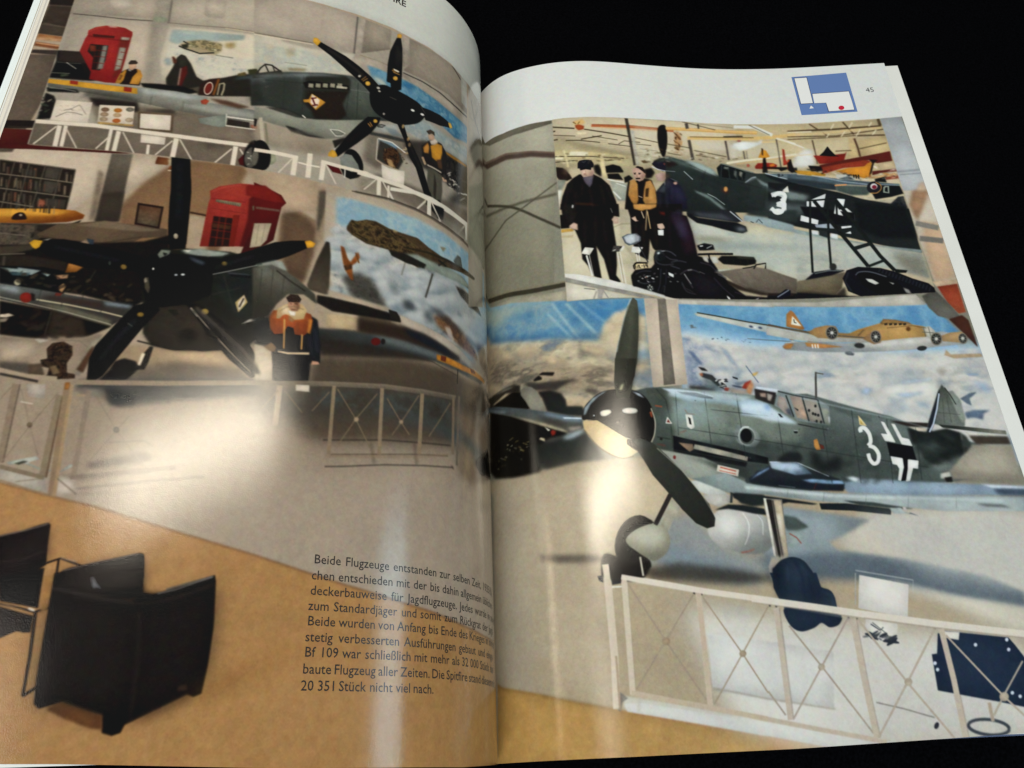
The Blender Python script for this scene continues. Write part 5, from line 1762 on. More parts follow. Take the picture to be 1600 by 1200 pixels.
# left main gear and wheel
L('3a3330', 26, '990,690 895,880', b=.7)
P('b8b4a0', '1000,720 1050,770 1000,860 980,920 920,880 950,810', b=1.2)
P('3b362f', '645,1020 660,950 720,860 800,820 870,850 890,870 800,890 710,970 720,1020 860,1100 870,1140 800,1200 600,1200 660,1100', b=.9)
P('b2b09a', '710,970 800,890 900,865 970,920 985,990 950,1070 880,1105 800,1060 720,1000', b=.8, s=0, g=('9a9884', 750, 920, 950, 1080))
P('221d1a', '640,1080 720,1110 860,1110 840,1180 780,1230 640,1230 560,1200 575,1070', b=1.2)
L('c9bfa8', 12, '800,1080 820,1200', b=.7)
# ---- white railing bottom right
tile(800, 900, 4)
P('222833', '535,0 565,0 570,40 545,30', b=.6)
P('2a2f38', '610,0 680,0 680,45 625,55', b=.8)
P('d2d0ca', '1225,365 1600,410 1600,760 1255,700', b=1.2)
P('9a9080', '1250,695 1600,765 1600,785 1260,715', b=1.5)
P('9a9a90', '1260,190 1500,190 1500,330 1400,340 1290,270', b=6, a=.5)
P('d6d1c6', '690,750 1000,790 1300,850 1600,910 1600,1000 1200,930 700,830', b=2, a=.7)
L('c9bda8', 44, '590,-60 640,500 655,830', b=.5)
L('a8957c', 20, '605,60 650,560 670,840', b=.6, a=.8)
L('c9bda8', 34, '700,10 755,740', b=.5)
L('a89780', 10, '720,40 772,710', b=.6, a=.7)
L('dbd2c2', 34, '680,5 1000,60 1200,95 1600,150', b=.5)
L('b7a894', 10, '720,35 1100,95 1600,170', b=.6, a=.6)
L('bba991', 32, '745,730 1000,780 1250,825 1600,895', b=.6)
L('bfae98', 34, '1165,110 1240,810', b=.5)
L('a3917a', 9, '1180,130 1258,800', b=.6, a=.7)
for s in ('725,50 960,405 1215,775', '1135,110 960,405 780,705', '1190,130 1440,485 1600,730', '1600,190 1440,485 1265,800'):
    L('a3937e', 9, s, b=.45)
E('a8957a', 962, 408, 24, b=.5)
E('a3937c', 1442, 485, 22, b=.5)
for x, y in ((1137, 108), (1182, 116)):
    E('3a3430', x, y, 7, b=.5)
P('6d6a60', '670,720 725,765 690,790 680,850 665,840', b=1, a=.6)
L('e8e2d6', 8, '615,70 690,65', b=.6)
P('b9b2a4', '780,760 810,760 800,850 780,850', b=2, a=.7)
tile(1200, 900, 4)
P('d2cec6', '-10,430 400,480 415,830 -10,770', b=1.5)
P('b0aaa0', '400,620 440,740 430,850 410,830', b=3, a=.7)
L('8f8a82', 10, '-10,765 250,805 420,832', b=.8)
P('e4e0d8', '570,-5 875,55 870,260 565,200', b=.7)
L('a9aaa6', 6, '545,-20 545,180', b=.6, a=.8)
L('b4b4ae', 6, '545,-35 905,25 905,110', b=.6, a=.8)
P('dcd8ce', '610,270 805,300 800,425 610,380', b=1)
D(['39414c', '66686a', '4a5058'], '615,350 700,360 800,390 795,420 700,400 612,380', 26, 13, 3, b=.5)
L('4a5058', 7, '640,300 700,340 720,320', b=.6)
L('5a5d60', 5, '650,290 740,360', b=.6)
P('28374e', '1060,360 1110,345 1500,385 1540,430 1610,520 1610,820 1440,785 1060,715 1022,490 1055,485', b=.8, nz=4, ns=10)
P('e2ddd2', '1095,345 1195,352 1190,400 1100,385', b=.6)
for x, y in ((1295, 430), (1490, 398), (1502, 460), (1042, 545), (1058, 585), (1574, 752), (1525, 730)):
    E('d8dce0', x, y, 11, 12, b=.5)
L('8d8578', 8, '675,790 850,830 1040,885', b=.6)
L('c2bcb0', 24, '1140,830 1080,920', b=1, a=.7)
E('3a3d46', 1052, 935, 14, 22, 20, b=.6)
E('d8d2c6', 1055, 905, 18, 14, b=.7)
t = np.linspace(0, 2 * np.pi, 26)
L('555a60', 22, np.stack([1378 + 128 * np.cos(t), 945 + 48 * np.sin(t) + 12 * np.cos(t)], -1), b=.8)
P('c9b294', '1300,920 1400,910 1470,960 1420,985 1320,970', b=2, a=.8)
L('a89a88', 24, '1380,790 1405,910', b=.8)
L('a8a49c', 18, '795,440 820,560 830,640', b=1.2, a=.6)
# near railing
L('d8d0c0', 40, '-20,150 300,195 600,240 1050,300 1620,365', b=.5)
L('aa9f90', 9, '-20,172 300,218 600,262 1050,324 1620,388', b=.6, a=.7)
L('b8ac9a', 30, '-20,890 300,955 600,1010 740,1040', b=.6)
for s, w in (('50,200 140,900', 34), ('530,270 600,640 680,1010', 36), ('1080,330 1160,650 1240,1040', 36)):
    L('b9ae9c', w, s, b=.5)
for s in ('500,260 335,565 160,890', '130,310 335,565 660,985', '560,270 870,665 1170,1020', '1040,330 870,665 690,1010', '1110,370 1470,750 1620,890', '1590,530 1470,750 1410,870', '0,720 110,870'):
    L('a89c8a', 11, s, b=.45)
for x, y, r in ((333, 568, 22), (876, 662, 24), (1474, 755, 30)):
    E('b0a490', x, y, r, b=.5)
for x, y in ((10, 185), (50, 190), (500, 262), (555, 268), (1040, 330)):
    E('4a443e', x, y, 7, b=.5)
P('c98a50', '-10,1000 150,1030 300,1060 100,1090 -10,1090', b=2, a=.6)
inset(True)
# ---- inset photograph: mannequins, motorcycle, aircraft ---------------------------------------
tile(0, 0, 1)
P('b8a688', '840,160 1420,160 1500,480 860,490', b=.3)
P('b8a688', '862,187.5 880,184 920,182 960,183 1000,185 1050,188 1100,192 1150,194 1200,194 1250,193 1300,190 1373,185 1410,300 1461,456.5 1400,463 1300,468 1250,470 1200,472 1130,471 1057,468 1007,466 960,467 885,471 871,300', b=.3)
# roof
P('c4b394', '862,188 920,182 1100,192 1150,196 1140,240 1040,245 960,240 866,215', b=1)
P('b0a07c', '866,215 960,235 1040,250 1150,260 1150,285 1010,285 900,262 868,270', b=2)
P('c4b488', '868,232 930,235 1000,252 990,262 900,250 868,245', b=3, a=.8)
P('a8997a', '1000,240 1100,262 1200,270 1200,250 1100,245', b=3, a=.7)
P('b6a27c', '1150,195 1250,194 1373,186 1400,260 1380,280 1240,270 1150,260', b=1.5)
P('c9b58e', '1180,222 1260,225 1340,215 1345,240 1270,250 1180,245', b=2)
P('c6ac7c', '1340,220 1390,210 1400,240 1345,245', b=1.2)
tile(850, 175, 8)
for s, w in (('100,190 380,205', 18), ('500,215 800,260 1080,310', 15), ('1130,320 1420,380', 10), ('100,290 390,300', 8), ('270,355 450,355 700,380', 12), ('460,340 720,295', 14), ('600,300 920,350', 8), ('800,395 1080,430', 9), ('930,400 1000,360 1200,380', 9), ('1150,400 1340,420', 8), ('1200,460 1420,490', 9), ('100,250 140,240', 18), ('110,355 170,345', 16)):
    L('54452f', w, s, b=.6, a=.85)
P('cdbf9e', '500,190 1050,280 1080,240 560,170', b=1.5, a=.5)
L('c26a3c', 34, '590,170 800,175 1060,185 1420,215 1620,235', b=.7)
L('dba06a', 14, '700,190 1060,215 1420,240', b=1, a=.7)
L('8a3f20', 6, '600,155 1060,165 1420,200', b=.6, a=.7)
P('4d4235', '1005,75 1045,75 1075,230 1150,660 1120,670 1050,300', b=.7)
P('b9b2a0', '1080,230 1120,235 1190,660 1150,670', b=.9)
P('c8c0b0', '1130,160 1420,200 1420,360 1140,320', b=3, a=.35)
# orange-red model plane
P('c05026', '385,165 430,150 500,175 495,215 430,230 395,200', b=.8)
L('3c2a1e', 12, '362,125 400,150', b=.5)
L('3c2a1e', 12, '420,150 445,120', b=.5)
P('d8a050', '360,120 480,85 510,130 480,160 380,160', b=1.5, a=.6)
P('d9c9a2', '400,250 540,240 530,280 420,290', b=1.2, a=.8)
# clutter hall behind
P('c6b284', '120,480 560,480 1050,540 1080,580 1000,620 700,560 560,600 130,600', b=1.5)
P('e8dcba', '330,495 550,500 550,550 290,545', b=1)
P('e2d8b8', '130,565 245,570 245,595 130,595', b=.8)
L('4a3c2a', 9, '130,560 330,555 600,555 700,565', b=.7)
L('3f3526', 8, '130,630 420,605', b=.7)
L('4a3c2a', 9, '740,565 1000,580', b=.7)
L('5a4a30', 7, '750,610 960,595', b=.7)
P('d6c494', '230,470 270,470 320,700 290,700', b=1)
P('b9a67c', '420,590 700,560 720,640 620,660 300,650', b=1, a=.6)
P('14110f', '620,670 680,655 710,720 715,810 640,760', b=1)
P('14110f', '760,680 860,655 950,680 990,740 985,755 770,760', b=.9)
P('18130f', '790,775 930,770 990,850 800,835', b=.9)
P('d9c392', '690,590 745,580 790,830 735,820', b=.8)
P('2a1e19', '140,690 230,700 320,780 350,830 290,860 190,850 150,800', b=1)
P('5c4636', '230,700 300,740 290,800 240,770', b=1.5)
P('8d8f7e', '150,850 280,850 220,980 170,1000', b=1.5)
P('a5a594', '820,860 1050,900 1020,1110 920,1110 850,960', b=1.5)
L('e0ddd0', 16, '860,990 960,1090', b=.8)
L('dedac8', 14, '790,840 880,860 1000,880', b=.7)
L('d8d4c4', 10, '900,890 1020,930', b=.7)
P('dcd6c4', '165,980 230,970 200,1100 190,1210 170,1210', b=1)
P('c9c0a6', '1170,400 1440,480 1470,560 1300,640 1180,640', b=3, a=.7)
P('7a6038', '1210,610 1260,600 1300,635 1240,640', b=1)
P('121010', '1000,820 1060,790 1110,830 1060,870 1010,885', b=.9)
P('16120f', '1250,720 1340,700 1380,760 1340,820 1270,830', b=1)
# figure 1: black coat, cap, sunglasses
P('14100f', '440,780 620,780 720,830 820,920 900,1120 920,1220 840,1220 380,1220 200,1220 230,1060 290,900 360,830', b=.7)
P('c9a890', '450,710 600,700 625,740 610,800 560,830 490,820 455,770', b=.6)
P('d9b49c', '470,740 540,720 560,790 480,790', b=1.2, a=.8)
P('6e6470', '480,820 620,790 600,900 570,945 510,880', b=.7)
P('1b1a20', '420,640 440,610 500,595 590,600 620,650 615,690 520,710 420,705', b=.6)
P('100f12', '445,705 590,695 585,725 520,715 455,730', b=.5)
L('6a6a70', 7, '470,620 500,630 520,610', b=.5)
P('9a5a50', '490,768 530,770 525,778 495,776', b=.4)
# figure 2: life vest, moustache
P('17120f', '1050,870 1150,860 1250,830 1340,850 1400,1000 1420,1220 1010,1220 1030,1000', b=.7)
P('cb9250', '1070,860 1130,840 1170,900 1180,1100 1150,1190 1090,1120 1050,1040', b=.6, g=('b97e3c', 1080, 880, 1120, 1100))
P('c98f4c', '1270,870 1330,850 1390,960 1420,1120 1380,1190 1280,1190 1235,1100 1250,960', b=.6)
P('4a3018', '1270,960 1310,950 1300,1060 1265,1060', b=.7)
P('c7a08a', '1100,720 1150,690 1230,710 1270,780 1240,850 1190,870 1140,840 1110,780', b=.6)
P('221a18', '1140,690 1170,675 1230,690 1265,740 1260,770 1230,740 1180,705', b=.5)
P('2a1a16', '1145,825 1200,822 1200,838 1150,840', b=.4)
for x in (1135, 1190):
    E('3a2820', x, 775, 12, 6, b=.4)
L('d8c0a0', 9, '1180,1050 1230,1070', b=.5)
L('d8c0a0', 9, '1190,1150 1250,1170', b=.5)
# figure 3: officer with peaked cap
P('1d1c22', '1400,1000 1480,900 1560,840 1640,830 1640,1220 1420,1220', b=.7)
P('4b5258', '1410,990 1500,900 1580,870 1560,950 1500,1010', b=1.2)
P('c4a190', '1380,790 1440,760 1560,760 1570,810 1480,870 1420,860', b=.7)
P('23202c', '1345,650 1380,610 1470,590 1640,590 1640,740 1480,740 1400,700', b=.6)
P('3a3c34', '1360,620 1450,570 1560,560 1640,590 1500,620', b=1.2)
L('cfcdd0', 9, '1345,680 1420,715 1500,735 1620,735', b=.5)
E('b05a50', 1505, 650, 14, b=.6)
P('c8c2ba', '1500,880 1570,830 1580,850 1510,920', b=.8)
# propeller blade
P('17120f', '1480,160 1520,180 1538,300 1535,420 1510,545 1480,555 1440,460 1418,330 1420,220 1440,175', b=.6, s=1)
tile(1040, 175, 8)
# yellow glider wings and clutter
P('d6c4a0', '0,110 240,135 250,200 0,200', b=1.5, a=.6)
for s, w, c in (('0,205 400,225 800,250 1140,262', 40, 'cfa15e'), ('0,200 400,220 800,245 1140,255', 12, 'e3b878'), ('270,325 700,330 1000,335 1300,320 1620,285', 42, 'd3b070'), ('300,310 700,318 1100,322', 8, '6d5530'), ('720,310 960,305', 14, '4a4028'), ('1180,380 1380,372', 16, 'd8b880'), ('1380,330 1620,400', 22, 'e0d4b8'), ('850,185 1100,190 1330,290', 40, 'dcd8cc'), ('760,640 1000,605 1300,575 1640,530', 26, 'e0d2b4'), ('880,650 1240,600 1640,550', 14, 'c9a878')):
    L(c, w, s, b=.7)
P('e6e4da', '820,440 850,390 950,370 1150,380 1200,340 1200,400 1060,460 920,490', b=1)
E('b07060', 915, 362, 24, 14, b=.8)
P('b08050', '110,250 150,235 190,300 200,400 170,490 130,480 110,400', b=1.2, a=.7)
D(['8a5a30', 'c99458', '5b3a1e'], '110,260 190,270 200,440 120,470', 24, 13, 4, b=.6, rot=70)
for s, w in (('255,140 270,210', 40), ('290,350 340,600', 38), ('745,360 790,600', 26), ('970,490 990,590', 18), ('1010,490 1020,585', 14), ('1380,340 1440,690', 16), ('400,150 410,210', 22)):
    L('64574a', w, s, b=.7)
for s in ('20,400 300,450', '350,480 560,520 760,560', '20,510 180,540', '380,540 620,580', '200,120 620,225', '1040,165 1300,290'):
    L('57492f', 10, s, b=.7, a=.8)
L('8a7a60', 9, '420,150 840,200', b=.8, a=.7)
P('c9c0ae', '340,370 720,390 750,480 480,470', b=2, a=.6)
P('cfc6b6', '780,380 960,490 950,590 800,580', b=2, a=.6)
P('cbbfa4', '1000,480 1200,400 1370,380 1420,560 1000,580', b=2, a=.6)
P('d8902c', '1155,570 1200,470 1250,480 1300,560 1240,580', b=.9)
P('4a2a18', '1195,450 1215,460 1215,550 1200,530', b=.6)
P('c23424', '1115,680 1150,640 1250,635 1330,640 1390,660 1380,710 1250,715 1120,710', b=.9)
P('d8742c', '1290,660 1350,640 1370,670 1310,690', b=1)
P('c8402c', '1455,460 1480,470 1500,600 1540,650 1470,670', b=.8)
E('c0604c', 1030, 670, 20, b=.7)
P('1b1613', '1215,580 1245,570 1275,760 1210,760', b=.6)
P('171514', '1530,600 1565,590 1570,700 1440,740 1410,715 1200,700 1200,690 1540,690', b=.7)
P('201d1c', '1560,700 1640,690 1640,760 1580,750', b=.8)
# dark fuselage of the 109 in the inset
P('3b4440', '0,560 120,580 330,640 500,700 660,800 640,700 690,645 760,660 1000,740 1130,770 1240,770 1640,870 1640,1330 1200,1260 0,1240', b=.8, g=('272d2b', 700, 700, 600, 1150))
P('8f9c92', '240,600 420,640 600,720 660,810 520,780 380,720 240,660', b=2)
P('5a6860', '0,560 200,600 400,700 260,690 0,620', b=2.5)
P('2a1e1a', '0,610 90,620 160,660 40,690 0,680', b=2)
P('1d2423', '380,780 660,820 1000,880 1000,1000 500,900', b=6, a=.6)
P('161b1b', '640,700 700,650 760,660 940,730 1000,760 980,860 800,830 670,810', b=.8)
P('8d9088', '730,680 790,690 780,720 720,710', b=.9, a=.8)
P('7d8078', '850,730 890,740 880,830 850,790', b=.8, a=.8)
P('a8a090', '920,740 965,755 945,820 915,790', b=.9, a=.8)
L('7f857a', 12, '690,645 850,690 1100,760', b=.7)
P('0e1110', '700,730 800,740 800,820 710,810', b=1.2)
P('8d9a98', '1010,860 1110,810 1200,860 1400,960 1640,1080 1640,1130 1380,1000 1180,900 1130,830 1000,890', b=1.5, a=.8)
P('6f7d84', '1240,770 1640,770 1640,860 1400,820', b=1)
P('1b2024', '1230,780 1640,880 1640,960 1300,830', b=1.2)
L('aab4b6', 12, '1240,765 1400,810 1640,870', b=.7)
L('4a5a5a', 8, '1250,745 1400,760 1640,755', b=.8)
D(['23282a'], '1400,780 1640,800 1640,830 1410,810', 10, 9, 4, b=.5, jit=5)
L('c0c6c4', 10, '990,885 1080,820 1130,812', b=.6)
L('c8ccca', 9, '225,740 340,845', b=.6)
L('9aa0a0', 7, '0,735 120,745', b=.6)
E('c98f54', 750, 965, 26, 34, b=.8)
P('7a2e20', '690,950 730,940 800,990 760,1030 700,990', b=2, a=.5)
P('dcd6c6', '1470,970 1525,920 1540,1005 1450,1000', b=.6)
L('e4e2da', 46, '1350,1050 1400,1015 1470,1020 1490,1070 1440,1110', b=.5, s=1)
L('e4e2da', 46, '1440,1115 1485,1150 1460,1230 1390,1260 1320,1200', b=.5, s=1)
P('7a8680', '350,970 520,1030 640,1120 760,1220 700,1220 540,1090 380,1010', b=1.5)
L('c8d0cc', 8, '520,1020 620,1070 740,1160', b=.6)
P('1e1a2c', '0,850 60,820 200,940 260,1100 270,1220 0,1220', b=1)
P('3d3c5c', '60,930 180,930 240,1060 210,1150 110,1050', b=4, a=.7)
E('c9a08c', 120, 890, 26, 20, b=.7)
P('4a4a52', '0,860 60,840 50,930 0,960', b=2)
L('7a7c80', 7, '60,830 150,870', b=.6)
tile(1230, 175, 8)
# roof trusses etc.
for s, w in (('0,245 600,215 1170,175', 22), ('0,310 600,300 1200,215', 12), ('0,345 500,320 900,290 1220,285', 10), ('270,150 380,220', 14), ('690,125 830,280', 18), ('440,255 520,310', 12), ('1130,85 1160,170', 36)):
    L('6a5236', w, s, b=.7)
L('d8b880', 30, '0,290 400,270 700,240 1170,195', b=.9, a=.7)
L('e8d9b6', 12, '0,255 300,245', b=.8)
for s in ('540,215 580,150', '770,200 810,130', '1015,180 1050,130', '490,320 520,270', '670,310 720,240', '860,300 910,220', '1060,290 1110,220'):
    L('e0d0ac', 14, s, b=.6)
L('5a4632', 14, '310,350 360,560 375,650', b=.6)
P('caae7c', '760,330 830,330 905,555 720,590 780,480', b=1.2)
L('6d4a32', 24, '835,330 880,450 910,560', b=.7)
for s in ('900,460 1240,385', '870,300 1220,290', '600,490 800,480'):
    L('6d563a', 11, s, b=.7)
P('e2ddd2', '100,560 220,460 320,480 330,600 360,660 200,700 40,690', b=2)
L('e4dccb', 14, '0,370 210,450', b=.7)
L('dcc8a4', 12, '0,555 300,530', b=.8)
# red triplane-ish models
P('b93424', '325,545 480,545 720,520 740,490 710,600 600,640 400,650', b=.7, g=('a82a20', 400, 560, 600, 640))
P('171217', '400,545 450,500 500,430 540,480 600,540 650,555 540,555', b=.6)
P('7c2a20', '400,665 700,600 1000,545 1280,490 1310,610 1120,640 1020,600 700,690 480,740 420,720', b=.8)
P('b8432a', '430,690 700,640 960,600 1040,610 1020,680 700,700 560,740 440,780', b=.9)
P('d98a2c', '600,740 760,700 960,680 1000,640 1060,620 1040,800 960,830 840,800 700,760', b=.8)
P('c9902f', '80,730 300,740 480,775 470,800 300,800 130,770', b=.8)
P('d8542c', '0,600 30,590 40,690 0,720', b=.8)
P('1b1413', '260,670 420,680 440,740 300,740', b=.8)
P('171212', '0,640 40,600 90,740 60,760 10,730', b=.7)
P('151212', '730,780 770,785 780,805 740,800', b=.5)
for x in (820, 850, 880):
    P('151212', [[x, 780], [x + 14, 785], [x + 18, 835], [x + 4, 830]], b=.5)
P('20120f', '1020,590 1130,600 1080,640 1050,760 1020,800 1060,640', b=.8)
P('7a2a24', '1060,740 1350,710 1370,740 1180,760 1060,790', b=1)
P('c9b088', '1120,660 1330,620 1350,700 1160,730', b=1)
E('e0c8b4', 1100, 690, 30, 14, 30, b=.8)
P('a8543c', '1220,810 1380,790 1390,830 1230,850', b=.9)
P('c49a68', '960,830 1180,790 1340,760 1380,790 1100,830', b=.9)
P('17191a', '1090,840 1210,810 1240,880 1100,870', b=.9)
# dark 'camouflage' fuselage with roundel
P('5f7078', '0,780 200,790 500,820 800,850 1000,870 1400,900 1400,920 1000,920 600,900 0,840', b=1)
P('39454c', '0,830 300,860 600,900 620,980 400,960 0,880', b=1.2)
P('5d6a62', '600,910 1000,930 1050,980 1000,1040 800,1040 620,990', b=1.5)
P('15181a', '1000,900 1400,920 1450,1020 1300,1060 1100,1090 1050,1000', b=1)
L('b8c4ca', 10, '300,790 700,870 1000,905 1400,915', b=.8, a=.8)
P('c9c4b6', '600,780 720,775 850,830 840,850 720,850 620,840', b=.9)
P('6f7878', '640,830 760,800 840,845 720,852', b=1)
L('d8955c', 16, '590,920 740,908', b=.6)
E('27242a', 1085, 945, 92, 78, 0, b=.6)
L('c98d4c', 12, '1040,1015 1120,1010 1170,960 1160,910 1100,880', b=.5, s=1)
E('d8cfc8', 1080, 930, 45, 38, 0, b=.5)
E('9a2a3c', 1085, 938, 30, 25, 0, b=.5)
L('9aa090', 24, '1210,935 1260,930 1265,1010 1205,1000 1210,935', b=.5)
P('c4b79c', '860,1060 1060,1065 1070,1090 900,1085', b=.9)
P('b3a78c', '1040,1105 1380,1090 1370,1140 1250,1160', b=1)
N(['16171a', '34363a', '55534e'], '1380,1060 1450,1050 1500,1200 1260,1180', scale=6, seed=4, b=1)
# front: 109 tail part with cross
P('1a1c1e', '0,870 300,940 620,1000 800,1050 1000,1110 1250,1170 1520,1210 1600,1500 1640,1700 600,1400 0,1100', b=1)
P('a9b6b2', '0,950 200,1000 400,1060 490,1040 480,1090 380,1100 0,1010', b=1.2, a=.85)
P('5d6a66', '0,1010 380,1100 240,1200 0,1120', b=2)
tile(1200, 300, 4)
P('1e2122', '240,-40 560,40 860,90 960,380 700,330 400,260 0,180 0,-60', b=1, g=('2b302f', 200, 0, 700, 300))
P('5f6a68', '-10,60 240,70 240,140 100,180 -10,130', b=4)
P('97a29c', '80,-20 260,20 240,60 130,50', b=2.5, a=.8)
P('8d9a94', '-10,195 250,250 500,300 700,335 960,360 960,382 700,350 300,290 -10,225', b=1)
P('15181a', '540,60 860,90 930,290 700,290 560,230', b=3)
P('e8e6e0', '240,60 360,10 345,95 240,90', b=.6)
P('e8e6e0', '420,40 480,45 470,95', b=.6)
P('e8e6e0', '410,120 490,100 540,140 545,190 470,150', b=.6)
P('e8e6e0', '205,145 315,175 310,205 200,180', b=.6)
P('15161a', '200,90 540,130 545,200 420,205 230,150', b=1)
P('e2e0da', '420,75 470,150 410,135', b=.6)
P('9fa6ac', '290,205 400,195 430,230 300,225', b=.7)
P('e0deda', '455,215 520,210 520,225 460,235', b=.6)
P('d8d8d2', '270,240 312,245 315,270 275,262', b=.7)
P('d8d8d2', '390,258 435,265 435,298 390,285', b=.7)
P('e0ded8', '515,245 520,262 480,258', b=.6)
P('33383a', '315,240 385,250 380,290 320,270', b=.8)
L('dcdad4', 28, '20,20 60,10 95,25 95,60 55,80', b=.6, s=1)
L('dcdad4', 28, '55,75 95,90 95,130 50,138 15,105', b=.6, s=1)
# floor light behind motorcycle
P(W('b2b4a8'), '-10,222 200,265 500,310 700,340 960,385 1010,540 860,500 700,470 450,480 250,560 160,560 -10,490', b=1.5)
N(['c6c2b0', 'a9b0a8', 'bab7a6', '8d9690'], '-10,230 500,320 960,390 1000,530 700,470 300,520 -10,480', scale=30, seed=6, b=3, stretch=2, a=.6)
P('7b7562', '780,380 960,400 1010,540 880,500 800,440', b=6, a=.7)
# ladder
for s, w in (('262,60 262,230 278,505', 14), ('370,60 378,290 392,460', 14), ('285,55 430,230 625,465', 22), ('420,50 560,220 700,400 790,490', 22), ('250,55 430,40', 10), ('545,110 555,220', 16), ('425,60 430,150', 12)):
    L('1d211f', w, s, b=.5)
for s in ('270,228 430,240', '440,240 550,225', '545,355 640,325', '625,465 730,425', '535,350 640,320'):
    L('252a28', 16, s, b=.5)
P('1a1d1c', '780,480 870,490 860,505 800,505', b=.6)
E('3a3a34', 405, 468, 22, 22, b=.7)
# sidecar cover, wheel
P('8d8068', '-10,490 60,520 160,560 260,545 400,515 480,500 460,600 420,640 250,640 100,620 -10,630', b=.9, g=('77684f', 100, 520, 150, 640))
P('4a4034', '80,640 250,625 420,640 480,590 490,660 250,690 80,690', b=2)
P('17171c', '232,550 290,500 400,485 480,490 400,520 290,540', b=.9)
L('8f9a94', 6, '290,510 380,492 460,492', b=.6, a=.8)
P('15151b', '465,540 490,490 560,468 700,475 800,500 900,540 1000,570 1040,600 1048,630 980,640 800,650 600,660 500,620', b=.7)
P('0b0b0f', '550,510 620,495 720,520 800,560 880,630 700,640 600,590', b=1)
L('6d7078', 7, '545,520 570,500 640,500 740,530', b=.6, s=1)
P('c8c4b8', '605,540 650,545 695,570 670,580 625,560', b=.7)
P('9a968c', '750,560 790,570 780,580', b=.7)
L('2d2d35', 12, '500,500 480,560 520,620', b=1)
for k in range(16):
    L('2a2b33', 10, [[700 + k * 21, 478 + k * 7.5], [690 + k * 21, 500 + k * 8]], b=.5)
P('17171a', '0,630 130,625 500,650 700,655 880,650 700,665 300,690 -10,690', b=1)
P('20202c', '50,650 120,605 145,625 70,672', b=.6)
L('9a9ca8', 7, '65,655 125,612', b=.5)
P('8d8a80', '840,595 880,610 900,640 860,630', b=.8)
P('1c1c20', '890,650 960,640 920,660', b=.8)
tile(860, 320, 8)
# lower-left of inset: floor, legs, stands
P('c4b799', '110,120 780,120 1010,60 1050,700 1030,1050 900,1010 180,910 130,400', b=1)
P('bcae90', '860,50 960,60 1010,350 1300,600 1300,700 1080,720 870,450', b=1.5)
P('a89c80', '880,700 1060,690 1040,780 860,760', b=5, a=.7)
P('d0c4a8', '160,500 380,480 480,850 200,870', b=4, a=.7)
P('18130f', '110,130 200,120 240,290 120,300', b=1)
P('c99a48', '130,310 280,295 290,330 130,350', b=.8)
P('b5a07a', '140,390 290,375 280,415 140,410', b=1, a=.7)
L('8d8468', 8, '790,280 880,240 1000,235', b=.7)
P('14100f', '130,-10 850,-10 860,150 790,140 780,240 820,500 830,760 820,880 880,960 850,980 740,930 670,680 570,510 590,650 640,920 580,905 520,880 470,760 400,680 380,480 310,320 220,260 150,120', b=.7)
P('2a2420', '150,0 300,0 290,220 220,240 160,120', b=2, a=.7)
P('c9a890', '235,260 290,220 340,240 345,320 300,310 240,290', b=.7)
P('c9a890', '760,180 800,145 855,165 850,230 800,240', b=.7)
L('e6e2da', 20, '280,0 275,40', b=.7)
L('c8c4bc', 6, '750,40 775,100', b=.5)
L('4a2a1c', 12, '360,-5 600,5', b=1.5, a=.7)
P('15100e', '950,-10 1640,-10 1640,520 1560,560 1310,570 1280,540 1240,420 1230,600 1220,690 1060,610 1010,340 1000,160', b=.8)
P('c88e4c', '1030,-10 1330,-10 1320,30 1250,60 1190,60 1140,80 1040,50', b=.8)
L('d8b888', 14, '1205,60 1190,320', b=.6)
L('d0ac78', 14, '1210,80 1250,300', b=.6)
L('e0c8a4', 12, '1135,80 1170,170', b=.6)
P('c7a58e', '1005,165 1060,140 1080,190 1110,200 1060,210', b=.6)
P('c7a58e', '1330,240 1400,230 1440,290 1380,310 1340,290', b=.6)
P('dcd8d0', '1340,315 1415,310 1415,385 1345,380', b=.6)
P('8a2c20', '1360,85 1480,100 1470,140 1380,120', b=1.2, a=.8)
P('262028', '1430,150 1640,40 1640,520 1450,300', b=2)
# info stands
P('e0dacb', '430,530 545,540 490,630 385,610', b=.5)
L('e8e2d4', 22, '450,630 525,890', b=.5)
L('d0c8b8', 12, '485,630 540,890', b=.5)
P('5b5550', '790,510 900,515 860,585 760,590', b=.6)
P('d8d0c0', '860,585 900,515 930,515 900,580', b=.6)
D(['b9b2a8', '2d2a28'], '800,520 890,525 860,575 780,575', 8, 9, 3, b=.5)
L('d6cebe', 12, '835,595 905,960', b=.5)
L('d6cebe', 12, '870,590 945,990', b=.5)
L('6d6556', 6, '855,600 920,980', b=.5, a=.7)
P('e4dfd2', '1020,520 1160,530 1110,610 1010,590', b=.5)
L('dcd5c6', 12, '1075,610 1090,710', b=.5)
L('dcd5c6', 12, '1105,610 1115,700', b=.5)
# mirror
P('6f7376', '890,400 960,365 1080,355 1130,400 1130,450 1070,490 980,510 930,480', b=.6)
P('c2c6c6', '915,405 970,375 1060,365 1110,400 1100,450 1000,490 950,470', b=.9)
L('3c3c40', 14, '1095,490 1150,590 1220,720', b=.5)
# railing across the inset corner
P('d6d0c4', '175,860 350,870 700,930 1000,1000 1300,1080 1640,1180 1640,1230 1300,1130 1000,1080 600,1010 180,920', b=.6)
P('9b9488', '180,905 600,1000 1000,1080 1400,1180 1280,1190 1000,1130 600,1050 180,965', b=.7)
P('cfc5b0', '185,970 600,1055 900,1120 1150,1180 1000,1190 200,1200', b=.8)
P('a39c92', '590,1050 670,1060 640,1190 590,1190', b=.7)
L('8f8a80', 12, '660,1070 740,1190', b=.7)
L('6a655a', 9, '575,1080 540,1180', b=.7)
L('5a564c', 8, '420,1045 560,1060', b=.6)
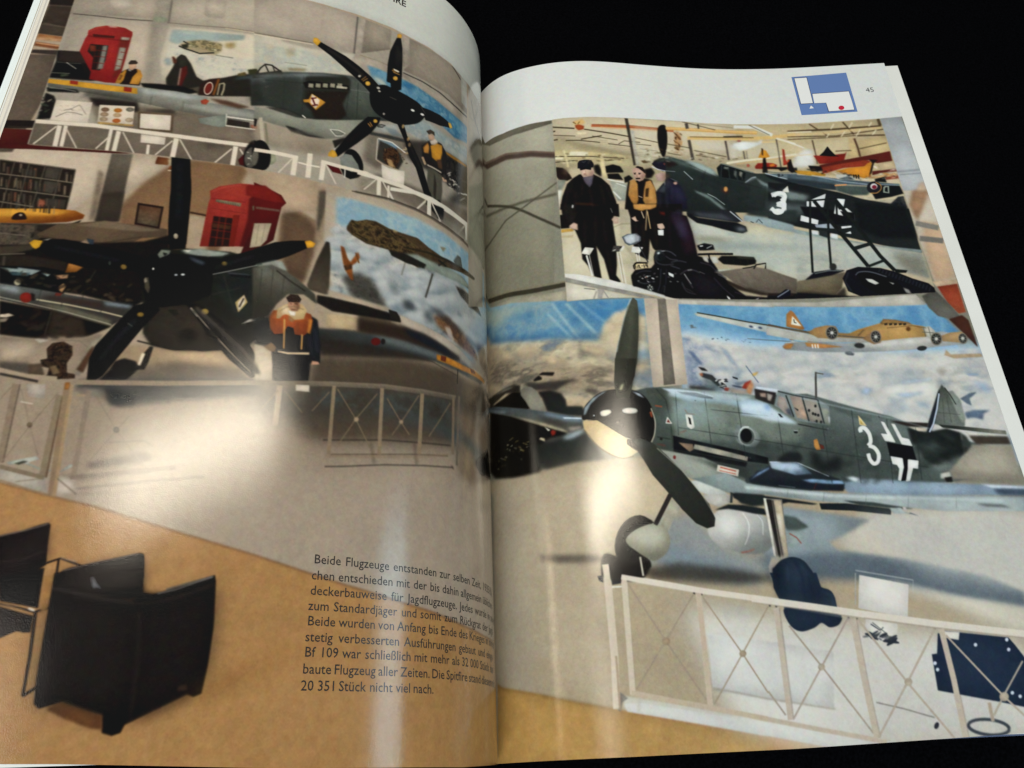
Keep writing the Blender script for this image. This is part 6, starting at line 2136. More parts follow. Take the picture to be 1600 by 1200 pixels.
# ---- motorcycle
P('100e10', '1310,580 1400,555 1560,580 1640,660 1640,1190 1360,1110 1030,1010 1010,900 1060,820 1250,800 1300,740 1290,650', b=.8)
P('0f0e10', '1010,880 1060,820 1200,790 1300,800 1280,900 1200,1000 1040,1020', b=.8)
P('99a89c', '1310,600 1350,570 1400,565 1380,610 1330,640', b=1.2, a=.8)
P('c9ccc8', '1490,630 1540,640 1560,670 1520,660', b=.9)
L('b8bab8', 8, '1380,580 1470,575', b=.7)
P('d8c08e', '1045,740 1080,725 1200,730 1230,755 1240,790 1140,790 1060,810 1045,780', b=.5)
P('1a1612', '1030,760 1050,730 1075,715 1205,718 1220,735 1080,735 1050,760 1060,815 1040,800', b=.5)
L('1a1612', 9, '1060,755 1070,800 1080,770 1090,800 1095,750', b=.4)
L('1a1612', 9, '1108,750 1115,790 1130,785', b=.4)
L('1a1612', 7, '1135,765 1155,762', b=.4)
L('1a1612', 9, '1165,745 1175,785', b=.4)
L('1a1612', 9, '1190,740 1190,765 1215,762', b=.4)
L('1a1612', 9, '1205,740 1215,785', b=.4)
for x, y, w_, h_, r in ((1200, 900, 50, 20, -20), (1280, 920, 40, 16, 20), (1150, 920, 26, 12, 10), (1220, 960, 30, 10, 30), (1500, 850, 34, 18, 20), (1345, 800, 12, 16, 0)):
    E('b4b2ac', x, y, w_ * .6, h_ * .6, r, b=.6)
P('b8b4a8', '1210,1020 1240,990 1290,1040 1270,1080 1215,1060', b=.8)
for s in ('1215,1000 1280,1075', '1260,1000 1225,1070', '1210,1040 1290,1040'):
    L('1a181a', 8, s, b=.4)
P('8c3a30', '1185,900 1210,900 1200,915', b=.7)
P('d8d6d0', '1470,840 1540,855 1540,900 1490,880', b=.6, a=.8)
L('3a3a42', 7, '1380,1100 1400,1030 1450,980 1540,980', b=.7)
tile(1040, 330, 8)
P('c6bc9e', '270,80 400,150 560,180 760,260 1000,280 1030,220 980,140 1600,260 1640,900 1260,700 1130,580 860,560 600,480 380,420', b=1.2)
N(['c9c0a4', 'b6b8ac', 'a4aea8', 'c4c4b8'], '270,90 600,190 1000,280 1640,280 1640,860 1260,690 900,560 600,470 370,400', scale=36, seed=9, b=3, stretch=2, a=.7)
P('8d8468', '360,310 560,320 780,350 900,370 700,380 380,370', b=4, a=.7)
P('86908c', '560,410 900,400 1300,420 1640,440 1640,470 1000,470 620,470', b=5, a=.7)
# wing of the 109 in inset
P('2d2f33', '250,-10 840,-10 960,120 900,140 700,110 400,70 300,50', b=1)
P('5c6068', '350,10 700,30 870,120 600,100 400,60', b=2, a=.8)
L('b4bab8', 14, '800,0 960,130', b=.7)
P('17181c', '260,10 400,80 620,110 880,140 1000,190 1020,250 960,275 860,260 700,220 580,185 390,145 270,60', b=.8)
P('7d858a', '860,200 960,180 1020,230 1000,265 900,260', b=2.5, a=.8)
P('9aa8a6', '980,50 1200,60 1600,170 1600,260 1300,200 1140,150 970,120', b=1.5)
P('39423f', '1060,-10 1640,-10 1640,150 1300,80 1000,40', b=2)
L('2f3836', 7, '1130,140 1160,100 1210,150', b=.6)
L('2f3836', 7, '1060,130 1100,145', b=.6)
E('e8e6de', 1405, 5, 70, 38, 0, b=.6)
# motorcycle rear etc
P('120e12', '-10,0 260,60 330,260 390,520 400,560 560,600 700,800 860,960 1000,1060 1300,1080 1600,1040 1620,1140 800,1130 150,1105 -10,1060', b=.8)
P('3c1f2c', '40,60 240,60 320,280 370,480 250,560 200,300', b=4, a=.7)
P('4a4260', '150,160 240,90 280,300 240,370 180,260', b=4, a=.8)
P('151418', '390,430 480,400 590,420 610,480 500,490 420,490', b=.8)
P('d8d6ce', '420,430 470,425 465,440 430,445', b=.6)
L('cfcdc6', 10, '510,465 580,430', b=.6)
L('141216', 24, '400,540 560,535 840,535', b=.6)
L('141216', 16, '535,540 560,640 600,700', b=.6)
P('13110f', '650,600 700,560 860,560 1100,575 1130,620 1120,660 1000,680 850,670 720,660', b=.8)
P('5d604c', '890,565 1110,580 1110,600 900,590', b=1.2, a=.7)
P('c8d0c0', '620,740 720,730 880,730 860,770 700,770', b=1.2)
P('c0b8a8', '450,570 520,565 540,650 480,620', b=1)
P('c4beb0', '560,570 640,570 660,650 590,650', b=1)
P('8b7d6c', '600,760 900,720 1100,690 1260,720 1640,850 1640,1030 1300,1030 1050,980 850,890 760,820', b=.9, g=('77695a', 1000, 720, 1100, 1010), nz=5)
P('3c2f26', '760,860 1000,960 1300,1030 1600,1030 1600,1060 1200,1050 900,980 780,910', b=1.5)
L('2a2622', 16, '1100,720 1130,670 1250,650 1245,720', b=.6, s=0)
L('2a2622', 12, '960,715 1060,700 1130,680', b=.6)
L('6d6a66', 9, '650,790 760,840', b=.6)
L('b9b4ac', 12, '270,740 330,730', b=.7)
L('d0ccc4', 9, '230,780 270,840 320,910', b=.7)
L('a9a49c', 6, '420,755 490,785', b=.6)
L('8a8680', 6, '200,880 240,960 340,1010', b=.8, a=.7)
P('d8d6d0', '30,760 100,790 100,830 40,800', b=.7)
P('e0dcd2', '760,1050 800,1080 825,1125 800,1120 770,1080', b=.6)
P('c8c4ba', '1120,1100 1170,1080 1160,1095 1125,1110', b=.6)
P('d0ccc4', '1310,1110 1330,1100 1335,1130 1310,1130', b=.6)
P('14141e', '1370,1070 1500,975 1560,990 1560,1050 1420,1120', b=.6)
L('a8aab8', 12, '1395,1075 1540,985', b=.6)
inset(False)
# pale strip right of the rotor, under inset
P('d2c6b4', '-10,1065 150,1105 155,1200 -10,1190', b=.6)
# white margin on top, faint show-through
tile(0, 0, 1)
P(W('d8dcd9'), '740,228 758,224 770,215.5 800,202.5 820,195.5 850,188.5 880,184.5 920,182.5 960,183.5 1000,185.5 1050,188.5 1100,192.3 1150,194.2 1200,194.2 1250,193.2 1300,190.2 1373,185.3 1411,181.8 1380,60 740,60', b=.35)
for k in range(16):
    L('d9dcda', 1.6, [[1140 + k * 6, 152 - k * .25], [1144 + k * 6, 151.8 - k * .25]], b=.8, a=.5)

# ================================================================== finer detail over both pages
page('L')
# armchairs: rounded arms, seat hollow, seams, leather sheen
tile(0, 900, 4)
P('3a3331', '350,10 560,-30 880,-30 890,95 760,120 560,100 380,60', b=9, a=.8)
P('030303', '640,110 800,80 890,60 892,108 960,118 1010,108 980,190 840,215 700,190', b=5, a=.95)
P('3a3431', '330,90 520,130 700,180 860,210 860,520 800,860 640,860 540,840 385,785 240,820 280,420', b=20, a=.55)
P('2a2524', '900,210 1150,130 1335,60 1325,260 1290,560 1180,730 900,860 850,860', b=16, a=.7)
L('756c68', 10, '330,75 520,115 700,150 850,172', b=2.4, a=.9)
L('6a625e', 8, '860,175 990,160 1180,110 1340,50', b=2.4, a=.8)
L('9a9a98', 9, '985,112 1100,85 1230,40 1338,4', b=1.3, a=.85)
L('4c4542', 8, '875,200 865,500 815,900', b=3, a=.9)
L('45403c', 9, '235,800 385,782 540,838 640,862', b=2.2, a=.6)
L('3a3330', 9, '790,915 960,835 1180,730', b=2.2, a=.6)
P('5c5a56', '230,660 260,500 300,480 280,640 240,800', b=9, a=.5)  # hazy glare on the page, painted into the chair's lower left side
P('8f949c', '568,8 590,2 608,45 642,85 612,72 585,78', b=.8, a=.75)
L('6a4a38', 6, '760,132 812,156 852,132', b=1, a=.8)
P('4a3b30', '1120,690 1165,682 1170,706 1112,716', b=1.5, a=.6)
tile(0, 600, 4)
P('2c2423', '-5,990 150,950 290,910 285,1080 190,1150 -5,1200', b=9, a=.8)
L('8d7d76', 9, '0,952 160,915 300,876', b=1.4, a=.7)
L('463c39', 8, '-5,1115 150,1095 280,1045', b=2, a=.9)
L('857a76', 10, '400,1166 640,1110 860,1066', b=1.4, a=.75)
P('2a2322', '420,1180 640,1130 880,1085 890,1200 420,1200', b=9, a=.7)
# carpet shadow by the chair and lighter weave
tile(0, 0, 1)
P(W('8e6438'), '300,1080 360,1040 470,1000 520,1010 420,1060 320,1100', b=14, a=.5)
P(W('b08558'), '420,960 640,1030 700,1150 420,1180', b=40, a=.35)
# sheen along the black propeller blades
tile(0, 300, 4)
for s, w in (('1120,-200 1125,0 1115,180', 26), ('330,340 520,380 760,430', 18), ('1330,480 1480,430 1600,395', 18), ('620,1060 720,930 860,790', 24), ('1230,740 1380,870 1520,990', 20)):
    L('3c3f46', w, s, b=4, a=.8)
tile(400, 0, 4)
for s, w in (('440,300 560,380 680,480', 16), ('890,280 880,420', 22), ('560,900 660,820', 16), ('950,880 1040,1080', 12)):
    L('454240', w, s, b=3, a=.8)
# phone boxes: glazing bars and panes
tile(200, 230, 8)
for s in ('1150,870 1095,1230', '1230,880 1180,1230'):
    L(W('6e2018'), 12, s, b=.8, a=.8)
for s in ('1070,930 1300,965', '1050,1030 1290,1062', '1035,1120 1280,1150'):
    L(W('6e2018'), 10, s, b=.8, a=.7)
L(W('c05a48'), 10, '1050,560 1180,505 1420,470', b=1.5, a=.6)
L(W('641a16'), 9, '1045,640 1250,660 1480,690', b=1, a=.7)
L(W('641a16'), 8, '1030,760 1250,795 1480,830', b=1, a=.7)
L(W('701f1a'), 10, '1500,640 1420,900 1360,1240', b=1.4, a=.7)
for k in range(9):
    L('4b4436', 8, [[1130 + k * 30, 672 + k * 5], [1145 + k * 30, 700 + k * 5]], b=.5, a=.6)
tile(400, 300, 4)
for s in ('20,200 0,330', '60,200 35,320'):
    L('8d8471', 5, s, b=.8, a=.6)
tile(40, 0, 8)
for s in ('870,570 860,860', '930,580 900,870'):
    L('7a2018', 9, s, b=.7, a=.8)
for s in ('820,620 1030,640', '850,700 1000,715', '850,780 980,795', '1190,650 1250,660', '1160,740 1220,750', '1130,820 1190,830'):
    L('8a2a20', 8, s, b=.7, a=.75)
L('d86a52', 10, '800,390 900,350 1010,332', b=1.2, a=.6)
L('6a1614', 9, '780,445 900,470 1150,500 1300,520', b=1, a=.7)
# pilot figure: face, folds, straps
tile(400, 300, 4)
P('8d6048', '250,690 275,700 270,735 250,748', b=1.5, a=.7)
L('5a4034', 3.5, '214,699 228,700', b=.5, a=.8)
L('5a4034', 3.5, '247,701 260,702', b=.5, a=.8)
L('7a4436', 4, '222,733 246,735', b=.5)
L('9a6a50', 4, '238,702 243,720', b=.6, a=.8)
for s in ('110,790 120,870', '150,800 145,880', '260,810 262,890', '310,790 305,880', '330,800 322,860'):
    L('8a3a1c', 8, s, b=1.8, a=.55)
for s in ('100,780 150,760', '250,800 320,790'):
    L('e89a58', 8, s, b=1.8, a=.5)
for s in ('140,920 150,1000', '330,900 350,1020', '230,1020 230,1180', '150,1030 140,1180', '370,850 385,1000'):
    L('4a5060', 10, s, b=1.8, a=.75)
L('8f7a5a', 6, '150,745 190,720 240,715 300,735', b=1, a=.6)
P('b09468', '205,770 240,800 230,815 205,800', b=1, a=.8)
P('5d4a30', '572,215 600,175 640,190 690,175 750,185 830,230 900,255 1010,290 1080,350 1170,415 1280,475 1350,530 1360,550 1280,500 1190,470 1150,460 1010,470 930,420 850,385 830,360 760,340 690,320 600,265 570,235', b=.9, a=.9, nz=22, ns=7)
N(['4a3b26', '7d6840', '5d4a30', '2f2619'], '590,190 690,178 830,235 960,300 1050,370 900,390 830,355 700,315 600,260', scale=7, seed=5, b=1.2, gain=2.2)
P('93a39b', '920,385 1010,392 1200,480 1290,535 1345,615 1260,562 1130,502 1020,465', b=1.2)
P('26251f', '835,362 930,385 1065,455 1050,476 940,442 848,396', b=1)
L('2c281c', 10, '920,345 1080,380 1200,430 1300,490 1365,545', b=.8)
for x, y in ((640, 215), (690, 230), (760, 250), (830, 275)):
    E('2a241a', x, y, 16, 12, 20, b=1, a=.7)
for s in ('600,180 640,215', '620,260 700,300', '740,190 820,240 880,300'):
    L('2f281c', 7, s, b=.9, a=.8)
E('b9a878', 870, 245, 16, 8, 20, b=1, a=.7)
L('20201c', 9, '1140,425 1190,465', b=.6)
L('20201c', 9, '1140,460 1190,432', b=.6)
P('8c4f26', '535,345 552,350 575,420 595,445 575,480 552,450', b=1.2, a=.7)
# aircraft of the large photo: rivets, panel lines, gleams
tile(0, 300, 4)
for s in ('1330,640 1500,600', '1400,520 1470,760', '1000,880 1180,930', '1080,900 1120,975', '1200,930 1290,975'):
    L('4c4c42', 5, s, b=.9, a=.7)
E('15130f', 1180, 900, 60, 46, 8, b=3, a=.8)
E('15130f', 1330, 890, 50, 42, 8, b=3, a=.7)
P('596068', '1420,500 1560,515 1575,530 1440,520', b=1, a=.8)
P('15171a', '1430,512 1570,522 1570,540 1450,530', b=.8)
D(['3a3a34', '2c2c27', '44443c'], '960,720 1180,720 1380,860 1380,960 1100,970 930,920', 40, 16, 44, b=2.5, a=.5)
for s in ('520,640 520,700', '640,660 630,770', '260,610 240,690', '400,640 385,720'):
    L('3c3a36', 5, s, b=.8, a=.6)
D(['2a2420', '4d443a', '151210', '6a5c4a'], '20,480 420,520 600,560 840,560 820,690 600,650 300,600 20,560', 60, 14, 45, b=1, a=.7)
D(['2a2320', '1a1614', '3c342c'], '0,700 330,750 640,850 540,900 300,910 0,880', 40, 16, 46, b=1.5, a=.7)
# books on the shelf
tile(0, 220, 8)
for k in range(70):
    rr = random.Random(k)
    row = rr.randrange(4)
    x = rr.uniform(10, 900 - row * 60)
    y = [360, 520, 690, 800][row] + x * .13 - (row == 3) * 20
    P(rr.choice(['6a5a4a', '8c7c68', '40342c', '7a4a3a', '5a5c58', 'a08c70', '2e2a28']), [[x, y - 50], [x + 14, y - 48], [x + 6, y + 50], [x - 8, y + 48]], b=.6, a=.75)
for s in ('0,410 520,470 910,525', '0,590 470,650 870,700', '0,760 420,825'):
    L('8a8070', 12, s, b=.5, a=.9)
# inset left: stencils, cowling seams, wall seams, wing lines
tile(400, 0, 4)
for s in ('300,470 290,690', '590,510 560,740', '180,470 170,680', '430,470 425,500', '640,520 630,740', '60,500 300,520', '330,560 590,575'):
    L('2c312d', 4, s, b=.6, a=.6)
D(['8f968e', '262a26'], '30,480 720,560 720,720 200,690 40,640', 60, 2.6, 47, b=.5, a=.6, asp=1.3)
P('8d9aa0', '-20,478 90,462 320,460 420,462 560,482 420,478 100,485', b=1.5, a=.7)
P('3a3f38', '60,470 170,462 280,480 260,600 190,660 100,640 60,560', b=8, a=.55)
tile(0, 0, 4)
for s in ('480,550 470,580', '700,570 690,610', '950,600 940,660', '1150,630 1140,690'):
    L('5a5a52', 5, s, b=.8, a=.6)
for k in range(12):
    L('a39b90', 4, [[370 + (k % 4) * 40, 660 + (k // 4) * 26], [395 + (k % 4) * 40, 664 + (k // 4) * 26]], b=.6, a=.5)

tile(400, 300, 4)
P('8a8c80', '0,500 80,470 150,520 240,590 180,610 60,560', b=8, a=.4)
P('33342c', '-20,640 100,700 80,790 -20,820', b=8, a=.6)
for s in ('40,480 10,760', '110,480 90,680', '180,520 165,640'):
    L('3c3e36', 4, s, b=.7, a=.6)
page('R')
# ---- mural clouds, right
tile(0, 0, 1)
P(W('c8b898'), '940,530 950,505 965,490 985,484 1000,492 1010,530 990,545', b=4, a=.8)
for x, y, q in ((950, 512, 9), (965, 496, 10), (982, 490, 9), (996, 500, 9), (958, 528, 10), (978, 520, 11), (1000, 540, 10)):
    E(W('d6c8aa'), x, y, q, q * .8, b=2, a=.6)
# re-draw what stands before the clouds: propeller, pillar, antenna, fin
P('c0ad97', '1008,467 1058,468 1074,600 1022,605', b=.6)
P('857a6b', '1027,467 1040,467 1055,600 1037,602', b=.7)
tile(800, 300, 4)
P('4d4d3e', '755,660 780,680 790,760 790,900 780,1060 760,1150 735,1290 650,1290 640,1170 645,1050 665,940 690,830 720,720', b=.7, g=('656654', 660, 900, 780, 900))
P('35352b', '770,700 790,760 790,900 780,1060 760,1150 740,1270 730,1200 760,1000 770,850', b=3, a=.8)
L('a9b0a8', 7, '740,670 700,790 670,920 655,1000', b=.8, a=.8)
tile(880, 560, 8)
P('4a483a', '650,0 910,0 890,220 840,330 800,400 740,430 680,425 640,290', b=.7, g=('35332a', 680, 100, 880, 150))
P('b9b088', '690,400 720,330 760,300 740,400', b=1.5)
tile(1200, 300, 4)
L('5d5a54', 9, '297,1125 299,1290', b=.6)
L('6d6a62', 6, '297,1130 345,1138', b=.5)
# ---- bomber, drawn whole
P(W('b9bab4'), '90,968 150,940 260,935 480,945 700,932 900,908 1000,890 1060,905 1090,935 1000,965 880,985 700,996 520,1002 300,1000 110,986', b=1, g=(W('8f979a'), 600, 930, 590, 1000))
P(W('cfd0ca'), '520,945 760,930 1000,905 1060,930 900,955 640,970', b=2, a=.8)
P(W('a5834e'), '240,868 400,878 520,885 600,858 700,825 800,818 900,828 985,845 1010,875 985,905 860,912 700,930 560,938 480,925 260,892', b=1, g=(W('b8935a'), 600, 840, 800, 920))
P(W('8a6a40'), '700,825 720,797 790,800 880,815 900,828 800,820', b=.9)
for x in (725, 755, 785, 815, 842):
    P('3c342a', [[x, 822], [x + 18, 819], [x + 20, 830], [x + 2, 834]], b=.5)
P(W('b4b6ae'), '-10,845 120,868 250,888 380,905 620,918 620,940 400,940 200,925 -10,892', b=1.2)
L(W('5d5344'), 9, '-10,832 120,856 250,880 380,893 520,905 620,912', b=.6)
P(W('9c7c50'), '255,880 300,852 370,836 420,842 440,885 405,918 310,912', b=.9)
P(W('967650'), '590,918 640,878 695,868 705,940 660,952', b=.9)
P(W('a98d62'), '1085,900 1140,880 1210,874 1240,905 1228,942 1090,932', b=.9)
P(W('bdbab0'), '960,848 1005,840 1040,868 1045,905 1000,912', b=.8)
for s in ('970,850 985,905', '1000,845 1015,900', '960,875 1035,880'):
    L('6d6a60', 4, s, b=.5)
for x, y, rx, ry in ((398, 880, 40, 44), (672, 905, 34, 42), (1050, 918, 36, 40), (1215, 915, 28, 34)):
    E(W('8b8474'), x, y, rx, ry, -15, b=.6)
    E('3a3a36', x, y, rx * .8, ry * .82, -15, b=.6)
    for a in range(9):
        t = math.radians(a * 40 + 20)
        L('8d8a7e', 5, [[x, y], [x + rx * .72 * math.cos(t), y + ry * .74 * math.sin(t)]], b=.5)
    E('c4c0b2', x, y, 10, b=.5)
E('3c3e3e', 570, 960, 32, 16, 5, b=.8)
E('3c3e3e', 960, 976, 28, 14, -5, b=.8)
E('70787c', 505, 1008, 26, 12, 5, b=1, a=.8)
P(W('b07c46'), '230,940 330,948 470,968 330,976 240,965', b=.9)
P(W('a9763e'), '95,965 130,945 160,950 140,980 100,980', b=.9)
for x in (275, 292, 309):
    L('e8e4da', 7, [[x, 952], [x + 4, 976]], b=.5)
L('4a4236', 5, '600,858 560,900', b=.7, a=.7)
L('6a4a24', 4, '740,850 900,835 985,850', b=.7, a=.6)
E('7a4a22', 875, 856, 14, b=.8)
tile(1060, 470, 8)
P(W('a4703c'), '1350,172 1400,122 1440,152 1572,350 1540,362 1350,322', b=.8)
P('e8e0cc', '1420,190 1540,320 1405,295', b=.7)
L('37342e', 12, '1440,230 1448,272 1475,278', b=.5)
# ---- the big fighter: depth, panel lines, mottling, shine
tile(0, 0, 1)
P('4a534d', '1280,660 1400,690 1470,705 1440,745 1300,740 1260,710', b=9, a=.4)
D(['3c4540', '4a544e', '66706a', '55605a'], '1060,640 1180,650 1300,660 1440,690 1460,740 1300,750 1150,730 1060,700', 90, 6.5, 61, b=3.0, a=.35, asp=1.8)
D(['2c3430', '38423c'], '1200,690 1340,705 1460,725 1440,750 1300,755 1200,745', 40, 5, 62, b=2.4, a=.45, asp=1.8)
for s in ('1055,612 1060,680', '1100,612 1112,700', '1150,615 1165,715', '1215,650 1225,720', '1285,665 1300,755', '1330,640 1345,755', '1385,655 1395,755', '1430,668 1440,750', '1060,668 1200,690 1330,712 1450,730', '1110,640 1200,650'):
    L('2e3532', 1.1, s, b=.5, a=.55)
D(['2a302d', '9aa49e'], '1060,620 1300,660 1460,700 1460,740 1200,740 1060,690', 110, .8, 63, b=.4, a=.6, asp=1.2)
P('c2ced2', '1045,608 1120,612 1180,620 1160,625 1090,622 1045,618', b=2, a=.7)
P('d5dfe4', '1160,640 1215,650 1245,662 1200,658', b=2.5, a=.7)
P('93a29c', '1040,640 1100,632 1130,650 1090,668 1045,664', b=6, a=.6)
L('aab6b8', 2, '1250,622 1330,640 1400,655 1460,672', b=1.2, a=.5)
# markings again, crisp on top
tile(1200, 600, 4)
L('e6e2d8', 22, '580,300 575,280 600,275 630,310 640,360 625,385', b=.45, s=1)
L('e6e2d8', 22, '630,385 665,400 690,440 685,485 660,498 635,470 625,435', b=.45, s=1)
P('e6e2d8', '705,235 725,240 795,365 730,355 705,310 745,315', b=.45)
P('e6e2d8', '770,248 790,252 835,335 880,345 900,388 835,378', b=.45)
P('121418', '742,365 900,390 925,475 760,448', b=.5)
P('121418', '838,455 875,462 870,600 830,605 842,520', b=.5)
P('e6e2d8', '765,452 840,465 848,520 830,605 812,600 820,530 805,505 778,500', b=.45)
P('e6e2d8', '872,472 938,480 935,530 905,525 885,605 860,608 872,530', b=.45)
P('e0c890', '562,195 615,262 572,255', b=.5)
P('b59a50', '572,220 598,255 576,250', b=.5)
tile(1160, 590, 8)
P('c98a48', '890,780 930,765 975,900 925,905 895,860', b=.7)
P('7f3a28', '960,830 1010,850 1020,890 980,890', b=.8)
P('23262a', '440,1030 560,940 700,940 740,1000 720,1050 480,1050', b=2, a=.8)
P('1c1f20', '860,920 960,980 1000,1080 1180,990 1250,1030 1200,1150 1000,1180 880,1100', b=4, a=.75)
tile(800, 600, 4)
E('b4b9ae', 1465, 325, 52, 57, -10, b=.6)
E('6d736c', 1468, 328, 46, 51, -10, b=.6)
E('131516', 1463, 322, 36, 44, -10, b=.6)
L('d8dcd4', 6, '1425,290 1445,270 1480,268', b=.6, s=1)
P('3c433e', '1500,380 1560,350 1600,360 1600,420 1520,410', b=5, a=.6)
P('e8e2d4', '1083,190 1125,195 1140,270 1120,282 1095,265', b=.5)
P('1f1f1f', '1100,205 1115,215 1122,255 1108,250', b=.5)
P('e4ddd0', '970,205 1000,248 960,245', b=.5)
P('8a3a30', '974,218 990,242 966,240', b=.5)
# tail: darker mottled end
tile(1350, 560, 6.384)
D(['1c2120', '2a302e', '4d564f'], '480,760 700,740 950,760 1000,940 800,1050 600,1020 560,900', 60, 30, 64, b=2.5, a=.5)
L('c9d4e0', 9, '745,350 725,500 690,650 650,735', b=.7)
for s in ('820,380 870,640', '780,400 800,650', '740,540 960,560'):
    L('444a42', 5, s, b=.7, a=.6)
# wing reflections and floor under it
tile(1100, 720, 5.3333)
for s in ('700,240 690,310', '1000,262 990,340', '1350,285 1345,370', '1700,300 1700,390', '2100,305 2100,400'):
    L('6a746f', 5, s, b=.7, a=.6)
L('e4e8e6', 10, '340,215 600,240 1100,290 1700,310 2500,330', b=2, a=.6)
P('1c232c', '400,175 560,150 820,165 930,190 1150,215 1150,248 900,238 600,212', b=3, a=.75)
P('c6d4de', '560,25 760,25 830,75 700,80 570,60', b=3, a=.7)
P('e4dfd5', '120,470 210,440 290,500 285,590 200,615 120,560', b=6, a=.6)
P('7d7d78', '300,640 480,600 590,660 540,740 440,770 300,760', b=8, a=.5)
P('b9ab92', '560,800 700,785 690,860 600,900 560,880', b=1.5, a=.7)
P('22303f', '575,930 600,870 660,820 740,803 815,825 870,880 920,970 965,1050 1040,1075 1085,1130 1105,1230 1095,1310 760,1310 690,1230 620,1140 580,1040', b=.9, s=1, g=('35465a', 620, 860, 980, 1240))
# covered wheel: rounded tyre form, fold lines and grey sheen
P('46566a', '660,860 740,830 820,870 860,960 820,1040 720,1000 660,940', b=9, a=.6)
P('0e1420', '575,930 600,880 640,850 630,1000 660,1120 700,1190 620,1120', b=6, a=.7)
P('121a28', '880,1000 960,1060 1000,1100 1000,1250 900,1280 820,1200', b=10, a=.5)
for s in ('650,900 640,1100 700,1200', '760,830 820,980 840,1200', '860,920 900,1100', '960,1060 940,1180 960,1280'):
    L('1c2a44', 12, s, b=2, a=.7)
for s in ('690,880 700,1000', '800,860 870,960', '980,1090 1060,1120 1080,1200'):
    L('53708e', 9, s, b=2, a=.5)
# pale floor and railing, lower right: brighter, with reflections
tile(0, 0, 1)
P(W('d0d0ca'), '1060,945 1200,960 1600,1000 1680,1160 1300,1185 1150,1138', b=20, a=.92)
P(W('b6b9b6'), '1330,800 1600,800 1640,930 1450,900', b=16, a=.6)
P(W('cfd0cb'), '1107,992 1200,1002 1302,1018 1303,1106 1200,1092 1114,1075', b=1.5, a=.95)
L(W('8f877a'), 2.4, '1114,1075 1200,1092 1305,1108', b=1, a=.8)
tile(1200, 900, 4)
L(W('d6d0c2'), 40, '-100,140 300,195 600,240 1050,300 1620,365', b=.5)
L(W('a39888'), 8, '-100,162 300,218 600,262 1050,324 1620,388', b=.6, a=.8)
L(W('bcb09e'), 30, '-100,876 300,955 600,1010 740,1040', b=.6)
for s, w in (('50,200 140,900', 34), ('530,270 600,640 680,1010', 36), ('1080,330 1160,650 1240,1040', 36)):
    L(W('beb3a2'), w, s, b=.5)
    L(W('91867a'), 8, [[float(a) + 20, float(b)] for a, b in (q.split(',') for q in s.split())], b=.6, a=.7)
for s in ('500,260 335,565 160,890', '130,310 335,565 660,985', '560,270 870,665 1170,1020', '1040,330 870,665 690,1010', '1110,370 1470,750 1620,890', '1590,530 1470,750 1410,870', '0,720 110,870'):
    L(W('a3978a'), 11, s, b=.45)
for x, y, r_ in ((333, 568, 22), (876, 662, 24), (1474, 755, 30)):
    E(W('b3a896'), x, y, r_, b=.5)
P(W('dcd9d2'), '570,-5 875,55 870,260 565,200', b=.7)
P('2c3a4e', '100,205 200,215 440,258 462,262 440,305 385,320 335,292 290,322 220,346 165,332 120,280', b=.9, s=1)
L(W('d6d0c2'), 40, '-100,140 300,195 600,240 1050,300 1620,365', b=.5)
tile(800, 900, 4)
L(W('cbbfab'), 44, '590,-60 640,500 655,830', b=.5)
L(W('9a8870'), 14, '612,60 655,560 675,840', b=.6, a=.8)
L(W('cbbfab'), 34, '700,10 755,740', b=.5)
L(W('d8cfbf'), 34, '680,5 1000,60 1200,95 1600,150', b=.5)
L(W('bfb09a'), 32, '745,730 1000,780 1250,825 1600,895', b=.6)
L(W('c2b29e'), 34, '1165,110 1240,810', b=.5)
for s in ('725,50 960,405 1215,775', '1135,110 960,405 780,705', '1190,130 1440,485 1600,730', '1600,190 1440,485 1265,800'):
    L(W('9f907c'), 9, s, b=.45)
E(W('a8957a'), 962, 408, 24, b=.5)
E(W('a3937c'), 1442, 485, 22, b=.5)
# left wheel of the fighter: round dark tyre behind a pale cover
tile(800, 600, 4)
E('2b2723', 770, 985, 122, 168, 18, b=.9)
E('45403a', 765, 985, 96, 140, 18, b=4, a=.6)
P('221d1a', '575,1070 660,1085 760,1130 860,1110 845,1180 790,1225 640,1225 565,1200', b=1.5, s=1)
P(W('aeac98'), '710,970 750,925 810,892 880,872 930,885 972,920 988,985 975,1035 945,1075 885,1105 830,1080 770,1040 725,1005', b=.8, s=1, g=(W('8d8b78'), 780, 920, 930, 1090))
L('c9bfa8', 12, '800,1080 820,1200', b=.7)
L('3a3330', 26, '990,690 895,880', b=.7)
P(W('a8a592'), '1000,725 1045,770 1005,850 975,915 925,885 955,815', b=1.2)
P('cac6b2', '730,960 800,905 890,885 950,930 940,1000 860,1010', b=6, a=.6)
P('7d7b6a', '800,1060 880,1105 950,1070 985,990 930,1060', b=3, a=.6)
L('5d5648', 7, '700,1000 690,950 740,880 800,850', b=2, a=.6)
